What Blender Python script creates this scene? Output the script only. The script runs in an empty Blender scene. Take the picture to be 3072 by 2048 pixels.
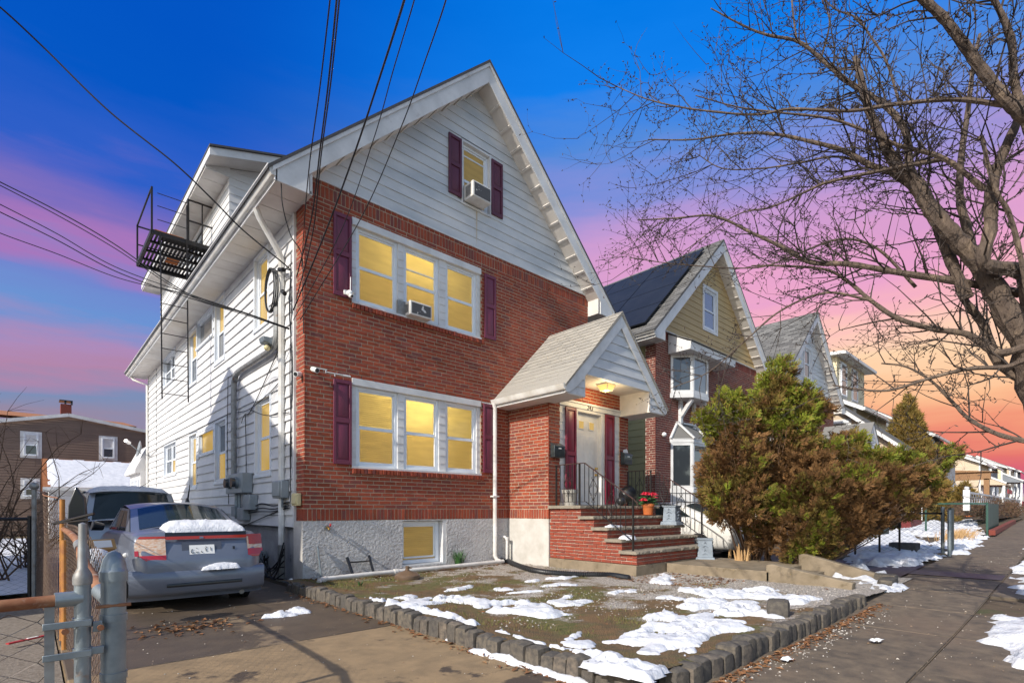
import bpy, math, random
import numpy as np
from mathutils import Matrix, Vector
random.seed(7)
rng = np.random.default_rng(11)
S = bpy.context.scene
COL = S.collection
# ------------------------------------------------------------------ camera, sky, sun, exposure
CAM = np.array([-3.128, -8.138, 1.17])
FPX, HOR, CX = 1565.0, 1530.0, 1536.0            # focal length, horizon and centre in photograph pixels
RV = np.array([.7345, -.6786, 0]); FV = np.array([.6786, .7345, 0])
cd = bpy.data.cameras.new('camera'); cam = bpy.data.objects.new('camera', cd); COL.objects.link(cam)
cam.location = CAM
cam.rotation_euler = (math.radians(90), 0, -math.atan2(.6786, .7345))
cd.sensor_width = 36; cd.lens = FPX/3072*36
cd.shift_y = (HOR-1024)/3072
cd.clip_start = .05; cd.clip_end = 3000
S.camera = cam
SUN_TRAVEL = Vector((1.0, .11, -.67)).normalized()
sl = bpy.data.lights.new('sun', 'SUN'); sun = bpy.data.objects.new('sun', sl); COL.objects.link(sun)
sl.energy = 3.8; sl.angle = math.radians(.6); sl.color = (1.0, .93, .82)
sun.rotation_euler = SUN_TRAVEL.to_track_quat('-Z', 'Y').to_euler()
S.view_settings.view_transform = 'Standard'; S.view_settings.look = 'None'
S.view_settings.exposure = 0.36; S.view_settings.gamma = 1.0
S.view_settings.use_curve_mapping = False

def lin(c):
    return tuple(((v/255)/12.92 if v <= 10.3 else ((v/255+.055)/1.055)**2.4) for v in c)

def make_world():
    w = bpy.data.worlds.new('World'); S.world = w; w.use_nodes = True
    nt = w.node_tree; N = nt.nodes; L = nt.links; N.clear()
    def m(op, a, b=None, c=None, clamp=False):
        n = N.new('ShaderNodeMath'); n.operation = op; n.use_clamp = clamp
        for i, v in enumerate((a, b, c)):
            if v is None: continue
            if isinstance(v, (int, float)): n.inputs[i].default_value = v
            else: L.new(v, n.inputs[i])
        return n.outputs[0]
    tc = N.new('ShaderNodeTexCoord'); sp = N.new('ShaderNodeSeparateXYZ'); L.new(tc.outputs['Generated'], sp.inputs[0])
    x, y, z = sp.outputs
    el = m('MULTIPLY', m('ARCSINE', z), 57.2958)
    hl = m('MAXIMUM', m('SQRT', m('ADD', m('MULTIPLY', x, x), m('MULTIPLY', y, y))), .001)
    ca = m('DIVIDE', x, hl)                                        # 1 towards +X, 0 towards +Y
    az = m('ARCTAN2', y, x)
    cb = N.new('ShaderNodeCombineXYZ'); L.new(m('MULTIPLY', az, 2.2), cb.inputs[0]); L.new(m('MULTIPLY', el, .22), cb.inputs[1])
    no = N.new('ShaderNodeTexNoise'); L.new(cb.outputs[0], no.inputs['Vector']); no.inputs['Scale'].default_value = 1.3
    no.inputs['Detail'].default_value = 7; no.inputs['Roughness'].default_value = .55
    el2 = m('ADD', el, m('MULTIPLY', m('SUBTRACT', no.outputs[0], .5), 8.5))
    f = m('DIVIDE', el2, 50.0, clamp=True)
    def ramp(stops):
        stops = [(p, tuple(v*.82+.18*(sum(c)/3) for v in c) if c[0] > 60 else c) for p, c in stops]
        r = N.new('ShaderNodeValToRGB'); L.new(f, r.inputs[0]); e = r.color_ramp.elements
        while len(e) > 1: e.remove(e[-1])
        e[0].position = max(0, stops[0][0]/50); e[0].color = (*lin(stops[0][1]), 1)
        for p, c in stops[1:]:
            q = e.new(p/50); q.color = (*lin(c), 1)
        return r.outputs[0]
    left = ramp([(0, (150, 122, 140)), (7, (142, 128, 158)), (9.5, (112, 134, 180)), (11.5, (172, 122, 164)), (13.6, (166, 126, 180)),
                 (16, (92, 138, 212)), (19.2, (100, 124, 208)), (21.4, (162, 104, 184)), (23.4, (118, 98, 190)), (28, (44, 90, 190)),
                 (34, (4, 82, 186)), (46, (0, 76, 184))])
    right = ramp([(0, (118, 70, 132)), (2, (150, 72, 142)), (3.2, (222, 86, 108)), (4.8, (236, 108, 96)), (7, (246, 142, 106)),
                  (10, (252, 182, 130)), (13, (254, 206, 160)), (15.5, (252, 192, 172)), (18, (243, 165, 184)), (21, (230, 150, 196)), (24, (212, 144, 200)),
                  (27, (186, 140, 206)), (30, (128, 134, 216)), (34, (66, 130, 224)), (39, (16, 122, 226)), (46, (0, 112, 216))])
    wt = N.new('ShaderNodeMapRange'); wt.interpolation_type = 'SMOOTHSTEP'; L.new(ca, wt.inputs[0])
    wt.inputs[1].default_value = .18; wt.inputs[2].default_value = .82
    mx = N.new('ShaderNodeMix'); mx.data_type = 'RGBA'; L.new(wt.outputs[0], mx.inputs[0]); L.new(left, mx.inputs[6]); L.new(right, mx.inputs[7])
    sky = N.new('ShaderNodeTexSky'); sky.sky_type = 'NISHITA'; sky.sun_disc = False
    d = -SUN_TRAVEL
    sky.sun_elevation = math.asin(d.z); sky.sun_rotation = math.atan2(d.x, d.y)
    b1 = N.new('ShaderNodeBackground'); L.new(mx.outputs[2], b1.inputs[0]); b1.inputs[1].default_value = .88
    b2 = N.new('ShaderNodeBackground'); L.new(sky.outputs[0], b2.inputs[0]); b2.inputs[1].default_value = .15
    # daylight sky overhead and behind, dusk clouds over the street ahead
    fw = m('DIVIDE', m('ADD', m('MULTIPLY', x, .6786), m('MULTIPLY', y, .7345)), hl)
    r1 = N.new('ShaderNodeMapRange'); r1.interpolation_type = 'SMOOTHSTEP'; L.new(el, r1.inputs[0]); r1.inputs[1].default_value = 46; r1.inputs[2].default_value = 64
    r2 = N.new('ShaderNodeMapRange'); r2.interpolation_type = 'SMOOTHSTEP'; L.new(fw, r2.inputs[0]); r2.inputs[1].default_value = .64; r2.inputs[2].default_value = .15
    fac = m('MAXIMUM', r1.outputs[0], r2.outputs[0])
    ms = N.new('ShaderNodeMixShader'); L.new(fac, ms.inputs[0]); L.new(b1.outputs[0], ms.inputs[1]); L.new(b2.outputs[0], ms.inputs[2])
    out = N.new('ShaderNodeOutputWorld'); L.new(ms.outputs[0], out.inputs[0])
make_world()

# ------------------------------------------------------------------ photograph pixel -> place on a real plane
def ray(x, y): return FV + RV*((x-CX)/FPX) + np.array([0, 0, (HOR-y)/FPX])
def onY(x, y, Y=0.): d = ray(x, y); return CAM + d*((Y-CAM[1])/d[1])
def onX(x, y, X=0.): d = ray(x, y); return CAM + d*((X-CAM[0])/d[0])
def onZ(x, y, Z=0.): d = ray(x, y); return CAM + d*((Z-CAM[2])/d[2])
def atD(x, y, D): return CAM + ray(x, y)*D
def gz(x): return .02*max(0., x-4.)               # the street rises gently to the right

# ------------------------------------------------------------------ noise
def vnoise(x, y, seed=0):
    x = np.asarray(x, float); y = np.asarray(y, float)
    xi = np.floor(x).astype(np.int64); yi = np.floor(y).astype(np.int64); fx = x-xi; fy = y-yi
    fx = fx*fx*(3-2*fx); fy = fy*fy*(3-2*fy)
    def h(a, b):
        n = (a*374761393 + b*668265263 + seed*974634) & 0x7fffffff
        n = ((n ^ (n >> 13))*1274126177) & 0x7fffffff
        return ((n ^ (n >> 16)) & 0xffff)/65535.
    return (h(xi, yi)*(1-fx)+h(xi+1, yi)*fx)*(1-fy) + (h(xi, yi+1)*(1-fx)+h(xi+1, yi+1)*fx)*fy
def fbm(x, y, seed=0, o=4):
    s = 0; a = .5; t = 0
    for i in range(o):
        s = s+a*vnoise(np.asarray(x)*2**i, np.asarray(y)*2**i, seed+i); t += a; a *= .5
    return s/t

# ------------------------------------------------------------------ materials
MATS = {}
def mat(name, c, c2=None, scale=4., rough=.7, metal=0., bump=0., bscale=60., rand=0., spec=.5, coat=0., emit=None, estr=1., stretch=None, detail=6., c3=None, s3=.8, t3=(.55, .7), lo=.35, hi=.65, bdist=.01, trans=0., sheen=0.):
    M = bpy.data.materials.new(name); M.use_nodes = True; nt = M.node_tree; N = nt.nodes; L = nt.links
    P = N['Principled BSDF']; P.inputs['Roughness'].default_value = rough; P.inputs['Metallic'].default_value = metal
    P.inputs['Specular IOR Level'].default_value = spec; P.inputs['Coat Weight'].default_value = coat; P.inputs['Coat Roughness'].default_value = .08
    if trans: P.inputs['Transmission Weight'].default_value = trans
    geo = N.new('ShaderNodeNewGeometry'); vec = geo.outputs['Position']
    if stretch:
        mp = N.new('ShaderNodeMapping'); L.new(vec, mp.inputs[0]); mp.inputs['Scale'].default_value = stretch; vec = mp.outputs[0]
    def noise(s, dt=detail):
        n = N.new('ShaderNodeTexNoise'); L.new(vec, n.inputs['Vector']); n.inputs['Scale'].default_value = s; n.inputs['Detail'].default_value = dt; n.inputs['Roughness'].default_value = .6
        return n.outputs[0]
    def mix(f, a, b):
        n = N.new('ShaderNodeMix'); n.data_type = 'RGBA'
        L.new(f, n.inputs[0])
        for i, v in ((6, a), (7, b)):
            if isinstance(v, tuple): n.inputs[i].default_value = (*v, 1)
            else: L.new(v, n.inputs[i])
        return n.outputs[2]
    def mr(v, a, b, c0=0., c1=1.):
        n = N.new('ShaderNodeMapRange'); L.new(v, n.inputs[0]); n.inputs[1].default_value = a; n.inputs[2].default_value = b; n.inputs[3].default_value = c0; n.inputs[4].default_value = c1
        return n.outputs[0]
    col = c
    if isinstance(c, list):                      # a ramp of hues picked per piece
        oi = N.new('ShaderNodeObjectInfo'); ad = N.new('ShaderNodeMath'); ad.operation = 'ADD'
        L.new(oi.outputs['Random'], ad.inputs[0]); L.new(geo.outputs['Random Per Island'], ad.inputs[1])
        fr = N.new('ShaderNodeMath'); fr.operation = 'FRACT'; L.new(ad.outputs[0], fr.inputs[0])
        r = N.new('ShaderNodeValToRGB'); L.new(fr.outputs[0], r.inputs[0]); e = r.color_ramp.elements
        r.color_ramp.interpolation = 'LINEAR'
        while len(e) > 1: e.remove(e[-1])
        e[0].position = 0; e[0].color = (*c[0], 1)
        for i, q in enumerate(c[1:]):
            k = e.new((i+1)/(len(c)-1)); k.color = (*q, 1)
        col = r.outputs[0]
    if c2 is not None:
        col = mix(mr(noise(scale), lo, hi), col, c2)
    if c3 is not None:
        col = mix(mr(noise(s3), t3[0], t3[1]), col, c3)
    if rand:
        oi = N.new('ShaderNodeObjectInfo'); ad = N.new('ShaderNodeMath'); ad.operation = 'ADD'
        L.new(oi.outputs['Random'], ad.inputs[0]); L.new(geo.outputs['Random Per Island'], ad.inputs[1])
        fr = N.new('ShaderNodeMath'); fr.operation = 'FRACT'; L.new(ad.outputs[0], fr.inputs[0])
        hs = N.new('ShaderNodeHueSaturation'); L.new(mr(fr.outputs[0], 0, 1, 1-rand, 1+rand), hs.inputs['Value'])
        if isinstance(col, tuple): hs.inputs['Color'].default_value = (*col, 1)
        else: L.new(col, hs.inputs['Color'])
        col = hs.outputs[0]
    if isinstance(col, tuple): P.inputs['Base Color'].default_value = (*col, 1)
    else: L.new(col, P.inputs['Base Color'])
    if bump:
        b = N.new('ShaderNodeBump'); b.inputs['Strength'].default_value = bump; b.inputs['Distance'].default_value = bdist
        L.new(noise(bscale, 4), b.inputs['Height']); L.new(b.outputs[0], P.inputs['Normal'])
    if emit:
        P.inputs['Emission Color'].default_value = (*emit, 1); P.inputs['Emission Strength'].default_value = estr
    MATS[name] = M
    return M

BRICKS = [(.22, .044, .016), (.27, .050, .022), (.235, .042, .020), (.30, .062, .026), (.25, .045, .021), (.16, .036, .026), (.285, .056, .024), (.225, .040, .020), (.135, .040, .034), (.26, .050, .024)]
BRICKS = [(a*1.22, b*1.25, c*1.25) for a, b, c in BRICKS]
m_brick = mat('red_brick', BRICKS, c2=(.13, .05, .04), scale=9, lo=.50, hi=.85, rough=.88, bump=.5, bscale=70, rand=.14, c3=(.30, .21, .19), s3=1.1, t3=(.63, .86))
m_brick2 = mat('dark_red_brick', [(.16, .036, .025), (.21, .046, .03), (.18, .04, .027), (.13, .032, .026), (.23, .055, .034)], rough=.88, bump=.5, bscale=70, c2=(.11, .04, .034), scale=9, lo=.5, hi=.85)
m_step_brick = mat('glazed_step_brick', [(.30, .05, .022), (.34, .06, .026), (.27, .045, .02), (.32, .055, .022)], c2=(.2, .05, .035), scale=8, rough=.6, bump=.3, bscale=60, c3=(.5, .33, .28), s3=1.4, t3=(.68, .8))
m_mortar = mat('tan_mortar', (.50, .40, .29), (.38, .30, .22), scale=12, rough=.95, bump=.4, bscale=90)
m_mortar2 = mat('pale_mortar', (.60, .50, .40), (.46, .37, .30), scale=12, rough=.95)
m_stucco = mat('white_rough_stucco', (.60, .59, .59), (.42, .41, .42), scale=2.2, rough=.9, bump=1., bscale=21, bdist=.075, lo=.45, hi=.8, c3=(.34, .32, .30), s3=2.4, t3=(.66, .82))
m_smooth_stucco = mat('smooth_white_render', (.60, .575, .54), (.46, .435, .39), scale=3, rough=.85, bump=.3, bscale=25, c3=(.42, .38, .33), s3=5, t3=(.62, .75))
m_siding = mat('white_siding', (.73, .72, .71), (.60, .595, .60), scale=1.2, rough=.55, rand=.05, c3=(.42, .41, .41), s3=1.6, t3=(.62, .86), bump=.06, bscale=30)
m_gsiding = mat('grey_white_siding', (.70, .70, .70), (.47, .50, .53), scale=.8, rough=.5, rand=.03, stretch=(1, 1, 2.5), bump=.06, bscale=30)
m_trim = mat('white_trim', (.74, .74, .74), (.58, .58, .58), scale=2.5, rough=.45, c3=(.40, .37, .33), s3=4, t3=(.64, .85))
m_soffit = mat('soffit_white', (.74, .71, .67), (.62, .58, .54), scale=2, rough=.6)
m_gutter = mat('gutter_white', (.80, .80, .79), (.60, .57, .52), scale=3, rough=.35, c3=(.45, .36, .26), s3=6, t3=(.72, .85))
m_vinyl = mat('window_vinyl', (.78, .82, .86), (.70, .74, .80), scale=4, rough=.35)
m_shut = mat('burgundy_shutter', (.17, .028, .062), (.135, .024, .052), scale=14, rough=.45, stretch=(5, 5, 1), bump=.25, bscale=30)
m_shut2 = mat('purple_shutter', (.115, .022, .05), (.095, .019, .043), scale=14, rough=.5, stretch=(5, 5, 1), bump=.2, bscale=30)
m_shut3 = mat('red_door_shutter', (.20, .012, .035), (.16, .01, .03), scale=10, rough=.4)
m_shingle = mat('grey_tan_shingle', [(.30, .275, .235), (.42, .39, .335), (.25, .235, .21), (.36, .335, .29)], rough=.95, bump=.5, bscale=160, c2=(.34, .32, .29), scale=30)
m_shingle_d = mat('dark_shingle', [(.06, .06, .065), (.09, .09, .095), (.075, .073, .07)], rough=.95, bump=.5, bscale=160)
m_shingle_g = mat('grey_shingle', [(.12, .117, .113), (.17, .166, .16), (.09, .088, .086), (.145, .141, .137), (.20, .195, .188)], rough=.95, bump=.5, bscale=160)
m_shingle_o = mat('orange_shingle', [(.32, .12, .045), (.26, .09, .035), (.38, .16, .06)], rough=.95, bump=.5, bscale=100)
def shade_mat(name, c, gl, em):
    """drawn window shade behind glass, lit by the room lamp plus an added glow of its own"""
    M = bpy.data.materials.new(name); M.use_nodes = True; nt = M.node_tree; N = nt.nodes; L = nt.links; N.clear()
    g = N.new('ShaderNodeNewGeometry'); mp = N.new('ShaderNodeMapping'); L.new(g.outputs['Position'], mp.inputs[0]); mp.inputs['Scale'].default_value = (1.2, 1.2, 7)
    no = N.new('ShaderNodeTexNoise'); L.new(mp.outputs[0], no.inputs[0]); no.inputs['Scale'].default_value = 2.2; no.inputs['Detail'].default_value = 6
    mx = N.new('ShaderNodeMix'); mx.data_type = 'RGBA'; L.new(no.outputs[0], mx.inputs[0]); mx.inputs[6].default_value = (*[k*.62 for k in c], 1); mx.inputs[7].default_value = (*c, 1)
    tr = N.new('ShaderNodeBsdfTranslucent'); L.new(mx.outputs[2], tr.inputs[0])
    df = N.new('ShaderNodeBsdfDiffuse'); df.inputs[0].default_value = (.42, .35, .18, 1)
    m1 = N.new('ShaderNodeMixShader'); m1.inputs[0].default_value = .25; L.new(tr.outputs[0], m1.inputs[1]); L.new(df.outputs[0], m1.inputs[2])
    e = N.new('ShaderNodeEmission'); e.inputs[0].default_value = (1, .64, .14, 1); e.inputs[1].default_value = em; ad = N.new('ShaderNodeAddShader'); L.new(m1.outputs[0], ad.inputs[0]); L.new(e.outputs[0], ad.inputs[1])  # small even emission added so the shade stays yellow
    gs = N.new('ShaderNodeBsdfGlossy'); gs.inputs['Roughness'].default_value = .04; gs.inputs[0].default_value = (1, 1, 1, 1)
    fr = N.new('ShaderNodeFresnel'); fr.inputs[0].default_value = gl
    m2 = N.new('ShaderNodeMixShader'); L.new(fr.outputs[0], m2.inputs[0]); L.new(ad.outputs[0], m2.inputs[1]); L.new(gs.outputs[0], m2.inputs[2])
    o = N.new('ShaderNodeOutputMaterial'); L.new(m2.outputs[0], o.inputs[0]); return M
m_lit_hi = shade_mat('lit_pane_bright', (1., .93, .62), 1.35, .06); m_lit = shade_mat('lit_pane', (.98, .90, .58), 1.35, .06); m_lit_lo = shade_mat('lit_screened_pane', (.80, .71, .46), 1.2, .09)
m_lit_side = mat('lit_side_pane', (.25, .18, .06), rough=.15, emit=(1., .60, .09), estr=.30, spec=.6)
m_glass_d = mat('dark_window_glass', (.035, .042, .05), rough=.05, spec=.9, coat=.5)
m_glass_b = mat('curtained_window_glass', (.18, .17, .16), (.12, .12, .12), scale=1.5, rough=.08, spec=.9, coat=.6, stretch=(4, 4, .4))
m_glass_sky = mat('sky_window_glass', (.05, .10, .2), rough=.03, spec=1., coat=1.)
m_black = mat('black_iron', (.016, .016, .018), (.03, .022, .018), scale=15, rough=.5, metal=.3)
m_rustrail = mat('brown_iron', (.05, .03, .028), (.09, .04, .03), scale=18, rough=.55, metal=.3)
m_wire = mat('black_wire', (.012, .012, .014), rough=.6)
m_galv = mat('galvanised_steel', (.30, .34, .365), (.20, .235, .26), scale=10, rough=.45, metal=.6, c3=(.28, .16, .09), s3=9, t3=(.68, .8), bump=.08, bscale=50)
m_galv_dull = mat('dull_galvanised', (.34, .35, .35), (.24, .23, .22), scale=12, rough=.55, metal=.6, c3=(.22, .10, .05), s3=12, t3=(.62, .76))
m_rust = mat('rusty_pipe', (.20, .07, .03), (.34, .17, .09), scale=14, rough=.8, metal=.2, c3=(.42, .36, .30), s3=10, t3=(.6, .7))
m_rustorange = mat('orange_rust_rod', (.46, .20, .04), (.30, .12, .04), scale=14, rough=.75)
m_rustwire = mat('rusty_chain_link', (.13, .075, .05), (.22, .16, .12), scale=25, rough=.75, metal=.3)
m_linkwire = mat('chain_link_wire', (.22, .20, .18), (.14, .10, .08), scale=25, rough=.6, metal=.5)
m_greenlink = mat('green_chain_link', (.03, .06, .05), rough=.6)
m_wetshade_concrete = mat('wet_shaded_driveway_concrete', (.115, .085, .058), (.08, .06, .043), scale=4, rough=.55, bump=.3, bscale=110, detail=10, c3=(.235, .17, .105), s3=.8, t3=(.54, .57))  # wet slabs, with the driveway's shadow darkness also put into the colour
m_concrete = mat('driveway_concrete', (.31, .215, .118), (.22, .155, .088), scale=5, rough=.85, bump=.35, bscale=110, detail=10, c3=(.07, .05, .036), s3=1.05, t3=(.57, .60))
m_walk = mat('sidewalk_concrete', (.18, .137, .092), (.085, .067, .05), scale=6, rough=.85, bump=.5, bscale=110, rand=.1, detail=10, c3=(.17, .12, .08), s3=.9, t3=(.5, .75))
m_landing = mat('old_tan_concrete', (.27, .215, .15), (.19, .15, .10), scale=3.5, rough=.9, bump=.6, bscale=45, c3=(.13, .10, .06), s3=7, t3=(.58, .72))
m_tread = mat('bluestone_tread', (.30, .26, .205), (.22, .19, .15), scale=7, rough=.9, bump=.7, bscale=55, c3=(.30, .20, .06), s3=3, t3=(.68, .8))
m_asphalt = mat('black_asphalt', (.028, .028, .032), (.045, .045, .05), scale=3, rough=.55, bump=.4, bscale=130)
m_soil = mat('soil', (.075, .05, .03), (.12, .085, .05), scale=5, rough=1., bump=.8, bscale=40, c3=(.06, .07, .02), s3=1.5, t3=(.55, .65))
m_cobble = mat('granite_cobble', [(.13, .112, .088), (.165, .138, .105), (.10, .09, .078), (.185, .15, .115)], c2=(.06, .054, .05), scale=22, rough=.9, bump=.8, bscale=50, detail=10, c3=(.22, .15, .08), s3=6, t3=(.68, .8))
m_snow = mat('snow', (.74, .75, .79), (.60, .62, .67), scale=6, rough=.75, bump=.5, bscale=38, bdist=.03, c3=(.46, .44, .42), s3=7, t3=(.60, .82))
m_pvc = mat('white_pvc', (.70, .68, .65), (.58, .55, .52), scale=6, rough=.4)
m_hose = mat('black_corrugated', (.018, .019, .022), rough=.4)
m_terra = mat('terracotta', (.55, .16, .04), (.45, .13, .04), scale=10, rough=.75)
m_leaf = mat('poinsettia_leaf', (.03, .10, .03), (.05, .16, .05), scale=20, rough=.5)
m_petal = mat('red_petals', (.62, .02, .05), (.75, .06, .12), scale=30, rough=.55)
m_blade = mat('daffodil_leaf', (.035, .10, .03), (.05, .14, .035), scale=15, rough=.5)
m_grey_plastic = mat('grey_plastic', (.42, .40, .36), (.35, .33, .30), scale=6, rough=.5)
m_pedestal = mat('painted_pedestal', (.27, .32, .38), (.21, .25, .30), scale=8, rough=.7, c3=(.25, .25, .26), s3=9, t3=(.62, .75), bump=.3, bscale=40)
m_base_brown = mat('brown_plastic', (.16, .105, .07), (.13, .085, .055), scale=6, rough=.4)
m_mail = mat('mailbox_black', (.02, .026, .03), (.035, .045, .05), scale=12, rough=.35, coat=.3)
m_paper = mat('paper', (.82, .82, .80), rough=.8)
m_card = mat('cardboard', (.46, .28, .12), (.40, .24, .10), scale=10, rough=.85)
m_utility = mat('utility_grey', (.34, .37, .39), (.28, .31, .33), scale=6, rough=.45, metal=.3)
m_yellow = mat('cream_box', (.62, .54, .30), rough=.5)
m_camw = mat('camera_white', (.80, .80, .78), rough=.3)
m_ac = mat('ac_white', (.74, .73, .70), (.62, .60, .57), scale=6, rough=.45)
m_acg = mat('ac_grille', (.07, .07, .075), (.55, .55, .55), scale=10, rough=.7, lo=.62, hi=.66, detail=2)
m_lampglass = mat('porch_lamp_glass', (.8, .6, .25), rough=.3, emit=(1., .60, .18), estr=.62)
m_brass = mat('brass', (.5, .32, .1), rough=.3, metal=1.)
m_carblue = mat('blue_grey_car_paint', (.185, .21, .27), (.16, .185, .24), scale=2, rough=.36, metal=.35, coat=.35)
m_carsilver = mat('silver_car_paint', (.40, .42, .45), rough=.35, metal=.5, coat=.7)
m_carwhite = mat('white_car_paint', (.72, .71, .68), rough=.35, coat=.6)
m_cardark = mat('dark_car_trim', (.012, .013, .016), rough=.35, coat=.4)
m_carglass = mat('car_glass', (.022, .034, .038), rough=.06, spec=.45)
m_tyre = mat('tyre', (.013, .013, .014), rough=.85)
m_rim = mat('alloy_rim', (.32, .33, .35), rough=.35, metal=.9)
m_redlens = mat('red_lens', (.42, .008, .018), rough=.12, coat=1.)
m_orangelens = mat('red_reflector', (.38, .03, .012), rough=.15, coat=.8)
m_clearlens = mat('clear_lens', (.68, .60, .50), (.55, .27, .13), scale=24, rough=.15, coat=1., stretch=(1, 1, 3))
m_bark = mat('bark', (.135, .098, .074), (.08, .058, .046), scale=16, rough=.9, bump=.9, bscale=28, stretch=(1, 1, .4), c3=(.30, .22, .155), s3=9, t3=(.55, .75), bdist=.03)
m_twig = mat('twig', (.060, .044, .036), (.036, .028, .025), scale=9, rough=.85)
m_stem = mat('shrub_stem', (.13, .075, .045), (.085, .05, .03), scale=18, rough=.9)
m_splint = mat('split_wood', (.55, .36, .17), (.40, .24, .11), scale=20, rough=.85, stretch=(6, 6, .6))
m_brownsiding = mat('brown_siding', (.20, .135, .10), (.175, .118, .09), scale=1.5, rough=.6, rand=.05)
m_tansiding = mat('yellow_tan_siding', (.50, .355, .165), (.45, .32, .15), scale=1.5, rough=.6, rand=.04)
m_olivesiding = mat('olive_siding', (.33, .31, .16), (.29, .27, .14), scale=1.5, rough=.6, rand=.04)
m_cream = mat('cream_siding', (.72, .62, .40), (.66, .57, .37), scale=1.5, rough=.6, rand=.03)
m_beige = mat('beige_siding', (.58, .46, .33), (.53, .42, .30), scale=1.5, rough=.6, rand=.03)
m_greysid = mat('slate_siding', (.20, .22, .25), (.17, .19, .22), scale=1.5, rough=.6, rand=.03)
m_redtrim = mat('red_painted_brick', (.20, .022, .025), (.16, .02, .022), scale=8, rough=.7)
m_solar = mat('solar_panel', (.016, .018, .023), (.022, .024, .03), scale=3, rough=.45, spec=.12)
m_orange = mat('orange_cloth', (.62, .20, .05), (.50, .14, .04), scale=20, rough=.9)
m_redplastic = mat('red_plastic', (.42, .03, .03), rough=.5)
m_wood = mat('porch_wood', (.30, .165, .075), (.25, .13, .06), scale=8, rough=.7)
m_hedge = mat('brown_hedge_leaf', [(.10, .055, .035), (.14, .075, .045), (.08, .05, .03), (.12, .08, .04)], rough=.9)
m_conifer = mat('golden_conifer', [(.18, .12, .022), (.24, .15, .03), (.14, .11, .022), (.28, .17, .04), (.11, .10, .02)], rough=.85)
m_dryleaf = mat('dry_leaf', [(.20, .085, .035), (.26, .12, .05), (.15, .065, .03), (.30, .16, .07)], rough=.9)
m_greenbin = mat('green_plastic', (.02, .075, .055), rough=.5)

# ------------------------------------------------------------------ mesh helpers
class MB:
    def __init__(s): s.v = []; s.f = []; s.m = []; s.cm = 0
    def add(s, vs, fs):
        b = len(s.v); s.v.extend([tuple(map(float, q)) for q in vs]); s.f.extend([tuple(i+b for i in q) for q in fs]); s.m.extend([s.cm]*len(fs)); return s
    def box(s, x0, x1, y0, y1, z0, z1):
        return s.add([(x0,y0,z0),(x1,y0,z0),(x1,y1,z0),(x0,y1,z0),(x0,y0,z1),(x1,y0,z1),(x1,y1,z1),(x0,y1,z1)],
                     [(0,3,2,1),(4,5,6,7),(0,1,5,4),(1,2,6,5),(2,3,7,6),(3,0,4,7)])
    def bar(s, a, b, w, h=None, up=(0,0,1)):
        a = Vector(a); b = Vector(b); d = (b-a).normalized(); u = Vector(up)
        if abs(d.dot(u)) > .98: u = Vector((0,1,0))
        r = d.cross(u).normalized(); u = r.cross(d); h = w if h is None else h
        q = [r*(-w/2)+u*(-h/2), r*(w/2)+u*(-h/2), r*(w/2)+u*(h/2), r*(-w/2)+u*(h/2)]
        return s.add([a+k for k in q]+[b+k for k in q], [(3,2,1,0),(4,5,6,7),(0,1,5,4),(1,2,6,5),(2,3,7,6),(3,0,4,7)])
    def tube(s, pts, r, n=8, cap=True):
        P = [Vector(p) for p in pts]; k = len(P)
        if k < 2: return s
        R = [r]*k if isinstance(r, (int, float)) else list(r)
        vs = []; u = None
        for i in range(k):
            d = (P[min(i+1, k-1)]-P[max(i-1, 0)])
            d = d.normalized() if d.length > 1e-9 else Vector((0,0,1))
            if u is None:
                u = Vector((0,0,1)) if abs(d.z) < .9 else Vector((1,0,0))
            u = (u-d*u.dot(d)); u = u.normalized() if u.length > 1e-6 else d.orthogonal().normalized()
            w = d.cross(u)
            for j in range(n):
                t = 2*math.pi*j/n; vs.append(P[i]+(u*math.cos(t)+w*math.sin(t))*R[i])
        fs = [(i*n+j, i*n+(j+1) % n, (i+1)*n+(j+1) % n, (i+1)*n+j) for i in range(k-1) for j in range(n)]
        if cap: fs += [tuple(range(n-1, -1, -1)), tuple((k-1)*n+j for j in range(n))]
        return s.add(vs, fs)
    def lathe(s, prof, c=(0,0,0), n=20, squash=1.):
        vs = []; k = len(prof)
        for r, z in prof:
            for j in range(n):
                t = 2*math.pi*j/n; vs.append((c[0]+r*math.cos(t), c[1]+r*math.sin(t)*squash, c[2]+z))
        fs = [(i*n+j, i*n+(j+1) % n, (i+1)*n+(j+1) % n, (i+1)*n+j) for i in range(k-1) for j in range(n)]
        fs += [tuple(range(n-1, -1, -1)), tuple((k-1)*n+j for j in range(n))]
        return s.add(vs, fs)
    def prism(s, poly, f0, f1):                     # polygon swept between two placements
        k = len(poly)
        return s.add([f0(*p) for p in poly]+[f1(*p) for p in poly],
                     [tuple(range(k-1, -1, -1)), tuple(range(k, 2*k))]+[(i, (i+1) % k, k+(i+1) % k, k+i) for i in range(k)])
    def mesh(s, name, mats, smooth=False):
        me = bpy.data.meshes.new(name); me.from_pydata(s.v, [], s.f)
        for q in (mats if isinstance(mats, (list, tuple)) else [mats]): me.materials.append(q)
        if any(s.m): me.polygons.foreach_set('material_index', s.m)
        if smooth: me.polygons.foreach_set('use_smooth', [True]*len(s.f))
        me.update(); return me

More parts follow.
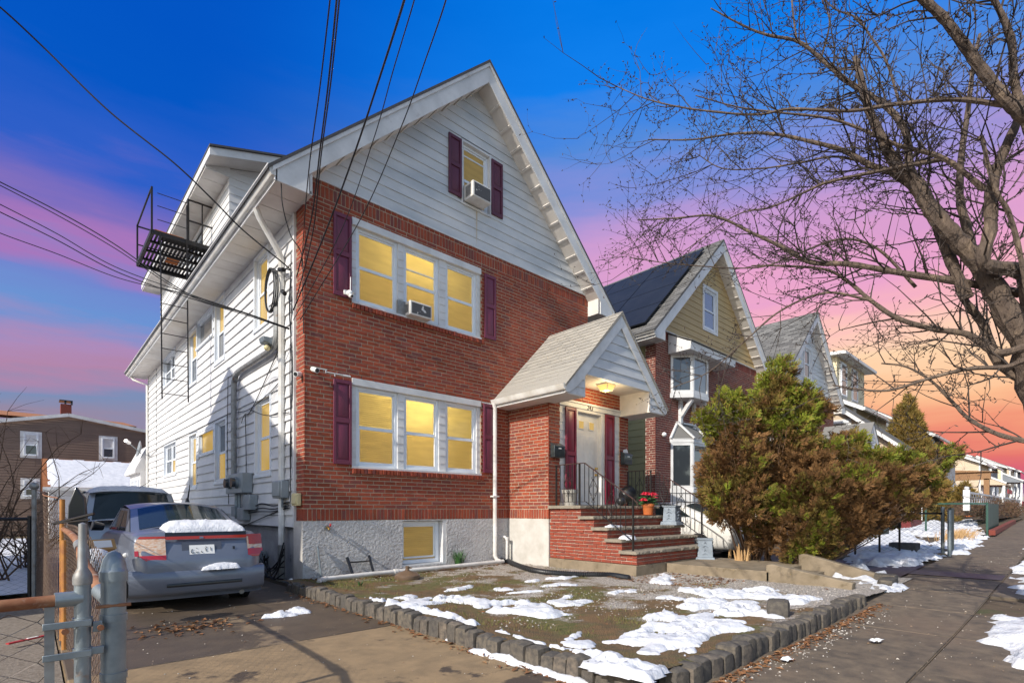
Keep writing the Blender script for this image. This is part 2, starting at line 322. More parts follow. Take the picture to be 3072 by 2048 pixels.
WL = {}
def link(o, parent=None):
    COL.objects.link(o)
    if parent is not None:
        o.parent = parent; o.matrix_parent_inverse = Matrix.Translation(-Vector(WL.get(parent.name, (0,0,0))))
    return o
def tag(o, label=None, cat=None, group=None, kind=None):
    if label: o['label'] = label
    if cat: o['category'] = cat
    if group: o['group'] = group
    if kind: o['kind'] = kind
    return o
def thing(name, label, cat, loc=(0,0,0), group=None):
    o = bpy.data.objects.new(name, None); o.empty_display_size = .1; COL.objects.link(o); o.location = loc; WL[o.name] = tuple(loc)
    return tag(o, label, cat, group)
def fix_normals(me):
    import bmesh
    b = bmesh.new(); b.from_mesh(me); bmesh.ops.recalc_face_normals(b, faces=b.faces); 
    for e in b.edges: e.smooth = len(e.link_faces) == 2 and e.calc_face_angle(3.) < .62
    for f in b.faces: f.smooth = True
    b.to_mesh(me); b.free()
def part(name, mb, m, parent=None, smooth=False, bevel=0., kind=None, label=None, cat=None, group=None, seg=2, norm=True, subsurf=0):
    me = mb.mesh(name, m, smooth)
    if norm and len(me.polygons) < 30000: fix_normals(me)
    o = link(bpy.data.objects.new(name, me), parent)
    if subsurf:
        q = o.modifiers.new('s', 'SUBSURF'); q.levels = subsurf; q.render_levels = subsurf
    if bevel:
        q = o.modifiers.new('b', 'BEVEL'); q.width = bevel; q.segments = seg; q.limit_method = 'ANGLE'; q.angle_limit = math.radians(40)
        q.harden_normals = False
    return tag(o, label, cat, group, kind)
def structure(name, mb, m, **k): return part(name, mb, m, kind='structure', **k)

def pieces(name, items, meshes, parent, limit=300, restname=None):
    """items: (matrix, mesh index). The nearest become objects of their own, the rest one joined part."""
    def key(it):
        p = it[0].to_translation(); return (p.x-CAM[0])**2+(p.y-CAM[1])**2+(p.z-CAM[2])**2
    items = sorted(items, key=key)
    pl = Vector(WL.get(parent.name, (0,0,0)))
    inv = Matrix.Translation(-pl)
    for M, k in items[:limit]:
        o = bpy.data.objects.new(name, meshes[k]); o.matrix_basis = M
        COL.objects.link(o); o.parent = parent; o.matrix_parent_inverse = inv
    rest = items[limit:]
    if rest:
        base = []
        for me in meshes:
            v = np.array([q.co[:] for q in me.vertices]); base.append((v, [tuple(p.vertices) for p in me.polygons]))
        vs = []; fs = []; n = 0
        for M, k in rest:
            A = np.array(M); v, f = base[k]; w = v@A[:3, :3].T+A[:3, 3]
            vs.append(w); fs.extend([tuple(i+n for i in q) for q in f]); n += len(v)
        me = bpy.data.meshes.new(restname or name); me.from_pydata(np.concatenate(vs).tolist(), [], fs)
        me.materials.append(meshes[0].materials[0]); me.update()
        o = link(bpy.data.objects.new(restname or name+'s', me), parent); o['kind'] = 'stuff'

# ------------------------------------------------------------------ wall frames
class Wall:
    """u along the wall, v outwards, z up.  axis 'Y': wall facing -Y at y=c;  axis 'X': wall facing -X at x=c."""
    def __init__(s, axis, c): s.a = axis; s.c = c
    def p(s, u, v, z): return (u, s.c-v, z) if s.a == 'Y' else (s.c-v, u, z)
    def box(s, mb, u0, u1, v0, v1, z0, z1):
        if s.a == 'Y': mb.box(u0, u1, s.c-v1, s.c-v0, z0, z1)
        else: mb.box(s.c-v1, s.c-v0, u0, u1, z0, z1)
    def M(s, u, v, z, su=1, sv=1, sz=1, rot=0.):    # matrix for a unit piece: local x along u, local -y outwards
        R = Matrix.Rotation(rot, 4, 'Y')@Matrix.Diagonal((su, sv, sz, 1))
        if s.a == 'X': R = Matrix(((0,1,0,0),(1,0,0,0),(0,0,1,0),(0,0,0,1)))@R
        return Matrix.Translation(Vector(s.p(u, v, z)))@R

def cut(u0, u1, holes):
    segs = [(u0, u1)]
    for a, b in holes:
        out = []
        for p, q in segs:
            if b <= p or a >= q: out.append((p, q)); continue
            if a > p: out.append((p, a))
            if b < q: out.append((b, q))
        segs = out
    return [s for s in segs if s[1]-s[0] > .012]

def wall_slab(W, u0, u1, z0, z1, v0, v1, holes, mb):
    us = sorted({u0, u1, *[min(max(h[i], u0), u1) for h in holes for i in (0, 1)]}); zs = sorted({z0, z1, *[min(max(h[i], z0), z1) for h in holes for i in (2, 3)]})
    for a, b in zip(us, us[1:]):
        run = None
        for c, d in zip(zs, zs[1:]):
            mu, mz = (a+b)/2, (c+d)/2
            solid = not any(h[0] < mu < h[1] and h[2] < mz < h[3] for h in holes)
            if solid: run = (run[0] if run else c, d)
            elif run: W.box(mb, a, b, v0, v1, *run); run = None
        if run: W.box(mb, a, b, v0, v1, *run)
    return mb

def brick_meshes(m, n=3):
    out = []
    for i in range(n):
        mb = MB(); c = .05+.03*i; j = [random.uniform(-.04, .04) for _ in range(8)]
        # unit brick, x in [-.5,.5], z in [-.5,.5], front at y=-1, back at y=0
        f = [(-.5+c*.3+j[0]*.2, -1, -.5+c+j[1]), (.5-c*.3+j[2]*.2, -1, -.5+c+j[3]), (.5-c*.3+j[4]*.2, -1, .5-c+j[5]), (-.5+c*.3+j[6]*.2, -1, .5-c+j[7])]
        s = [(-.5, -.72, -.5), (.5, -.72, -.5), (.5, -.72, .5), (-.5, -.72, .5)]; k = [(x, 0, z) for x, _, z in s]
        mb.add(f+s+k, [(0,1,2,3)]+[(4+a, 4+(a+1) % 4, (a+1) % 4, a) for a in range(4)]+[(8+a, 8+(a+1) % 4, 4+(a+1) % 4, 4+a) for a in range(4)])
        me = mb.mesh('brick', m); fix_normals(me); out.append(me)
    return out
BM = brick_meshes(m_brick); BM2 = brick_meshes(m_brick2); BMS = brick_meshes(m_step_brick)

def brick_rows(W, u0, u1, z0, z1, holes, L=.203, pitch=.0675, J=.0135, prot=.007, start=0., items=None, flip=False):
    items = [] if items is None else items
    nr = max(1, int(round((z1-z0)/pitch))); pitch = (z1-z0)/nr
    for r in range(nr):
        z = z0+(r+.5)*pitch
        hs = [(h[0], h[1]) for h in holes if h[2] < z < h[3]]
        for a, b in cut(u0, u1, hs):
            off = (0 if (r+flip) % 2 else -.5)*(L+J)+start
            if r % 6 == 3: off += .25*(L+J)
            k = math.floor((a-u0-off)/(L+J)); u = u0+off+k*(L+J)
            while u < b:
                p, q = max(u, a), min(u+L, b)
                if q-p > .02:
                    items.append((W.M((p+q)/2, random.gauss(0, .0008), z+random.gauss(0, .001), q-p, prot*random.uniform(.85, 1.15), (pitch-J)*random.uniform(.95, 1.02), random.gauss(0, .004)), random.randrange(3)))
                u += L+J
    return items
def soldiers(W, u0, u1, z0, z1, holes=(), w=.056, J=.0125, prot=.007, items=None):
    items = [] if items is None else items
    n = int((u1-u0+J)/(w+J)); st = (u1-u0+J)/n; zc = (z0+z1)/2
    for i in range(n):
        u = u0+st*i+(st-J)/2
        if any(h[0] < u < h[1] and h[2] < zc < h[3] for h in holes): continue
        items.append((W.M(u, random.gauss(0, .0015), zc, st-J, prot*random.uniform(.85, 1.2), (z1-z0-J)*random.uniform(.96, 1.), random.gauss(0, .01)), random.randrange(3)))
    return items

def board(W, ub0, ub1, ut0, ut1, z0, h, proud=.022, thin=.006):
    mb = MB(); p = W.p
    mb.add([p(ub0, 0, z0), p(ub1, 0, z0), p(ub1, proud, z0), p(ub0, proud, z0), p(ut0, 0, z0+h), p(ut1, 0, z0+h), p(ut1, thin, z0+h), p(ut0, thin, z0+h)],
           [(0,3,2,1),(4,5,6,7),(0,1,5,4),(1,2,6,5),(2,3,7,6),(3,0,4,7)])
    return mb
def siding(W, u0, u1, z0, z1, holes, pitch, m, parent, name='siding_board', limfn=None, proud=.022, joints=()):
    n = max(1, int(round((z1-z0)/pitch))); pitch = (z1-z0)/n
    for i in range(n):
        z = z0+i*pitch; a, b = u0, u1; c, d = u0, u1
        if limfn: a, b = limfn(z); c, d = limfn(z+pitch)
        if b-a < .06: continue
        if d < c: c = d = (c+d)/2
        hs = [(h[0], h[1]) for h in holes if h[2] < z+pitch/2 < h[3]]
        segs = cut(a, b, hs)
        for s, t in segs:
            part(name, board(W, s, t, c if s == a else s, d if t == b else t, z, pitch+.004, proud+random.uniform(-.001, .001)), m, parent)

def sash_window(W, u0, u1, z0, z1, parent, hi=None, lo=None, inset=.05, frame=.05, fm=None, split=.5, blinds=False, name='window', lower_sash=True, bars=()):
    """double-hung window: frame > two sashes, panes.  inset is how far the frame lies behind the wall face."""
    fm = fm or m_vinyl; v = -inset
    mb = MB()
    W.box(mb, u0, u0+frame, v-.07, v, z0, z1); W.box(mb, u1-frame, u1, v-.07, v, z0, z1)
    W.box(mb, u0+frame, u1-frame, v-.07, v, z1-frame, z1); W.box(mb, u0+frame, u1-frame, v-.07, v+.012, z0, z0+frame*.9)
    fr = part(name, mb, fm, parent, bevel=.004)
    a, b = u0+frame, u1-frame; c, d = z0+frame*.9, z1-frame; mid = c+(d-c)*split; s = .032
    up = MB(); W.box(up, a, a+s, v-.052, v-.022, mid, d); W.box(up, b-s, b, v-.052, v-.022, mid, d); W.box(up, a+s, b-s, v-.052, v-.022, d-s, d); W.box(up, a+s, b-s, v-.052, v-.018, mid-.014, mid+.02)
    for q in bars: W.box(up, a+s, b-s, v-.05, v-.02, q-.012, q+.012)
    part('sash', up, fm, fr, bevel=.003)
    g = MB(); W.box(g, a+s*.5, b-s*.5, v-.050, v-.042, mid+.02, d-s*.5)
    part('pane', g, hi or m_glass_d, fr)
    if lower_sash:
        dn = MB(); W.box(dn, a, a+s, v-.034, v-.004, c, mid-.015); W.box(dn, b-s, b, v-.034, v-.004, c, mid-.015); W.box(dn, a+s, b-s, v-.034, v-.004, c, c+s*1.2); W.box(dn, a+s, b-s, v-.034, v-.004, mid-.04, mid-.016)
        part('sash', dn, fm, fr, bevel=.003)
    g = MB(); W.box(g, a+s*.5, b-s*.5, v-.036, v-.028, c+s*.5, mid-.03)
    part('pane', g, lo or hi or m_glass_d, fr)
    if blinds:
        z = c+.05
        mb = MB()
        while z < d-.05:
            if abs(z-mid) > .05:
                vv = v-.026 if z < mid else v-.04
                p0, p1 = a+s+.006, b-s-.006
                mb.add([W.p(p0, vv, z), W.p(p1, vv, z), W.p(p1, vv+.006, z-.022), W.p(p0, vv+.006, z-.022)], [(0,1,2,3)])
            z += .034
        part('blind_slats', mb, m_lit if hi is m_lit_hi else m_lit_lo, fr, norm=False)
    return fr

def shutter(W, u0, u1, z0, z1, parent, m, v0=.014):
    mb = MB(); t = .03; w = .045; zm = z0+(z1-z0)*.52
    W.box(mb, u0, u0+w, v0, v0+t, z0, z1); W.box(mb, u1-w, u1, v0, v0+t, z0, z1)
    for a, b in ((z0, z0+.07), (zm-.04, zm+.04), (z1-.06, z1)): W.box(mb, u0+w, u1-w, v0, v0+t, a, b)
    W.box(mb, u0+w, u1-w, v0, v0+.010, z0+.07, zm-.04); W.box(mb, u0+w, u1-w, v0, v0+.010, zm+.04, z1-.06)
    sh = part('shutter', mb, m, parent, bevel=.004)
    for a, b in ((z0+.07, zm-.04), (zm+.04, z1-.06)):
        q = MB(); p = W.p; e = .012; f = .04
        A = [p(u0+w+e, v0+.010, a+e), p(u1-w-e, v0+.010, a+e), p(u1-w-e, v0+.010, b-e), p(u0+w+e, v0+.010, b-e)]
        B = [p(u0+w+f, v0+.024, a+f), p(u1-w-f, v0+.024, a+f), p(u1-w-f, v0+.024, b-f), p(u0+w+f, v0+.024, b-f)]
        q.add(A+B, [(4,5,6,7)]+[(i, (i+1) % 4, 4+(i+1) % 4, 4+i) for i in range(4)])
        part('panel', q, m, sh)
    return sh

# shingle field on a sloping plane: origin o, along-eave unit a, up-slope unit b, normal n
def shingle_mesh(m, w=.30, h=.20, t=.012):
    mb = MB()
    mb.add([(0,0,0),(w,0,0),(w,h,0),(0,h,0),(0,0,t*1.6),(w,0,t*1.6),(w,h,t*.4),(0,h,t*.4)], [(0,3,2,1),(4,5,6,7),(0,1,5,4),(1,2,6,5),(2,3,7,6),(3,0,4,7)])
    return mb.mesh('shingle', m)
def shingles(o, a, b, n, la, lb, m, parent, limit=300, w=.30, e=.14, skip=None, name='shingle', restname='shingle_field'):
    me = [shingle_mesh(m, w-.012, e+.05)]; items = []
    o, a, b, n = map(Vector, (o, a, b, n)); r = 0; y = 0.
    half = {}
    while y < lb-.02:
        x = -(r % 2)*w*.5+random.uniform(-.01, .01)
        while x < la-.01:
            x0 = max(x, 0.); x1 = min(x+w, la); sx = (x1-x0)/w
            if sx > .08 and not (skip and skip(x0, y)):
                R = Matrix((a, b, n)).transposed().to_4x4()@Matrix.Diagonal((sx, min(1., (lb-y)/(e+.05)), 1, 1))
                items.append((Matrix.Translation(o+a*x0+b*y+n*(.004+random.uniform(0, .003)))@R, 0))
            x += w
        y += e; r += 1
    pieces(name, items, me, parent, limit, restname)

# ------------------------------------------------------------------ the ground
def sheet(x0, x1, y0, y1, z, nx=1, ny=1, zf=None):
    mb = MB()
    vs = [(x0+(x1-x0)*i/nx, y0+(y1-y0)*j/ny) for j in range(ny+1) for i in range(nx+1)]
    mb.add([(x, y, z+(zf(x, y) if zf else gz(x))) for x, y in vs], [(j*(nx+1)+i, j*(nx+1)+i+1, (j+1)*(nx+1)+i+1, (j+1)*(nx+1)+i) for j in range(ny) for i in range(nx)])
    return mb
structure('ground', sheet(-400, 900, -300, 500, -.06, 130, 4), m_soil)
drive = structure('driveway', sheet(-2.95, -.22, -9, 24, -.012, 1, 4), m_concrete)
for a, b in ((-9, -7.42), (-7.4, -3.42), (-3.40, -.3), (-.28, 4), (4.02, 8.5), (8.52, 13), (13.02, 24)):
    part('slab', MB().box(-2.94, -.235, a, b, -.1, random.uniform(-.002, .003)), m_wetshade_concrete if a > -5 else m_concrete, drive, bevel=.008)
walk = structure('sidewalk', sheet(-9, 160, -7.36, -6.18, -.012, 84, 1), m_walk)
x = -8.9
while x < 30:
    if x > -.3 or x+1.5 < -2.9:
        zz = .003+random.uniform(-.003, .004)
        for y0, y1 in ((-7.35, -6.19), (-8.6, -7.37)):
            if y0 < -8 and not (x < 4.2 or 5.9 < x < 8.6): continue
            mb = MB(); a, b = x+.006, x+1.494
            mb.add([(a, y0, gz(a)-.1), (b, y0, gz(b)-.1), (b, y1, gz(b)-.1), (a, y1, gz(a)-.1), (a, y0, gz(a)+zz), (b, y0, gz(b)+zz), (b, y1, gz(b)+zz), (a, y1, gz(a)+zz)],
                   [(0,3,2,1),(4,5,6,7),(0,1,5,4),(1,2,6,5),(2,3,7,6),(3,0,4,7)])
            part('slab', mb, m_walk, walk, bevel=.006)
    x += 1.5
structure('curb', MB().box(-60, 4, -9.3, -9.15, -.2, .0), m_walk)
structure('road', sheet(-100, 200, -18, -9.3, -.055, 75, 1, lambda x, y: gz(x)), m_asphalt)
drive2 = structure('neighbour_driveway', sheet(7.35, 9.6, -6.17, 12, .012, 6, 1), m_asphalt)
structure('drainage_strip', sheet(7.9, 8.6, -7.35, -6.18, .012, 3, 1), m_asphalt)
def yz(x, y):
    return .045+.05*fbm(x*.9, y*.9, 5)+.02*fbm(x*5, y*5, 9)+.045*max(0., min(1., 1-(x+.2)/.55))+.045*max(0., min(1, 1-(y+6.25)/.5))*max(0., min(1., 5.2-x))
YARD = [(-.2, 7.3, -6.28, .0)]
m_yard = None
def yard_material():
    M = bpy.data.materials.new('yard_gravel_and_moss'); M.use_nodes = True; nt = M.node_tree; N = nt.nodes; L = nt.links; P = N['Principled BSDF']
    P.inputs['Roughness'].default_value = .95
    g = N.new('ShaderNodeNewGeometry'); pos = g.outputs['Position']
    def noise(s, d=5):
        n = N.new('ShaderNodeTexNoise'); L.new(pos, n.inputs[0]); n.inputs['Scale'].default_value = s; n.inputs['Detail'].default_value = d; n.inputs['Roughness'].default_value = .65; return n.outputs[0]
    def mr(v, a, b):
        n = N.new('ShaderNodeMapRange'); L.new(v, n.inputs[0]); n.inputs[1].default_value = a; n.inputs[2].default_value = b; return n.outputs[0]
    def mix(f, a, b):
        n = N.new('ShaderNodeMix'); n.data_type = 'RGBA'; L.new(f, n.inputs[0])
        for i, v in ((6, a), (7, b)):
            if isinstance(v, tuple): n.inputs[i].default_value = (*v, 1)
            else: L.new(v, n.inputs[i])
        return n.outputs[2]
    vo = N.new('ShaderNodeTexVoronoi'); L.new(pos, vo.inputs[0]); vo.inputs['Scale'].default_value = 70
    r = N.new('ShaderNodeValToRGB'); L.new(vo.outputs['Color'], r.inputs[0]); e = r.color_ramp.elements
    e[0].color = (.15, .13, .11, 1); e[1].color = (.70, .64, .58, 1); k = e.new(.5); k.color = (.40, .355, .31, 1)
    soil = mix(mr(noise(7), .4, .6), (.20, .115, .05), (.12, .085, .04))
    grass = mix(mr(noise(12), .4, .65), (.10, .105, .026), (.18, .14, .055))
    soil = mix(mr(noise(1.6), .48, .58), soil, grass)
    sx = N.new('ShaderNodeSeparateXYZ'); L.new(pos, sx.inputs[0])
    a = N.new('ShaderNodeMath'); a.operation = 'MULTIPLY_ADD'; L.new(sx.outputs[0], a.inputs[0]); a.inputs[1].default_value = .07; a.inputs[2].default_value = -.17
    b = N.new('ShaderNodeMath'); b.operation = 'ADD'; L.new(a.outputs[0], b.inputs[0]); L.new(noise(1.9, 7), b.inputs[1])
    col = mix(mr(b.outputs[0], .46, .56), soil, r.outputs[0])
    L.new(col, P.inputs['Base Color'])
    bp = N.new('ShaderNodeBump'); bp.inputs['Strength'].default_value = .9; bp.inputs['Distance'].default_value = .02; L.new(vo.outputs['Distance'], bp.inputs['Height']); L.new(bp.outputs[0], P.inputs['Normal'])
    return M
m_yard = yard_material()
structure('front_yard', sheet(-.34, 7.32, -6.36, 0.02, 0, 152, 128, yz), m_yard, smooth=True)
structure('neighbour_snow_yard', sheet(-12, -3.1, 1.0, 20, -.01, 60, 120, lambda x, y: .03+.12*fbm(x*.7, y*.7, 3)), m_snow, smooth=True)
structure('gravel_path', sheet(-12, -2.96, -8.5, 1.05, -.02, 20, 26, lambda x, y: .03*fbm(x*2, y*2, 4)), mat('path_gravel', (.15, .12, .09), (.26, .22, .18), scale=30, rough=.95, bump=.8, bscale=70))
structure('neighbour_yard', sheet(9.7, 40, -6.0, 1, -.02, 40, 12, lambda x, y: gz(x)+.06*fbm(x, y, 6)), m_soil)

# ------------------------------------------------------------------ row houses
W_, ZB, ZG, ZR, SL, DEP = 6.92, 1.0, 6.40, 9.90, .945, 14.42
def ztop(x, x0): return ZR-SL*abs(x-x0-3.46)

def triple_window(W, x0, z0, z1, zh, parent, hi, lo, up):
    """white trimmed group of three sash windows"""
    t = MB(); W.box(t, x0+.78, x0+3.53, -.06, .022, zh, z1)
    W.box(t, x0+.775, x0+3.535, -.06, .03, z0-.005, z0+.035)
    hd = part('window_trim', t, m_trim, parent, bevel=.004)
    for a, b in ((.78, .865), (1.655, 1.775), (2.535, 2.685), (3.445, 3.53)):
        Wp = Wall('Y', W.c+.03); z = z0+.035; n = 9; h = (zh-z)/n
        bk = MB(); W.box(bk, x0+a, x0+b, -.10, -.032, z, zh); part('mullion', bk, m_trim, hd)
        for i in range(n): part('trim_shingle', board(Wp, x0+a, x0+b, x0+a, x0+b, z+i*h, h, .016, .006), m_trim, hd)
    wins = []
    for k, (a, b) in enumerate(((.865, 1.655), (1.775, 2.535), (2.685, 3.445))):
        wins.append(sash_window(W, x0+a, x0+b, z0+.035, zh, parent, hi, lo, inset=.045, blinds=(k == 0 and not up), bars=(() if not (up and k == 1) else (z0+.92,))))
    # brick rowlock sill
    it = soldiers(W, x0+.78, x0+3.58, z0-.10, z0, prot=.055, w=.056)
    pieces('sill_brick', it, BM, parent, 300)
    mb = MB(); W.box(mb, x0+.78, x0+3.58, -.06, .012, z0-.1, z0-.005); part('sill_bed', mb, m_mortar, parent)
    return wins

def gable_front(h, x0, m_board, holes, W, pitch, right_shaded=False):
    zf = lambda z: (x0+3.46-(ZR-.34-z)/SL, x0+3.46+(ZR-.34-z)/SL)
    mb = MB(); a, b = zf(ZG)
    mb.prism([(a-.1, ZG), (b+.1, ZG), (x0+3.46, ZR-.2)], lambda x, z: (x, W.c+.12, z), lambda x, z: (x, W.c+.3, z))
    part('gable_backing', mb, m_board, h)
    siding(W, 0, 0, ZG+.004, ZR-.36, holes, pitch, m_board, h, limfn=zf)
    mb = MB(); W.box(mb, a, b, -.1, .028, ZG-.012, ZG+.012); part('drip_edge', mb, m_trim, h)

def rakes(h, x0, yf, m_fascia, panels=True):
    c = x0+3.46
    for s in (-1, 1):
        def X(d): return c+s*d
        pl = [(0, ZR-.02), (4.02, ZR-.02-4.02*SL), (4.02, 5.90), (3.52, 5.90), (3.52, ZR-.38-3.52*SL), (0, ZR-.38)]
        mb = MB(); mb.prism(pl, lambda d, z: (X(d), yf, z), lambda d, z: (X(d), yf+.03, z)); part('rake_board', mb, m_fascia, h, bevel=.004)
        mb = MB(); mb.prism([(0, ZR+.0), (4.05, ZR-4.05*SL), (4.05, ZR-.07-4.05*SL), (0, ZR-.07)], lambda d, z: (X(d), yf-.022, z), lambda d, z: (X(d), yf-.001, z)); part('rake_moulding', mb, m_fascia, h)
        # sloped soffit, panel by panel
        n = 12
        for i in range(n):
            d0 = 3.52*i/n+.004; d1 = 3.52*(i+1)/n-.006; mb = MB()
            f = lambda d, o: ZR-.36-SL*d+o
            mb.prism([(d0, f(d0, 0)), (d1, f(d1, 0)), (d1, f(d1, .02)), (d0, f(d0, .02))], lambda d, z: (X(d), yf+.03, z), lambda d, z: (X(d), .0, z))
            part('soffit_panel', mb, m_soffit, h)
            mb = MB(); mb.prism([(d1-.02, f(d1, -.012)), (d1+.018, f(d1+.03, -.012)), (d1+.018, f(d1, .0)), (d1-.02, f(d1, .004))], lambda d, z: (X(d), yf+.03, z), lambda d, z: (X(d), .0, z))
            part('soffit_rib', mb, m_soffit, h)
        mb = MB(); mb.prism([(3.50, ZR-.36-SL*3.5), (3.50, 5.91), (3.46, 5.91), (3.46, ZR-.36-SL*3.46)], lambda d, z: (X(d), yf+.03, z), lambda d, z: (X(d), 0, z)); part('eave_return', mb, m_soffit, h)

def roof(h, x0, yf, m_r, dep):
    c = x0+3.46
    for s in (-1, 1):
        mb = MB(); mb.prism([(0, ZR+.055), (4.12, ZR+.055-4.12*SL), (4.12, ZR-4.12*SL), (0, ZR)], lambda d, z: (c+s*d, yf-.03, z), lambda d, z: (c+s*d, dep, z)); part('roof_slope', mb, m_r, h)

def eave(h, x0, side, yf, dep, panels=True):
    c = x0+3.46; s = side; e = 3.98
    g = [(0, 0), (.06, 0), (.085, .03), (.10, .11), (.115, .125), (.115, .14), (-.0, .14)]
    mb = MB(); mb.prism(g, lambda a, z: (c+s*(e+.02+a), yf-.01, 5.955+z), lambda a, z: (c+s*(e+.02+a), dep, 5.955+z)); part('gutter', mb, m_gutter, h)
    mb = MB(); mb.box(*sorted((c+s*e, c+s*(e+.02))), yf, dep, 5.90, 6.13); part('fascia', mb, m_trim, h)
    if panels:
        y = yf+.03; n = int((dep-y)/.40)
        for i in range(n):
            a = y+(dep-y)*i/n; b = y+(dep-y)*(i+1)/n-.014
            part('soffit_panel', MB().box(*sorted((c+s*3.47, c+s*e)), a, b, 5.925, 5.94), m_soffit, h)
        part('soffit_backing', MB().box(*sorted((c+s*3.47, c+s*e)), y, dep, 5.945, 5.96), m_cardark if False else m_soffit, h)
    else:
        part('soffit', MB().box(*sorted((c+s*3.47, c+s*e)), yf+.03, dep, 5.925, 5.95), m_soffit, h)

def hood(h, x0, m_roof, m_board, detailed, base_material, bm, m_mort, door=True):
    """vestibule with its gabled hood"""
    xa, xb, yv, yh = x0+4.28, x0+6.92, -1.17, -1.95
    xl, xr, xc, ez = x0+3.88, x0+7.22, x0+5.55, 3.42
    WS = Wall('X', xa); WF = Wall('Y', yv)
    hole = [(x0+4.60, x0+6.60, 1.2, 3.36)]
    mb = MB(); mb.box(xa, xa+.25, yv, -.004, ZB, 3.6); part('vestibule_wall', mb, m_mort, h)
    mb = wall_slab(WF, xa+.25, xb, ZB, 3.9, -.25, 0, hole, MB()); part('vestibule_wall', mb, m_mort, h)
    part('vestibule_wall', MB().box(xb-.2, xb, yv+.25, 0, ZB, 3.6), m_mort, h)
    mb = MB(); mb.box(xa-.012, xb+.01, yv-.012, 0, -.1+gz(x0+4), ZB); part('vestibule_base', mb, base_material, h)
    it = soldiers(WS, yv, -.01, ZB, ZB+.2); brick_rows(WS, yv-.01, -.01, ZB+.2, 3.45, [], items=it)
    it = soldiers(WF, xa-.012, xb, ZB, ZB+.2, hole, items=it); brick_rows(WF, xa-.012, xb, ZB+.2, 3.74, hole, items=it, flip=True)
    pieces('porch_brick', it, bm, h, 290 if detailed else 0, 'porch_brickwork')
    # hood roof
    L = math.hypot(xc-xl, 5.12-ez); ux = (xc-xl)/L; uz = (5.12-ez)/L
    for s in (-1, 1):
        e = lambda d: xc+s*d; w = xc-xl+.04
        mb = MB(); mb.prism([(0, 5.12), (w, 5.12-w), (w, 5.07-w), (0, 5.06)], lambda d, z: (e(d), yh-.05, z), lambda d, z: (e(d), 0, z)); part('hood_roof', mb, m_roof, h)
        mb = MB(); mb.prism([(0, 5.055), (w-.03, 5.055-w+.03), (w-.03, 3.28), (w-.12, 3.28), (w-.36, 3.44), (0, 4.80)], lambda d, z: (e(d), yh-.03, z), lambda d, z: (e(d), yh, z)); part('hood_rake', mb, m_trim, h, bevel=.004)
    if detailed:
        shingles((xl-.04, yh-.05, ez-.045), (0, 1, 0), (ux, 0, uz), (-uz, 0, ux), 1.96, L+.06, m_roof, h, 260)
        part('hood_ridge', MB().prism([(xc-.1, 5.03), (xc, 5.135), (xc+.1, 5.03), (xc, 5.11)], lambda x, z: (x, yh-.052, z), lambda x, z: (x, 0, z)), m_roof, h)
    Wg = Wall('Y', yh+.02)
    part('hood_gable', MB().prism([(xl+.3, 3.70), (xr-.3, 3.70), (xc, 4.95)], lambda x, z: (x, yh+.02, z), lambda x, z: (x, yh+.1, z)), m_board, h)
    siding(Wg, 0, 0, 3.70, 4.84, [], .19, m_board, h, limfn=lambda z: (xc-(4.86-z), xc+(4.86-z)))
    for s, a, b in ((-1, xl+.02, x0+4.44), (1, x0+6.60, xr-.02)):
        mb = MB(); mb.box(a, b, yh, -.02 if s < 0 else -.3, 3.265, 3.285); part('hood_soffit', mb, m_soffit, h)
        mb = MB(); mb.box(b-.02, b, yh, yv, 3.285, 3.73) if s < 0 else mb.box(a, a+.02, yh, yv, 3.285, 3.73); part('hood_beam', mb, m_trim, h)
        for z0, zz in ((3.285, 3.43), (3.43, 3.58), (3.58, 3.72)):
            k = max(0., zz-3.37); q = board(Wg, a+(k if s < 0 else 0), b-(k if s > 0 else 0), a+(k if s < 0 else 0), b-(k if s > 0 else 0), z0, zz-z0+.003); part('siding_board', q, m_trim, h)
    part('hood_ceiling', MB().box(x0+4.44, x0+6.6, yh+.02, yv, 3.73, 3.75), m_soffit, h)
    g = [(0, 0), (.05, 0), (.075, .03), (.09, .085), (.10, .1), (0, .1)]
    part('hood_fascia', MB().box(xl+.0, xl+.02, yh, -.01, 3.27, 3.425), m_trim, h)
    part('hood_gutter', MB().prism(g, lambda a, z: (xl+.0-a, yh-.04, 3.32+z), lambda a, z: (xl+.0-a, -.01, 3.32+z)), m_gutter, h)
    # door surround
    t = MB(); WF.box(t, x0+4.58, x0+6.62, -.02, .02, 3.27, 3.37); WF.box(t, x0+4.58, x0+6.62, -.02, .045, 3.36, 3.40); part('door_head', t, m_trim, h, bevel=.004)
    for a, b in ((4.60, 5.10), (6.04, 6.60)):
        bk = MB(); WF.box(bk, x0+a, x0+b, -.12, -.03, 1.26, 3.27); part('door_side_panel', bk, m_trim, h)
        Wp = Wall('Y', yv+.025)
        for i in range(12): part('trim_shingle', board(Wp, x0+a, x0+b, x0+a, x0+b, 1.27+i*.167, .167, .016, .006), m_trim, h)
    if detailed:
        shutter(WF, x0+4.76, x0+5.085, 1.30, 3.255, h, m_shut3, .002); shutter(WF, x0+6.06, x0+6.38, 1.30, 3.255, h, m_shut3, .002)
        fr = MB(); WF.box(fr, x0+5.10, x0+5.16, -.12, .0, 1.26, 3.27); WF.box(fr, x0+5.94, x0+6.04, -.12, .0, 1.26, 3.27); WF.box(fr, x0+5.16, x0+5.94, -.12, .0, 3.21, 3.27); part('door_frame', fr, m_trim, h, bevel=.004)
        d = MB(); WF.box(d, x0+5.16, x0+5.94, -.14, -.10, 1.28, 3.21)
        door = part('front_door', d, m_trim, h)
